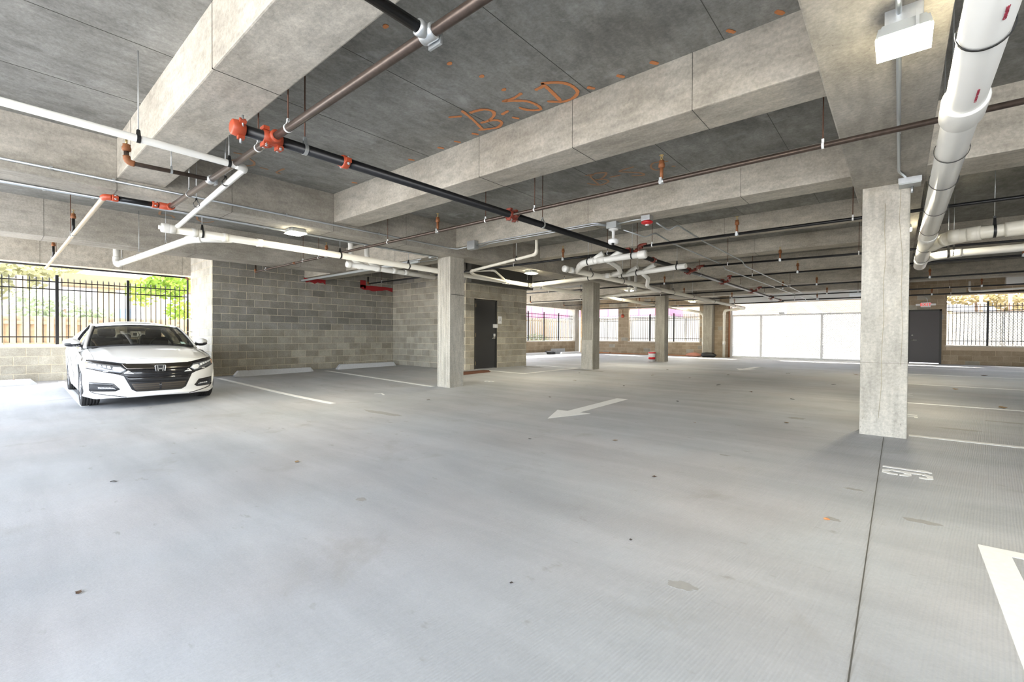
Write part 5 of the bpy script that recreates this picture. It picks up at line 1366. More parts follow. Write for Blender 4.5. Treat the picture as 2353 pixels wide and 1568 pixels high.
# trees
def leafball(b, c, rad, n, size, r):
    for _ in range(n):
        while True:
            p = Vector((r.uniform(-1, 1), r.uniform(-1, 1), r.uniform(-1, 1)))
            if p.length < 1: break
        p = Vector(c) + Vector((p.x*rad[0], p.y*rad[1], p.z*rad[2]))
        a = Vector((r.uniform(-1, 1), r.uniform(-1, 1), r.uniform(-.6, .6))).normalized(); u = a.orthogonal().normalized()*size*r.uniform(.6, 1.2); a = a*size*r.uniform(.6, 1.2)
        b.add([p-a, p+u*0.6, p+a, p-u*0.6], [(0, 1, 2, 3)])
def leaf_material(name, c1, c2):
    m, nt, bs = new_mat(name)
    g = nt.nodes.new('ShaderNodeNewGeometry'); n = nt.nodes.new('ShaderNodeTexNoise'); n.inputs['Scale'].default_value = 6
    nt.links.new(g.outputs['Position'], n.inputs['Vector'])
    mx = nt.nodes.new('ShaderNodeMix'); mx.data_type = 'RGBA'; mx.inputs[6].default_value = (*c1, 1); mx.inputs[7].default_value = (*c2, 1); nt.links.new(n.outputs[0], mx.inputs[0])
    nt.links.new(mx.outputs[2], bs.inputs['Base Color']); bs.inputs['Roughness'].default_value = 0.6
    t = nt.nodes.new('ShaderNodeBsdfTranslucent'); nt.links.new(mx.outputs[2], t.inputs[0])
    ms = nt.nodes.new('ShaderNodeMixShader'); ms.inputs[0].default_value = 0.4
    nt.links.new(bs.outputs[0], ms.inputs[1]); nt.links.new(t.outputs[0], ms.inputs[2]); nt.links.new(ms.outputs[0], nt.nodes['Material Output'].inputs[0])
    return m
lf_green = leaf_material('leaf_green', (0.16, 0.27, 0.03), (0.30, 0.40, 0.07)); lf_yel = leaf_material('leaf_yellow', (0.22, 0.23, 0.10), (0.40, 0.37, 0.22)); lf_aut = leaf_material('leaf_autumn', (0.28, 0.20, 0.08), (0.34, 0.29, 0.13)); lf_mid = leaf_material('leaf_mid', (0.18, 0.23, 0.13), (0.30, 0.34, 0.22))
bark = plain('bark', (0.22, 0.15, 0.10), 0.9, var=0.3, scale=12)
def tree(label, balls, trunk, leafm, size, seed, name='tree'):
    r = random.Random(seed)
    t = thing(name, label, 'tree', (trunk[0][0], trunk[0][1], trunk[0][2]))
    b = MB(); b.tube(trunk, [0.12*(1-0.7*i/(len(trunk)-1)) for i in range(len(trunk))], 8); b.build('trunk', bark, t)
    b = MB()
    for c, rad, n in balls: leafball(b, c, rad, n, size, r)
    b.build('foliage', leafm, t, None, None, None, 'stuff')
    return t
tree('bright green maple hanging beside the block pier outside', [((-19.3, 4.2, 2.75), (0.7, 0.7, 0.45), 420), ((-19.2, 3.5, 2.5), (0.5, 0.5, 0.5), 160), ((-19.2, 4.5, 1.9), (0.5, 0.35, 0.6), 200), ((-19.2, 4.55, 3.3), (0.9, 0.9, 0.4), 300)], [(-19.6, 6.6, -0.14), (-19.5, 6.3, 2.0), (-19.4, 5.4, 3.0), (-19.3, 4.6, 3.1)], lf_green, 0.11, 11)
tree('yellow-green tree crown at the left edge above the board fence', [((-26, 0.3, 3.3), (2.0, 1.6, 0.9), 900), ((-24.6, 1.3, 3.6), (1.2, 1.4, 0.5), 420), ((-25, -1.0, 2.2), (1.5, 1.2, 1.2), 500)], [(-26, -0.6, -0.14), (-26, -0.5, 2.0), (-25.8, 0.2, 3.4)], lf_yel, 0.15, 12)
tree('loose green bush behind the board fence at left', [((-21, 1.9, 1.75), (0.7, 0.9, 0.7), 380), ((-21.3, 1.0, 2.0), (0.6, 0.6, 0.6), 220), ((-20.8, 2.6, 1.5), (0.5, 0.5, 0.5), 160)], [(-21, 1.7, -0.14), (-21, 1.7, 1.0), (-21, 1.8, 1.9)], lf_mid, 0.10, 13, 'bush')
tree('autumn tree outside the right window', [((2.6, 33.5, 3.3), (1.8, 1.0, 0.45), 420), ((4.4, 33.5, 3.1), (1.2, 1.0, 0.6), 300), ((1.6, 32.8, 1.9), (0.9, 0.7, 0.8), 200)], [(3.1, 34, -0.14), (3.1, 33.8, 2.2), (3.0, 33.6, 3.4)], lf_aut, 0.16, 14)
tree('green shrub at the foot of the far left board fence', [((-17.1, 22.4, 0.85), (0.3, 1.3, 0.45), 300), ((-17.1, 20.6, 0.75), (0.3, 0.7, 0.4), 160)], [(-17.1, 22.0, -0.14), (-17.1, 22.0, 0.4), (-17.1, 22.3, 0.9)], lf_mid, 0.08, 15, 'shrub')
# buildings beyond the far wall
pk = thing('pink_building', 'pink building with white ground floor across the street', 'building', (-22, 40, -0.14))
pinkm = plain('pink_wall', (0.38, 0.13, 0.21), 0.8, var=0.06)
MB().box((-34, 40, 1.88+H), (-15.6, 46, 5.5)).build('upper_wall', pinkm, pk)
MB().box((-34, 40.1, -0.14), (-15.6, 46, 1.9+H)).build('ground_floor', pw, pk)
for x in np.arange(-33, -16, 1.6): MB().box((x-0.04, 39.94, 1.88+H), (x+0.04, 40.0, 5.5)).build('panel_joint', pinkm, pk)
MB().box((-34, 39.9, 1.82+H), (-15.6, 40.02, 1.92+H)).build('ledge', pw, pk)
for x in (-31.5, -28.5, -25.5, -22.5, -19.5, -17): MB().box((x-0.7, 40.02, 0.3), (x+0.7, 40.12, 2.2)).build('window', plain('shop_glass', (0.30, 0.36, 0.38), 0.15) if x == -31.5 else bpy.data.materials['shop_glass'], pk)
bb = thing('brick_building', 'pale brick building behind the gate with an outdoor stair', 'building', (-6, 36, -0.14))
bm_, nt_, bs_ = new_mat('far_brick')
tb = nt_.nodes.new('ShaderNodeTexBrick'); tb.inputs['Scale'].default_value = 4.2; tb.inputs['Color1'].default_value = (0.26, 0.14, 0.085, 1); tb.inputs['Color2'].default_value = (0.33, 0.19, 0.12, 1); tb.inputs['Mortar'].default_value = (0.42, 0.35, 0.28, 1); tb.inputs['Mortar Size'].default_value = 0.03
tc = nt_.nodes.new('ShaderNodeTexCoord'); mp = nt_.nodes.new('ShaderNodeMapping'); mp.inputs['Rotation'].default_value = (math.radians(90), 0, 0)
nt_.links.new(tc.outputs['Object'], mp.inputs['Vector']); nt_.links.new(mp.outputs[0], tb.inputs['Vector']); nt_.links.new(tb.outputs[0], bs_.inputs['Base Color']); bs_.inputs['Roughness'].default_value = 0.9
MB().box((-13, 36, -0.14), (1.0, 42, 5.5)).build('brick_wall', bm_, bb)
MB().box((-13, 35.96, -0.14), (-6.5, 36.0, 0.85)).build('base_wall', pw, bb)
stw = plain('stair_white', (0.82, 0.78, 0.74), 0.6)
b = MB(); b.bar((-4.6, 32.0, 2.2+H), (-0.6, 32.0, -1.2+H), 0.06, 0.34); b.bar((-4.6, 33.2, 2.2+H), (-0.6, 33.2, -1.2+H), 0.06, 0.34); b.build('stringer', stw, bb)
for i in range(14):
    x = -4.4 + i*0.27; z = 2.0 + H - i*0.23
    MB().box((x, 32.03, z), (x+0.3, 33.17, z+0.05)).build('tread', stw, bb)
for x in (-5.4, -0.5): MB().box((x-0.1, 32.2, -0.14), (x+0.1, 32.4, 2.3+H)).build('stair_post', stw, bb)
MB().box((-5.6, 32.0, 2.2+H), (-4.4, 33.3, 2.32+H)).build('landing', stw, bb)
kp = thing('keypad_pillar', 'white square pillar standing just outside the gate', 'pillar', (-5.05, 29, -0.12))
MB().cbox((-5.30, 28.9, -0.12), (-4.78, 29.3, 0.80+H), 0.04).build('body', pw, kp)
MB().cbox((-5.36, 28.86, 0.76+H), (-4.72, 29.34, 0.90+H), 0.04).build('cap', pw, kp)
rb_ = thing('red_building', 'orange-brown building bits beyond the right window', 'building', (3.5, 40, -0.14))
ob = plain('orange_render', (0.50, 0.27, 0.16), 0.8, var=0.1)
MB().box((2.0, 40, -0.14), (12, 46, 3.4)).build('wall', pw, rb_)
MB().box((4.5, 39.9, 1.5+H), (9.5, 40.0, 2.6+H)).build('upper_band', ob, rb_)
for x in (3.07, 4.05): MB().box((x-0.06, 32, -0.14), (x+0.06, 32.12, 2.6+H)).build('red_post', ob, rb_)
# ------------------------------------------------------------------ the parked white saloon
# local frame: x forward from the nose tip (body lies at negative x), y to the car's left, z up from the ground
car_white = plain('car_white', (0.84, 0.84, 0.83), 0.30, 0, 0.4, coat=0.6)
gloss_black = plain('gloss_black', (0.010, 0.010, 0.012), 0.12, 0, 0.5, coat=0.6)
matt_black = plain('matt_black', (0.020, 0.020, 0.022), 0.6)
dark_chrome = plain('dark_chrome', (0.17, 0.155, 0.14), 0.16, 1.0)
chrome = plain('chrome', (0.82, 0.82, 0.83), 0.10, 1.0)
lamp_inner = plain('lamp_reflector', (0.50, 0.53, 0.58), 0.16, 0.9)
lamp_clear = plain('lamp_clear', (0.92, 0.93, 0.95), 0.12, 0.1)
alloy = plain('alloy', (0.56, 0.57, 0.60), 0.25, 0.9)
tyre_m = plain('tyre_rubber', (0.030, 0.029, 0.029), 0.75)
seat_m = plain('seat_cloth', (0.035, 0.034, 0.033), 0.85)
dash_m = plain('dashboard', (0.025, 0.025, 0.025), 0.6)
glass_m, nt_, b_ = new_mat('car_glass')
nt_.nodes.remove(b_)
tp_ = nt_.nodes.new('ShaderNodeBsdfTransparent'); tp_.inputs[0].default_value = (0.30, 0.325, 0.295, 1)
gl_ = nt_.nodes.new('ShaderNodeBsdfGlossy'); gl_.inputs['Roughness'].default_value = 0.02; gl_.inputs[0].default_value = (1, 1, 1, 1)
fr_ = nt_.nodes.new('ShaderNodeFresnel'); fr_.inputs[0].default_value = 1.55
mx_ = nt_.nodes.new('ShaderNodeMixShader')
nt_.links.new(fr_.outputs[0], mx_.inputs[0]); nt_.links.new(tp_.outputs[0], mx_.inputs[1]); nt_.links.new(gl_.outputs[0], mx_.inputs[2])
nt_.links.new(mx_.outputs[0], nt_.nodes['Material Output'].inputs[0])

def nose(u, v):
    """how far behind the nose tip the front skin lies at width u and height v"""
    a = abs(u); d = 0.42*a*a + 0.5*a**6
    if v > 0.60: d += (v-0.60)*0.62 + (v-0.60)**2*1.2
    if v < 0.33: d += (0.33-v)*0.30
    d += 0.035*math.exp(-((v-0.36)/0.10)**2)*math.exp(-((a-0.68)/0.16)**2)      # hollow round the fog lamps
    d -= 0.012*math.exp(-((v-0.205)/0.03)**2)                                   # chin lip
    return d
def vtop(u): return 0.805 - 0.045*(abs(u)/0.9)**2
def vbot(u): return 0.196 - 0.040*min(1, (abs(u)/0.75)**2) + 0.03*max(0, abs(u)-0.78)/0.1
def fpt(u, v, off=0.0): return Vector((-nose(u, v) + off, u, v))

def grid(fn, nu, nv, skip=None, flip=False):
    b = MB(); vs = [fn(i/nu, j/nv) for j in range(nv+1) for i in range(nu+1)]
    fs = []
    for j in range(nv):
        for i in range(nu):
            q = (j*(nu+1)+i, j*(nu+1)+i+1, (j+1)*(nu+1)+i+1, (j+1)*(nu+1)+i)
            if skip and skip(i, j, [vs[k] for k in q]): continue
            fs.append(q[::-1] if flip else q)
    b.add(vs, fs, True)
    return b
def interval(poly, u):
    hits = []
    n = len(poly)
    for i in range(n):
        (u0, v0), (u1, v1) = poly[i], poly[(i+1) % n]
        if (u0 <= u < u1) or (u1 <= u < u0): hits.append(v0 + (v1-v0)*(u-u0)/(u1-u0))
    return (min(hits), max(hits)) if len(hits) >= 2 else None
def patch(b, poly, off=0.004, depth=0.010, n=30, m=5, dome=0.0):
    """a plate that follows the front skin inside a (u, v) outline"""
    us = [p[0] for p in poly]; u0, u1 = min(us), max(us); cols = []
    ks = sorted(set([u0+(u1-u0)*(i+0.0)/n for i in range(n+1)] + us))
    ks[0] += 1e-4; ks[-1] -= 1e-4
    for u in ks:
        iv = interval(poly, u)
        if iv: cols.append((u, iv[0], iv[1]))
    vs = []; fs = []; k = m+1
    for u, a, c in cols:
        for j in range(k): vs.append(fpt(u, a+(c-a)*j/m, off + dome*math.sin(math.pi*j/m)))
    N = len(vs)
    for u, a, c in cols:
        for j in range(k): vs.append(fpt(u, a+(c-a)*j/m, off-depth))
    for i in range(len(cols)-1):
        for j in range(m):
            q = (i*k+j, (i+1)*k+j, (i+1)*k+j+1, i*k+j+1)
            fs.append(q)
        fs.append((i*k, N+i*k, N+(i+1)*k, (i+1)*k)); fs.append((i*k+m, (i+1)*k+m, N+(i+1)*k+m, N+i*k+m))
    for e in (0, len(cols)-1):
        for j in range(m): fs.append((e*k+j, e*k+j+1, N+e*k+j+1, N+e*k+j))
    b.add(vs, fs, True)
    return b
def mir(poly): return [(-u, v) for u, v in poly]
def fline(b, pts, r, off=0.002):
    out = []
    for (u0, v0), (u1, v1) in zip(pts[:-1], pts[1:]):
        for i in range(8): t = i/8; out.append(fpt(u0+(u1-u0)*t, v0+(v1-v0)*t, off))
    out.append(fpt(*pts[-1], off)); b.tube(out, r, 6)
    return b

WX = (-0.93, -3.76); WR = 0.335; AR = 0.372
def halfw(x):
    t = -x
    if t < 0.62: return 0.905
    if t < 1.3: return 0.905 + 0.027*math.sin((t-0.62)/0.68*math.pi/2)
    if t < 3.9: return 0.932
    return 0.932 - 0.10*((t-3.9)/0.95)**2
def shoulder(x):
    t = -x
    pts = ((0.0, 0.76), (0.62, 0.765), (1.0, 0.835), (1.45, 0.90), (2.2, 0.935), (3.2, 0.965), (4.0, 0.985), (4.6, 0.975), (4.85, 0.95))
    for (a, va), (c, vc) in zip(pts[:-1], pts[1:]):
        if a <= t <= c: return va + (vc-va)*(t-a)/(c-a)
    return pts[-1][1]
def side_u(x, v):
    w = halfw(x); vs_ = shoulder(x); f = (v-0.18)/(vs_-0.18)
    k = -0.055*(1-f)**2 - 0.030*max(0, f-0.72)**2/0.078 + 0.012*math.exp(-((f-0.78)/0.07)**2)
    k += -0.016*math.exp(-((f-0.32)/0.12)**2) if -3.3 < x < -1.4 else 0
    arch = 0.0
    for wx in WX:
        d = math.hypot(x-wx, v-WR)
        arch += 0.006*math.exp(-((d-AR-0.03)/0.07)**2)
    return w + k + arch
def hoodpt(q, s):
    """q -1..1 across, s 0..1 from hood lip to windscreen base"""
    w0 = 0.895; w1 = 0.90
    u = q*(w0+(w1-w0)*s)
    x0 = -nose(u, vtop(u)); x1 = -1.30 - 0.33*u*u
    x = x0 + (x1-x0)*s
    vc0 = vtop(u); vc1 = 0.985 - 0.088*(abs(u)/0.9)**3
    t = s**0.82
    v = vc0 + (vc1-vc0)*t + 0.022*math.sin(math.pi*min(1, s*1.0))*(1-abs(q)**4)
    v += 0.010*math.exp(-((abs(u)-0.56-0.05*s)/0.05)**2)*math.sin(math.pi*s)**0.5
    return Vector((x, u, v))

def build_car(label, detail=True, paint=None, loc=(0, 0, 0), rotz=0.0):
    paint = paint or car_white
    t = thing('car', label, 'car', (0, 0, 0), 'parked cars' if not detail else None)
    P = lambda b, nm, m, par=None: b.build(nm, m, par or t)
    # front skin
    f = grid(lambda a, c: fpt(-0.905+1.81*a, vbot(-0.905+1.81*a) + (vtop(-0.905+1.81*a)-vbot(-0.905+1.81*a))*c), 90, 34, None, True)
    bumper = P(f, 'front_bumper', paint)
    P(grid(lambda a, c: Vector((-nose(-0.905+1.81*a, vbot(-0.905+1.81*a)) - 0.5*c, (-0.905+1.81*a), vbot(-0.905+1.81*a)-0.02*c)), 30, 2), 'undertray', matt_black)
    # hood and fenders
    hood = P(grid(lambda a, c: hoodpt(-0.86+1.72*a, c), 60, 28), 'hood', paint)
    for sg in (-1, 1):
        P(grid(lambda a, c: hoodpt(sg*(0.86+0.14*a), c), 6, 28, None, sg < 0), 'fender_top', paint)
        # side skin with wheel arches cut out
        nx, nv = 250, 42
        def sp(a, c):
            # front edge meets the bumper corner, rear edge the tail
            x = -0.02 - 4.82*a
            xs = -nose(0.905, 0.45) if False else x
            v0 = 0.19; v1 = shoulder(x); v = v0 + (v1-v0)*c
            xf = -nose(0.905, v)
            xx = xf + (-4.84 - xf)*a
            v1 = shoulder(xx); v = v0 + (v1-v0)*c
            u = side_u(xx, v)
            k = max(0.0, 1-(xf-xx)/0.12)
            u = u*(1-k) + 0.905*k
            p = Vector((xx, sg*u, v))
            for wx in WX:
                d = math.hypot(p.x-wx, p.z-WR)
                if abs(d-AR) < 0.017 and d > 1e-6:
                    p.x = wx + (p.x-wx)*AR/d; p.z = WR + (p.z-WR)*AR/d
            return p
        def cut(i, j, q):
            c = (q[0]+q[1]+q[2]+q[3])/4
            return any(math.hypot(c.x-wx, c.z-WR) < AR for wx in WX)
        P(grid(sp, nx, nv, cut, sg > 0), 'side_panel', paint)
        for wx in WX:
            b = MB(); n = 24; vs = []; fs = []
            for i in range(n+1):
                q = math.radians(-30 + 240*i/n)
                for yy in (0.935, 0.62): vs.append((wx+AR*math.cos(q), sg*yy if yy < .9 else sg*(side_u(wx+AR*math.cos(q), max(.2, WR+AR*math.sin(q)))-0.014), WR+AR*math.sin(q)))
            for i in range(n): fs.append((i*2, i*2+1, i*2+3, i*2+2))
            b.add(vs, fs, True); P(b, 'wheel_well', matt_black)
            b = MB(); b.tube([(wx+(AR+0.004)*math.cos(q), sg*(side_u(wx+(AR+0.004)*math.cos(q), max(.2, WR+AR*math.sin(q)))-0.010), WR+(AR+0.004)*math.sin(q)) for q in [math.radians(-18+216*i/28) for i in range(29)]], 0.014, 8); P(b, 'wheel_arch', paint)
        # sill between the wheels
        b = MB(); b.cbox((WX[1]+AR, sg*0.80-0.06, 0.15), (WX[0]-AR, sg*0.80+0.06, 0.24), 0.02); P(b, 'sill', matt_black)
    # tail
    P(grid(lambda a, c: Vector((-4.84 - 0.05*math.sin(math.pi*c) + 0.16*abs(2*a-1)**3, (2*a-1)*0.84, 0.2+0.77*c)), 20, 10), 'rear_bumper', paint)
    P(grid(lambda a, c: Vector((-4.25-0.62*c, (2*a-1)*(0.86-0.03*c), 1.045-0.075*c**2 - 0.06*abs(2*a-1)**3)), 16, 8, None, True), 'boot_lid', paint)
    # greenhouse
    def wsb(u): return Vector((-1.30-0.33*u*u, u, 0.985-0.03*(abs(u)/0.78)**2))
    def wst(u): return Vector((-2.10-0.22*u*u, u, 1.372-0.045*(abs(u)/0.63)**2))
    def wsp(a, c, off=0.0):
        q = 2*a-1; p = wsb(q*0.775).lerp(wst(q*0.628), c)
        bul = 0.030*math.sin(math.pi*c)
        return p + Vector((0.55, 0, 0.8))*(bul+off)
    P(grid(lambda a, c: wsp(a, 0.02+0.96*c), 24, 12, None, False), 'windscreen', glass_m)
    # black frit border and pillars
    b = MB()
    b.tube([wsp(i/20, 0.0, 0.002) for i in range(21)], 0.018, 6); P(b, 'cowl', matt_black)
    b = MB(); b.tube([wsp(i/20, 0.985, 0.0) for i in range(21)], 0.010, 6); P(b, 'screen_header', matt_black)
    for sg in (0, 1):
        b = MB(); pts = [wsp(sg, c/12, 0.002) for c in range(13)]
        b.tube(pts, 0.014, 6); P(b, 'screen_trim', matt_black)
        b = MB(); o = Vector((-0.03, (0.030 if sg else -0.030), -0.004))
        b.tube([p+o+Vector((-0.0, 0, 0)) for p in pts], 0.030, 8); P(b, 'pillar', paint)
    def roofp(a, c):
        q = 2*a-1; x = -2.10 - 1.48*c
        vc = 1.372 + 0.088*math.sin(math.pi*min(1, (0.02+c*1.02)))**0.75 - 0.02*c
        hw = 0.640 - 0.03*c
        u = q*hw
        x -= 0.22*u*u*(1-c)
        v = vc - 0.085*abs(q)**2.4
        if c < 0.25: v = (1.372-0.045*(abs(u)/0.63)**2)*(1-c/0.25) + v*(c/0.25)
        return Vector((x, u, v))
    P(grid(roofp, 26, 24, None, True), 'roof', paint)
    def belt(x): return Vector((x, 0.86 if x > -3.9 else 0.86-0.06*(-3.9-x), shoulder(x)+0.004))
    def rail(x):
        c = min(1, max(0, (-2.10-x-0.09)/1.48)); return roofp(1.0, c) + Vector((0, -0.004, -0.004))
    for sg in (-1, 1):
        mm = lambda p: Vector((p.x, sg*p.y, p.z))
        def sw(a, c):
            lo = belt(-1.62 - 2.45*a); hi_x = -2.22 - 1.40*a; hi = rail(hi_x)
            p = lo.lerp(hi, c); p.y += 0.022*math.sin(math.pi*c)
            return mm(p)
        P(grid(sw, 24, 8, None, sg > 0), 'side_window', glass_m)
        for a in (0.0, 0.46, 0.92):
            b = MB(); b.tube([sw(a, c/8)+Vector((0, sg*0.002, 0)) for c in range(9)], 0.028 if a == 0.46 else 0.018, 6); P(b, 'window_post', gloss_black if a else paint)
        b = MB(); b.tube([sw(i/16, 0.0)+Vector((0, sg*0.006, 0)) for i in range(17)], 0.012, 6); P(b, 'belt_trim', chrome)
        b = MB(); b.tube([sw(i/16, 1.0)+Vector((0, sg*0.002, 0.012)) for i in range(17)], 0.026, 8); P(b, 'roof_rail', paint)
        # strip of body between shoulder and glass
        P(grid(lambda a, c: mm(Vector((-1.3-3.2*a, side_u(-1.3-3.2*a, shoulder(-1.3-3.2*a)) , shoulder(-1.3-3.2*a))).lerp(belt(-1.3-3.2*a)+Vector((0, -0.05, 0.002)), c)), 24, 2, None, sg > 0), 'door_top', paint)
        b = MB(); b.tube([sw(0.93, c/8) for c in range(9)] , 0.05, 8); P(b, 'rear_pillar', paint)
        # mirror
        mr = MB()
        bm = bmesh.new(); bmesh.ops.create_uvsphere(bm, u_segments=20, v_segments=12, radius=1)
        for v in bm.verts:
            p = v.co.copy()
            k = 1.0 - 0.22*max(0, p.y)
            v.co = Vector((-1.70 + p.x*0.085*k - 0.05*max(0, p.y), sg*(0.965 + p.y*0.115), 1.045 + p.z*0.072*k + 0.008*p.y))
        mr.bm(bm, True); mo = P(mr, 'wing_mirror', paint)
        lo = MB(); bm = bmesh.new(); bmesh.ops.create_uvsphere(bm, u_segments=18, v_segments=10, radius=1)
        for v in bm.verts:
            p = v.co.copy(); v.co = Vector((-1.705 + p.x*0.082, sg*(0.955 + p.y*0.112), 1.012 + min(p.z, 0.3)*0.052))
        lo.bm(bm, True); P(lo, 'mirror_base', gloss_black, mo)
        st = MB(); st.tube([(-1.66, sg*0.80, 0.955), (-1.67, sg*0.86, 0.985), (-1.69, sg*0.92, 1.01)], [0.03, 0.024, 0.03], 8); P(st, 'mirror_arm', gloss_black, mo)
        # door gaps and handles
        for xg in (-1.42, -2.52, -3.40):
            g = MB(); g.tube([(xg + 0.02*math.sin(3*k/8), sg*(side_u(xg, 0.28+k*0.08)+0.001), 0.28+k*0.08) for k in range(9) if 0.28+k*0.08 < shoulder(xg)], 0.002, 5); P(g, 'door_gap', matt_black)
        for xg in (-2.35, -3.28):
            g = MB(); g.tube([(xg, sg*(side_u(xg, 0.83)+0.006), 0.83), (xg+0.05, sg*(side_u(xg, 0.83)+0.03), 0.835), (xg+0.16, sg*(side_u(xg, 0.83)+0.03), 0.835), (xg+0.2, sg*(side_u(xg, 0.83)+0.006), 0.83)], 0.012, 6); P(g, 'door_handle', chrome)
        # head lamp
        hl = [(0.872, 0.735), (0.84, 0.762), (0.66, 0.737), (0.473, 0.706), (0.404, 0.622), (0.489, 0.556), (0.67, 0.600), (0.85, 0.650)]
        bk_ = [(0.890, 0.735), (0.85, 0.782), (0.66, 0.757), (0.465, 0.722), (0.385, 0.620), (0.487, 0.540), (0.672, 0.585), (0.868, 0.640)]
        pm = (lambda q: q) if sg > 0 else mir
        hb_ = P(patch(MB(), pm(bk_), 0.003, 0.012), 'headlamp', gloss_black)
        P(patch(MB(), pm([(0.86, 0.725), (0.83, 0.742), (0.66, 0.712), (0.49, 0.688), (0.425, 0.622), (0.495, 0.570), (0.67, 0.614), (0.845, 0.660)]), 0.008, 0.012, 30, 5, 0.004), 'reflector', lamp_inner, hb_)
        for k in range(5):
            uu = 0.60 + 0.05*k
            pp = [(uu, 0.645+0.0095*k*1.6), (uu+0.036, 0.648+0.0095*k*1.6), (uu+0.040, 0.688+0.0095*k), (uu+0.004, 0.684+0.0095*k)]
            P(patch(MB(), pm(pp), 0.018, 0.012, 6, 3, 0.006), 'led_unit', lamp_clear, hb_)
        P(patch(MB(), pm([(0.44, 0.622), (0.485, 0.665), (0.57, 0.672), (0.585, 0.635), (0.55, 0.600), (0.495, 0.588)]), 0.016, 0.012, 12, 4, 0.008), 'led_unit', lamp_clear, hb_)
        P(patch(MB(), pm([(0.845, 0.735), (0.875, 0.738), (0.872, 0.665), (0.846, 0.668)]), 0.012, 0.01, 6, 3), 'side_marker', plain('amber_lens', (0.75, 0.42, 0.28), 0.25) if 'amber_lens' not in bpy.data.materials else bpy.data.materials['amber_lens'], hb_)
        P(fline(MB(), pm([(0.42, 0.718), (0.467, 0.722), (0.66, 0.757), (0.85, 0.781)]), 0.005, 0.004), 'lamp_brow', gloss_black, hb_)
        # fog lamp pocket
        fg = P(patch(MB(), pm([(0.838, 0.425), (0.60, 0.410), (0.572, 0.406), (0.495, 0.312), (0.545, 0.280), (0.80, 0.276), (0.836, 0.300)]), 0.004, 0.012), 'fog_lamp', gloss_black)
        P(patch(MB(), pm([(0.80, 0.402), (0.60, 0.385), (0.60, 0.375), (0.80, 0.390)]), 0.014, 0.012, 10, 2), 'fog_bezel', matt_black, fg)
        P(patch(MB(), pm([(0.74, 0.352), (0.575, 0.342), (0.545, 0.315), (0.74, 0.318)]), 0.014, 0.012, 10, 3, 0.004), 'fog_led', lamp_inner, fg)
        for k in range(4):
            uu = 0.60+0.034*k
            P(patch(MB(), pm([(uu, 0.326), (uu+0.024, 0.328), (uu+0.022, 0.345), (uu+0.002, 0.343)]), 0.020, 0.01, 4, 2, 0.004), 'led_unit', lamp_clear, fg)
        P(fline(MB(), pm([(0.835, 0.300), (0.81, 0.268), (0.765, 0.244), (0.42, 0.184)]), 0.0075, 0.002), 'lower_lip_line', gloss_black)
        # white spear between lamp and grille
        P(patch(MB(), pm([(0.405, 0.612), (0.385, 0.602), (0.335, 0.556), (0.42, 0.560), (0.455, 0.560)]), 0.014, 0.014, 12, 3), 'grille_corner', paint)
        # hood gap
        g = MB(); g.tube([hoodpt(sg*0.86, s/12)+Vector((0, 0, 0.001)) for s in range(13)], 0.0022, 5); P(g, 'hood_gap', matt_black)
    g = MB(); g.tube([fpt(-0.62+1.24*i/30, vtop(-0.62+1.24*i/30)-0.012, 0.0) for i in range(31)], 0.002, 5); P(g, 'hood_lip_gap', matt_black)
    # grille
    blk = [(-0.415, 0.628), (0.415, 0.628), (0.475, 0.56), (0.515, 0.542), (0.455, 0.52), (0.36, 0.30), (0.30, 0.262), (-0.30, 0.262), (-0.36, 0.30), (-0.455, 0.52), (-0.515, 0.542), (-0.475, 0.56)]
    gr = P(patch(MB(), blk, 0.004, 0.012, 60, 10), 'grille', gloss_black)
    P(patch(MB(), [(-0.475, 0.716), (0.0, 0.712), (0.475, 0.716), (0.44, 0.66), (0.412, 0.628), (0.0, 0.624), (-0.412, 0.628), (-0.44, 0.66)], 0.016, 0.016, 50, 5, 0.006), 'chrome_bar', dark_chrome, gr)
    for v, w_ in ((0.585, 0.40), (0.53, 0.44)):
        P(fline(MB(), [(-w_, v), (0, v-0.004), (w_, v)], 0.010, 0.008), 'grille_slat', gloss_black, gr)
    P(patch(MB(), [(-0.43, 0.505), (0.43, 0.505), (0.395, 0.425), (-0.395, 0.425)], 0.016, 0.014, 30, 3, 0.006), 'grille_plate', gloss_black, gr)
    it = P(patch(MB(), [(-0.365, 0.395), (0.365, 0.395), (0.325, 0.305), (0.29, 0.278), (-0.29, 0.278), (-0.325, 0.305)], 0.010, 0.010, 30, 4), 'lower_intake', plain('intake_mesh', (0.10, 0.085, 0.07), 0.55, 0.5))
    for k in range(6):
        v = 0.295+0.018*k; w_ = 0.30+0.012*k
        P(fline(MB(), [(-w_, v), (0, v), (w_, v)], 0.0035, 0.014), 'intake_bar', bpy.data.materials['intake_mesh'] if k % 2 else matt_black, it)
    P(patch(MB(), [(-0.012, 0.395), (0.012, 0.395), (0.012, 0.282), (-0.012, 0.282)], 0.018, 0.01, 3, 3), 'intake_post', gloss_black, it)
    # emblem: rounded frame with an H
    em = MB()
    out = [(-0.082, 0.672), (-0.077, 0.688), (-0.062, 0.693), (0.062, 0.693), (0.077, 0.688), (0.082, 0.672), (0.070, 0.586), (0.061, 0.572), (0.046, 0.567), (-0.046, 0.567), (-0.061, 0.572), (-0.070, 0.586)]
    xo = -nose(0, 0.64) + 0.036
    em.tube([(xo, u, v) for u, v in out], 0.0075, 8, False, True)
    for sg in (-1, 1):
        em.extrude([(xo-0.007, sg*0.062, 0.693), (xo-0.007, sg*0.034, 0.693), (xo-0.007, sg*0.024, 0.640), (xo-0.007, sg*0.024, 0.618), (xo-0.007, sg*0.014, 0.567), (xo-0.007, sg*0.040, 0.567)][::sg], (0.014, 0, 0))
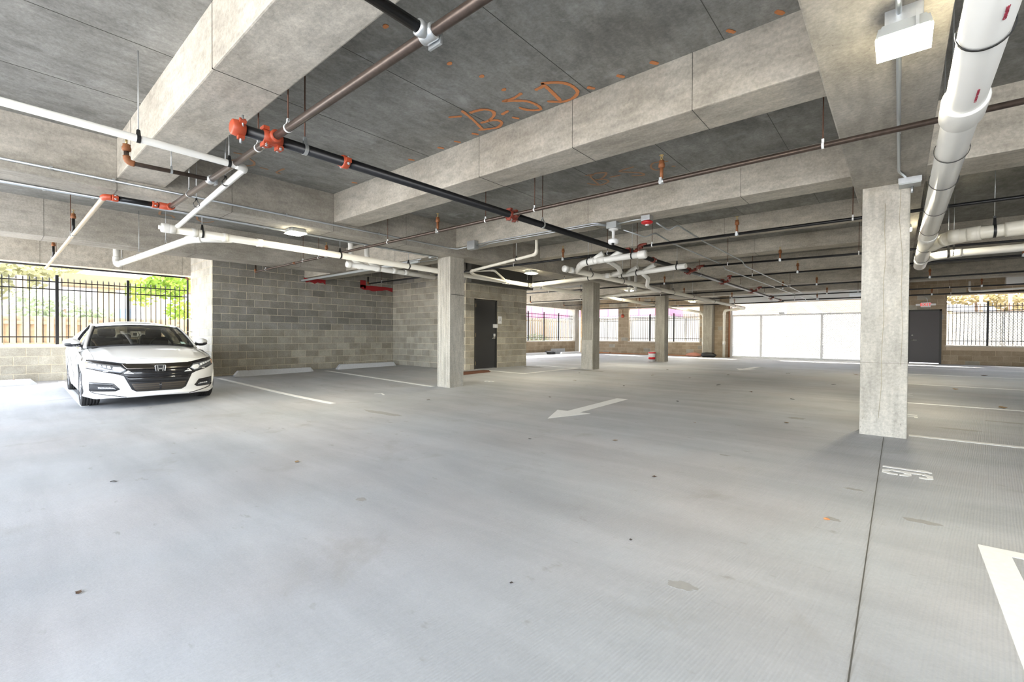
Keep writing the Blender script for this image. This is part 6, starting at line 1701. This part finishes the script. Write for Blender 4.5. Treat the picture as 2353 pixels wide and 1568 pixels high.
    em.box((xo-0.006, -0.030, 0.615), (xo+0.006, 0.030, 0.641))
    eb = P(em, 'emblem', chrome)
    bk2 = MB(); bk2.extrude([(xo-0.018, u, v) for u, v in out], (0.008, 0, 0)); P(bk2, 'emblem_backing', matt_black, eb)
    # chin lip
    return d
def vtop(u): return 0.805 - 0.045*(abs(u)/0.9)**2
def vbot(u): return 0.196 - 0.040*min(1, (abs(u)/0.75)**2) + 0.03*max(0, abs(u)-0.78)/0.1
def fpt(u, v, off=0.0): return Vector((-nose(u, v) + off, u, v))

def grid(fn, nu, nv, skip=None, flip=False):
    b = MB(); vs = [fn(i/nu, j/nv) for j in range(nv+1) for i in range(nu+1)]
    fs = []
    for j in range(nv):
        for i in range(nu):
            q = (j*(nu+1)+i, j*(nu+1)+i+1, (j+1)*(nu+1)+i+1, (j+1)*(nu+1)+i)
            if skip and skip(i, j, [vs[k] for k in q]): continue
            fs.append(q[::-1] if flip else q)
    b.add(vs, fs, True)
    return b
def interval(poly, u):
    hits = []
    n = len(poly)
    for i in range(n):
        (u0, v0), (u1, v1) = poly[i], poly[(i+1) % n]
        if (u0 <= u < u1) or (u1 <= u < u0): hits.append(v0 + (v1-v0)*(u-u0)/(u1-u0))
    return (min(hits), max(hits)) if len(hits) >= 2 else None
def patch(b, poly, off=0.004, depth=0.010, n=30, m=5, dome=0.0):
    """a plate that follows the front skin inside a (u, v) outline"""
    us = [p[0] for p in poly]; u0, u1 = min(us), max(us); cols = []
    ks = sorted(set([u0+(u1-u0)*(i+0.0)/n for i in range(n+1)] + us))
    ks[0] += 1e-4; ks[-1] -= 1e-4
    for u in ks:
        iv = interval(poly, u)
        if iv: cols.append((u, iv[0], iv[1]))
    vs = []; fs = []; k = m+1
    for u, a, c in cols:
        for j in range(k): vs.append(fpt(u, a+(c-a)*j/m, off + dome*math.sin(math.pi*j/m)))
    N = len(vs)
    for u, a, c in cols:
        for j in range(k): vs.append(fpt(u, a+(c-a)*j/m, off-depth))
    for i in range(len(cols)-1):
        for j in range(m):
            q = (i*k+j, (i+1)*k+j, (i+1)*k+j+1, i*k+j+1)
            fs.append(q)
        fs.append((i*k, N+i*k, N+(i+1)*k, (i+1)*k)); fs.append((i*k+m, (i+1)*k+m, N+(i+1)*k+m, N+i*k+m))
    for e in (0, len(cols)-1):
        for j in range(m): fs.append((e*k+j, e*k+j+1, N+e*k+j+1, N+e*k+j))
    b.add(vs, fs, True)
    return b
def mir(poly): return [(-u, v) for u, v in poly]
def fline(b, pts, r, off=0.002):
    out = []
    for (u0, v0), (u1, v1) in zip(pts[:-1], pts[1:]):
        for i in range(8): t = i/8; out.append(fpt(u0+(u1-u0)*t, v0+(v1-v0)*t, off))
    out.append(fpt(*pts[-1], off)); b.tube(out, r, 6)
    return b

WX = (-0.93, -3.76); WR = 0.335; AR = 0.372
def halfw(x):
    t = -x
    if t < 0.62: return 0.905
    if t < 1.3: return 0.905 + 0.027*math.sin((t-0.62)/0.68*math.pi/2)
    if t < 3.9: return 0.932
    return 0.932 - 0.10*((t-3.9)/0.95)**2
def shoulder(x):
    t = -x
    pts = ((0.0, 0.76), (0.62, 0.765), (1.0, 0.835), (1.45, 0.90), (2.2, 0.935), (3.2, 0.965), (4.0, 0.985), (4.6, 0.975), (4.85, 0.95))
    for (a, va), (c, vc) in zip(pts[:-1], pts[1:]):
        if a <= t <= c: return va + (vc-va)*(t-a)/(c-a)
    return pts[-1][1]
def side_u(x, v):
    w = halfw(x); vs_ = shoulder(x); f = (v-0.18)/(vs_-0.18)
    k = -0.055*(1-f)**2 - 0.030*max(0, f-0.72)**2/0.078 + 0.012*math.exp(-((f-0.78)/0.07)**2)
    k += -0.016*math.exp(-((f-0.32)/0.12)**2) if -3.3 < x < -1.4 else 0
    arch = 0.0
    for wx in WX:
        d = math.hypot(x-wx, v-WR)
        arch += 0.006*math.exp(-((d-AR-0.03)/0.07)**2)
    return w + k + arch
def hoodpt(q, s):
    """q -1..1 across, s 0..1 from hood lip to windscreen base"""
    w0 = 0.895; w1 = 0.90
    u = q*(w0+(w1-w0)*s)
    x0 = -nose(u, vtop(u)); x1 = -1.30 - 0.33*u*u
    x = x0 + (x1-x0)*s
    vc0 = vtop(u); vc1 = 0.985 - 0.088*(abs(u)/0.9)**3
    t = s**0.82
    v = vc0 + (vc1-vc0)*t + 0.022*math.sin(math.pi*min(1, s*1.0))*(1-abs(q)**4)
    v += 0.010*math.exp(-((abs(u)-0.56-0.05*s)/0.05)**2)*math.sin(math.pi*s)**0.5
    return Vector((x, u, v))

def build_car(label, detail=True, paint=None, loc=(0, 0, 0), rotz=0.0):
    paint = paint or car_white
    t = thing('car', label, 'car', (0, 0, 0), 'parked cars' if not detail else None)
    P = lambda b, nm, m, par=None: b.build(nm, m, par or t)
    # front skin
    f = grid(lambda a, c: fpt(-0.905+1.81*a, vbot(-0.905+1.81*a) + (vtop(-0.905+1.81*a)-vbot(-0.905+1.81*a))*c), 90, 34, None, True)
    bumper = P(f, 'front_bumper', paint)
    P(grid(lambda a, c: Vector((-nose(-0.905+1.81*a, vbot(-0.905+1.81*a)) - 0.5*c, (-0.905+1.81*a), vbot(-0.905+1.81*a)-0.02*c)), 30, 2), 'undertray', matt_black)
    # hood and fenders
    hood = P(grid(lambda a, c: hoodpt(-0.86+1.72*a, c), 60, 28), 'hood', paint)
    for sg in (-1, 1):
        P(grid(lambda a, c: hoodpt(sg*(0.86+0.14*a), c), 6, 28, None, sg < 0), 'fender_top', paint)
        # side skin with wheel arches cut out
        nx, nv = 250, 42
        def sp(a, c):
            # front edge meets the bumper corner, rear edge the tail
            x = -0.02 - 4.82*a
            xs = -nose(0.905, 0.45) if False else x
            v0 = 0.19; v1 = shoulder(x); v = v0 + (v1-v0)*c
            xf = -nose(0.905, v)
            xx = xf + (-4.84 - xf)*a
            v1 = shoulder(xx); v = v0 + (v1-v0)*c
            u = side_u(xx, v)
            k = max(0.0, 1-(xf-xx)/0.12)
            u = u*(1-k) + 0.905*k
            p = Vector((xx, sg*u, v))
            for wx in WX:
                d = math.hypot(p.x-wx, p.z-WR)
                if abs(d-AR) < 0.017 and d > 1e-6:
                    p.x = wx + (p.x-wx)*AR/d; p.z = WR + (p.z-WR)*AR/d
            return p
        def cut(i, j, q):
            c = (q[0]+q[1]+q[2]+q[3])/4
            return any(math.hypot(c.x-wx, c.z-WR) < AR for wx in WX)
        P(grid(sp, nx, nv, cut, sg > 0), 'side_panel', paint)
        for wx in WX:
            b = MB(); n = 24; vs = []; fs = []
            for i in range(n+1):
                q = math.radians(-30 + 240*i/n)
                for yy in (0.935, 0.62): vs.append((wx+AR*math.cos(q), sg*yy if yy < .9 else sg*(side_u(wx+AR*math.cos(q), max(.2, WR+AR*math.sin(q)))-0.014), WR+AR*math.sin(q)))
            for i in range(n): fs.append((i*2, i*2+1, i*2+3, i*2+2))
            b.add(vs, fs, True); P(b, 'wheel_well', matt_black)
            b = MB(); b.tube([(wx+(AR+0.004)*math.cos(q), sg*(side_u(wx+(AR+0.004)*math.cos(q), max(.2, WR+AR*math.sin(q)))-0.010), WR+(AR+0.004)*math.sin(q)) for q in [math.radians(-18+216*i/28) for i in range(29)]], 0.014, 8); P(b, 'wheel_arch', paint)
        # sill between the wheels
        b = MB(); b.cbox((WX[1]+AR, sg*0.80-0.06, 0.15), (WX[0]-AR, sg*0.80+0.06, 0.24), 0.02); P(b, 'sill', matt_black)
    # tail
    P(grid(lambda a, c: Vector((-4.84 - 0.05*math.sin(math.pi*c) + 0.16*abs(2*a-1)**3, (2*a-1)*0.84, 0.2+0.77*c)), 20, 10), 'rear_bumper', paint)
    P(grid(lambda a, c: Vector((-4.25-0.62*c, (2*a-1)*(0.86-0.03*c), 1.045-0.075*c**2 - 0.06*abs(2*a-1)**3)), 16, 8, None, True), 'boot_lid', paint)
    # greenhouse
    def wsb(u): return Vector((-1.30-0.33*u*u, u, 0.985-0.03*(abs(u)/0.78)**2))
    def wst(u): return Vector((-2.10-0.22*u*u, u, 1.372-0.045*(abs(u)/0.63)**2))
    def wsp(a, c, off=0.0):
        q = 2*a-1; p = wsb(q*0.775).lerp(wst(q*0.628), c)
        bul = 0.030*math.sin(math.pi*c)
        return p + Vector((0.55, 0, 0.8))*(bul+off)
    P(grid(lambda a, c: wsp(a, 0.02+0.96*c), 24, 12, None, False), 'windscreen', glass_m)
    # black frit border and pillars
    b = MB()
    b.tube([wsp(i/20, 0.0, 0.002) for i in range(21)], 0.018, 6); P(b, 'cowl', matt_black)
    b = MB(); b.tube([wsp(i/20, 0.985, 0.0) for i in range(21)], 0.010, 6); P(b, 'screen_header', matt_black)
    for sg in (0, 1):
        b = MB(); pts = [wsp(sg, c/12, 0.002) for c in range(13)]
        b.tube(pts, 0.014, 6); P(b, 'screen_trim', matt_black)
        b = MB(); o = Vector((-0.03, (0.030 if sg else -0.030), -0.004))
        b.tube([p+o+Vector((-0.0, 0, 0)) for p in pts], 0.030, 8); P(b, 'pillar', paint)
    def roofp(a, c):
        q = 2*a-1; x = -2.10 - 1.48*c
        vc = 1.372 + 0.088*math.sin(math.pi*min(1, (0.02+c*1.02)))**0.75 - 0.02*c
        hw = 0.640 - 0.03*c
        u = q*hw
        x -= 0.22*u*u*(1-c)
        v = vc - 0.085*abs(q)**2.4
        if c < 0.25: v = (1.372-0.045*(abs(u)/0.63)**2)*(1-c/0.25) + v*(c/0.25)
        return Vector((x, u, v))
    P(grid(roofp, 26, 24, None, True), 'roof', paint)
    def belt(x): return Vector((x, 0.86 if x > -3.9 else 0.86-0.06*(-3.9-x), shoulder(x)+0.004))
    def rail(x):
        c = min(1, max(0, (-2.10-x-0.09)/1.48)); return roofp(1.0, c) + Vector((0, -0.004, -0.004))
    for sg in (-1, 1):
        mm = lambda p: Vector((p.x, sg*p.y, p.z))
        def sw(a, c):
            lo = belt(-1.62 - 2.45*a); hi_x = -2.22 - 1.40*a; hi = rail(hi_x)
            p = lo.lerp(hi, c); p.y += 0.022*math.sin(math.pi*c)
            return mm(p)
        P(grid(sw, 24, 8, None, sg > 0), 'side_window', glass_m)
        for a in (0.0, 0.46, 0.92):
            b = MB(); b.tube([sw(a, c/8)+Vector((0, sg*0.002, 0)) for c in range(9)], 0.028 if a == 0.46 else 0.018, 6); P(b, 'window_post', gloss_black if a else paint)
        b = MB(); b.tube([sw(i/16, 0.0)+Vector((0, sg*0.006, 0)) for i in range(17)], 0.012, 6); P(b, 'belt_trim', chrome)
        b = MB(); b.tube([sw(i/16, 1.0)+Vector((0, sg*0.002, 0.012)) for i in range(17)], 0.026, 8); P(b, 'roof_rail', paint)
        # strip of body between shoulder and glass
        P(grid(lambda a, c: mm(Vector((-1.3-3.2*a, side_u(-1.3-3.2*a, shoulder(-1.3-3.2*a)) , shoulder(-1.3-3.2*a))).lerp(belt(-1.3-3.2*a)+Vector((0, -0.05, 0.002)), c)), 24, 2, None, sg > 0), 'door_top', paint)
        b = MB(); b.tube([sw(0.93, c/8) for c in range(9)] , 0.05, 8); P(b, 'rear_pillar', paint)
        # mirror
        mr = MB()
        bm = bmesh.new(); bmesh.ops.create_uvsphere(bm, u_segments=20, v_segments=12, radius=1)
        for v in bm.verts:
            p = v.co.copy()
            k = 1.0 - 0.22*max(0, p.y)
            v.co = Vector((-1.70 + p.x*0.085*k - 0.05*max(0, p.y), sg*(0.965 + p.y*0.115), 1.045 + p.z*0.072*k + 0.008*p.y))
        mr.bm(bm, True); mo = P(mr, 'wing_mirror', paint)
        lo = MB(); bm = bmesh.new(); bmesh.ops.create_uvsphere(bm, u_segments=18, v_segments=10, radius=1)
        for v in bm.verts:
            p = v.co.copy(); v.co = Vector((-1.705 + p.x*0.082, sg*(0.955 + p.y*0.112), 1.012 + min(p.z, 0.3)*0.052))
        lo.bm(bm, True); P(lo, 'mirror_base', gloss_black, mo)
        st = MB(); st.tube([(-1.66, sg*0.80, 0.955), (-1.67, sg*0.86, 0.985), (-1.69, sg*0.92, 1.01)], [0.03, 0.024, 0.03], 8); P(st, 'mirror_arm', gloss_black, mo)
        # door gaps and handles
        for xg in (-1.42, -2.52, -3.40):
            g = MB(); g.tube([(xg + 0.02*math.sin(3*k/8), sg*(side_u(xg, 0.28+k*0.08)+0.001), 0.28+k*0.08) for k in range(9) if 0.28+k*0.08 < shoulder(xg)], 0.002, 5); P(g, 'door_gap', matt_black)
        for xg in (-2.35, -3.28):
            g = MB(); g.tube([(xg, sg*(side_u(xg, 0.83)+0.006), 0.83), (xg+0.05, sg*(side_u(xg, 0.83)+0.03), 0.835), (xg+0.16, sg*(side_u(xg, 0.83)+0.03), 0.835), (xg+0.2, sg*(side_u(xg, 0.83)+0.006), 0.83)], 0.012, 6); P(g, 'door_handle', chrome)
        # head lamp
        hl = [(0.872, 0.735), (0.84, 0.762), (0.66, 0.737), (0.473, 0.706), (0.404, 0.622), (0.489, 0.556), (0.67, 0.600), (0.85, 0.650)]
        bk_ = [(0.890, 0.735), (0.85, 0.782), (0.66, 0.757), (0.465, 0.722), (0.385, 0.620), (0.487, 0.540), (0.672, 0.585), (0.868, 0.640)]
        pm = (lambda q: q) if sg > 0 else mir
        hb_ = P(patch(MB(), pm(bk_), 0.003, 0.012), 'headlamp', gloss_black)
        P(patch(MB(), pm([(0.86, 0.725), (0.83, 0.742), (0.66, 0.712), (0.49, 0.688), (0.425, 0.622), (0.495, 0.570), (0.67, 0.614), (0.845, 0.660)]), 0.008, 0.012, 30, 5, 0.004), 'reflector', lamp_inner, hb_)
        for k in range(5):
            uu = 0.60 + 0.05*k
            pp = [(uu, 0.645+0.0095*k*1.6), (uu+0.036, 0.648+0.0095*k*1.6), (uu+0.040, 0.688+0.0095*k), (uu+0.004, 0.684+0.0095*k)]
            P(patch(MB(), pm(pp), 0.018, 0.012, 6, 3, 0.006), 'led_unit', lamp_clear, hb_)
        P(patch(MB(), pm([(0.44, 0.622), (0.485, 0.665), (0.57, 0.672), (0.585, 0.635), (0.55, 0.600), (0.495, 0.588)]), 0.016, 0.012, 12, 4, 0.008), 'led_unit', lamp_clear, hb_)
        P(patch(MB(), pm([(0.845, 0.735), (0.875, 0.738), (0.872, 0.665), (0.846, 0.668)]), 0.012, 0.01, 6, 3), 'side_marker', plain('amber_lens', (0.75, 0.42, 0.28), 0.25) if 'amber_lens' not in bpy.data.materials else bpy.data.materials['amber_lens'], hb_)
        P(fline(MB(), pm([(0.42, 0.718), (0.467, 0.722), (0.66, 0.757), (0.85, 0.781)]), 0.005, 0.004), 'lamp_brow', gloss_black, hb_)
        # fog lamp pocket
        fg = P(patch(MB(), pm([(0.838, 0.425), (0.60, 0.410), (0.572, 0.406), (0.495, 0.312), (0.545, 0.280), (0.80, 0.276), (0.836, 0.300)]), 0.004, 0.012), 'fog_lamp', gloss_black)
        P(patch(MB(), pm([(0.80, 0.402), (0.60, 0.385), (0.60, 0.375), (0.80, 0.390)]), 0.014, 0.012, 10, 2), 'fog_bezel', matt_black, fg)
        P(patch(MB(), pm([(0.74, 0.352), (0.575, 0.342), (0.545, 0.315), (0.74, 0.318)]), 0.014, 0.012, 10, 3, 0.004), 'fog_led', lamp_inner, fg)
        for k in range(4):
            uu = 0.60+0.034*k
            P(patch(MB(), pm([(uu, 0.326), (uu+0.024, 0.328), (uu+0.022, 0.345), (uu+0.002, 0.343)]), 0.020, 0.01, 4, 2, 0.004), 'led_unit', lamp_clear, fg)
        P(fline(MB(), pm([(0.835, 0.300), (0.81, 0.268), (0.765, 0.244), (0.42, 0.184)]), 0.0075, 0.002), 'lower_lip_line', gloss_black)
        # white spear between lamp and grille
        P(patch(MB(), pm([(0.405, 0.612), (0.385, 0.602), (0.335, 0.556), (0.42, 0.560), (0.455, 0.560)]), 0.014, 0.014, 12, 3), 'grille_corner', paint)
        # hood gap
        g = MB(); g.tube([hoodpt(sg*0.86, s/12)+Vector((0, 0, 0.001)) for s in range(13)], 0.0022, 5); P(g, 'hood_gap', matt_black)
    g = MB(); g.tube([fpt(-0.62+1.24*i/30, vtop(-0.62+1.24*i/30)-0.012, 0.0) for i in range(31)], 0.002, 5); P(g, 'hood_lip_gap', matt_black)
    # grille
    blk = [(-0.415, 0.628), (0.415, 0.628), (0.475, 0.56), (0.515, 0.542), (0.455, 0.52), (0.36, 0.30), (0.30, 0.262), (-0.30, 0.262), (-0.36, 0.30), (-0.455, 0.52), (-0.515, 0.542), (-0.475, 0.56)]
    gr = P(patch(MB(), blk, 0.004, 0.012, 60, 10), 'grille', gloss_black)
    P(patch(MB(), [(-0.475, 0.716), (0.0, 0.712), (0.475, 0.716), (0.44, 0.66), (0.412, 0.628), (0.0, 0.624), (-0.412, 0.628), (-0.44, 0.66)], 0.016, 0.016, 50, 5, 0.006), 'chrome_bar', dark_chrome, gr)
    for v, w_ in ((0.585, 0.40), (0.53, 0.44)):
        P(fline(MB(), [(-w_, v), (0, v-0.004), (w_, v)], 0.010, 0.008), 'grille_slat', gloss_black, gr)
    P(patch(MB(), [(-0.43, 0.505), (0.43, 0.505), (0.395, 0.425), (-0.395, 0.425)], 0.016, 0.014, 30, 3, 0.006), 'grille_plate', gloss_black, gr)
    it = P(patch(MB(), [(-0.365, 0.395), (0.365, 0.395), (0.325, 0.305), (0.29, 0.278), (-0.29, 0.278), (-0.325, 0.305)], 0.010, 0.010, 30, 4), 'lower_intake', plain('intake_mesh', (0.10, 0.085, 0.07), 0.55, 0.5))
    for k in range(6):
        v = 0.295+0.018*k; w_ = 0.30+0.012*k
        P(fline(MB(), [(-w_, v), (0, v), (w_, v)], 0.0035, 0.014), 'intake_bar', bpy.data.materials['intake_mesh'] if k % 2 else matt_black, it)
    P(patch(MB(), [(-0.012, 0.395), (0.012, 0.395), (0.012, 0.282), (-0.012, 0.282)], 0.018, 0.01, 3, 3), 'intake_post', gloss_black, it)
    # emblem: rounded frame with an H
    em = MB()
    out = [(-0.070, 0.668), (-0.066, 0.682), (-0.052, 0.686), (0.052, 0.686), (0.066, 0.682), (0.070, 0.668), (0.060, 0.592), (0.052, 0.580), (0.040, 0.576), (-0.040, 0.576), (-0.052, 0.580), (-0.060, 0.592)]
    xo = -nose(0, 0.64) + 0.034
    em.tube([(xo, u, v) for u, v in out], 0.0065, 8, False, True)
    for sg in (-1, 1):
        em.bar((xo, sg*0.043, 0.686), (xo, sg*0.027, 0.577), 0.018, 0.010, (1, 0, 0))
    em.box((xo-0.005, -0.030, 0.618), (xo+0.005, 0.030, 0.638))
    eb = P(em, 'emblem', chrome)
    bk2 = MB(); bk2.extrude([(xo-0.016, u, v) for u, v in out], (0.008, 0, 0)); P(bk2, 'emblem_backing', matt_black, eb)
    # chin
    P(patch(MB(), [(-0.80, 0.200), (0.0, 0.228), (0.80, 0.200), (0.80, 0.170), (0.42, 0.170), (0, 0.186), (-0.42, 0.170), (-0.80, 0.170)], 0.006, 0.02, 40, 3), 'chin_lip', paint, bumper)
    # wheels
    def wheel(wx, sg):
        c = Vector((wx, sg*0.795, WR)); ax = Vector((0, sg, 0))
        hw_ = 0.115
        prof = [(0.235, -hw_), (0.30, -hw_), (0.322, -hw_+0.012)]
        for k in range(5):
            y0_ = -hw_+0.022 + k*0.0385
            prof += [(WR, y0_), (WR, y0_+0.030), (WR-0.010, y0_+0.032), (WR-0.010, y0_+0.0365)]
        prof += [(WR, hw_-0.02), (0.322, hw_-0.010), (0.30, hw_), (0.235, hw_)]
        w = MB().lathe(prof, c, ax, 40).build('wheel', tyre_m, t)
        r = MB(); r.lathe([(0.238, -0.09), (0.238, 0.105), (0.225, 0.11), (0.215, 0.10), (0.21, -0.05)], c, ax, 36)
        for k in range(10):
            q = 2*math.pi*k/10
            d = Vector((math.cos(q), 0, math.sin(q)))
            r.bar(c + ax*0.098 + d*0.04, c + ax*0.100 + d*0.225, 0.026 if k % 2 else 0.036, 0.02, ax)
        r.lathe([(0.0, 0.10), (0.05, 0.10), (0.06, 0.085), (0.06, 0.05)], c, ax, 18)
        r.build('rim', alloy, w)
        MB().lathe([(0.0, 0.0), (0.205, 0.0), (0.205, 0.02)], c, ax, 28).build('brake_disc', matt_black, w)
    for wx in WX:
        for sg in (-1, 1): wheel(wx, sg)
    # cabin
    P(MB().box((-4.3, -0.80, 0.30), (-1.35, 0.80, 0.36)), 'cabin_floor', matt_black)
    b = MB(); b.cbox((-1.95, -0.74, 0.72), (-1.36, 0.74, 0.955), 0.05); P(b, 'dashboard', dash_m)
    for y in (-0.38, 0.38):
        b = MB(); b.cbox((-2.95, y-0.26, 0.42), (-2.40, y+0.26, 0.58), 0.05)
        b.cbox((-3.05, y-0.25, 0.55), (-2.88, y+0.25, 1.12), 0.06); st_ = P(b, 'seat', seat_m)
        b = MB(); b.cbox((-3.06, y-0.14, 1.13), (-2.95, y+0.14, 1.30), 0.05); P(b, 'headrest', seat_m, st_)
    b = MB(); b.cbox((-3.95, -0.66, 0.45), (-3.80, 0.66, 1.08), 0.06); rs_ = P(b, 'rear_seat', seat_m)
    for y in (-0.42, 0.0, 0.42):
        b = MB(); b.cbox((-3.96, y-0.12, 1.08), (-3.86, y+0.12, 1.19), 0.04); P(b, 'headrest', seat_m, rs_)
    b = MB(); cw = Vector((-2.12, 0.38, 0.96)); pts = []
    for i in range(28):
        q = 2*math.pi*i/28
        pts.append(cw + Vector((-0.42*math.sin(q)*0.185*0.9, math.cos(q)*0.185, math.sin(q)*0.17)))
    b.tube(pts, 0.015, 8, False, True); sw_ = P(b, 'steering_wheel', plain('wheel_grey', (0.10, 0.10, 0.10), 0.4) if 'wheel_grey' not in bpy.data.materials else bpy.data.materials['wheel_grey'])
    b = MB(); b.bar(cw+Vector((0, -0.17, 0)), cw+Vector((0, 0.17, 0)), 0.05, 0.02); b.bar(cw, cw+Vector((0.3, 0, -0.14)), 0.05, 0.05); P(b, 'steering_hub', dash_m, sw_)
    b = MB(); b.cbox((-2.22, -0.12, 1.25), (-2.18, 0.12, 1.31), 0.01); rv = P(b, 'rear_view_mirror', matt_black)
    b = MB(); b.tube([(-2.17, 0.0, 1.25), (-2.16, 0.03, 1.18), (-2.16, -0.005, 1.10), (-2.16, 0.0, 1.02)], 0.006, 5); b.box((-2.165, -0.07, 1.16), (-2.16, -0.01, 1.22)); P(b, 'hanging_charm', plain('charm', (0.7, 0.66, 0.5), 0.5) if 'charm' not in bpy.data.materials else bpy.data.materials['charm'], rv)
    # rear window and inspection sticker
    P(grid(lambda a, c: Vector((-3.56-0.70*c, (2*a-1)*(0.60+0.10*c), 1.40-0.35*c - 0.06*abs(2*a-1)**2*(1-c))), 14, 6, None, True), 'rear_window', glass_m)
    b = MB(); vs_ = [wsp(0.88, 0.08, 0.004), wsp(0.93, 0.08, 0.004), wsp(0.925, 0.17, 0.004), wsp(0.88, 0.17, 0.004)]; b.extrude(vs_, (-0.004, 0, -0.004)); P(b, 'sticker', plain('sticker', (0.55, 0.72, 0.66), 0.6) if 'sticker' not in bpy.data.materials else bpy.data.materials['sticker'])
    for y0_, y1_ in ((-0.55, 0.0), (0.05, 0.6)):
        b = MB(); b.tube([wsp(0.5+y0_*0.62, 0.01, 0.012), wsp(0.5+(y0_+y1_)*0.31, 0.035, 0.014), wsp(0.5+y1_*0.62, 0.05, 0.012)], 0.007, 6); P(b, 'wiper', matt_black)
    t.location = loc; t.rotation_euler = (0, 0, rotz)
    return t
CAR = build_car('white four-door saloon car parked nose out beside the block pier', True, None, (-9.30, 1.92, -1.2+H-0.004), math.radians(-2.2))
def repaint(car, old, m):
    for ch in car.children:
        if ch.type == 'MESH' and ch.material_slots and ch.material_slots[0].material == old:
            ch.material_slots[0].link = 'OBJECT'; ch.material_slots[0].material = m
c2 = dup(CAR, (-2.0, 31.0, -0.12), math.radians(20), 'dark parked car seen through the white gate', 'cars parked outside')
repaint(c2, car_white, plain('car_dark', (0.02, 0.022, 0.03), 0.2, coat=1.0))
c3 = dup(CAR, (-6.9, 30.0, -0.12), math.radians(5), 'white car at the left end of the gate, outside', 'cars parked outside')
c4 = dup(CAR, (-9.2, 30.6, -0.12), math.radians(0), 'white car outside the wide far window', 'cars parked outside')
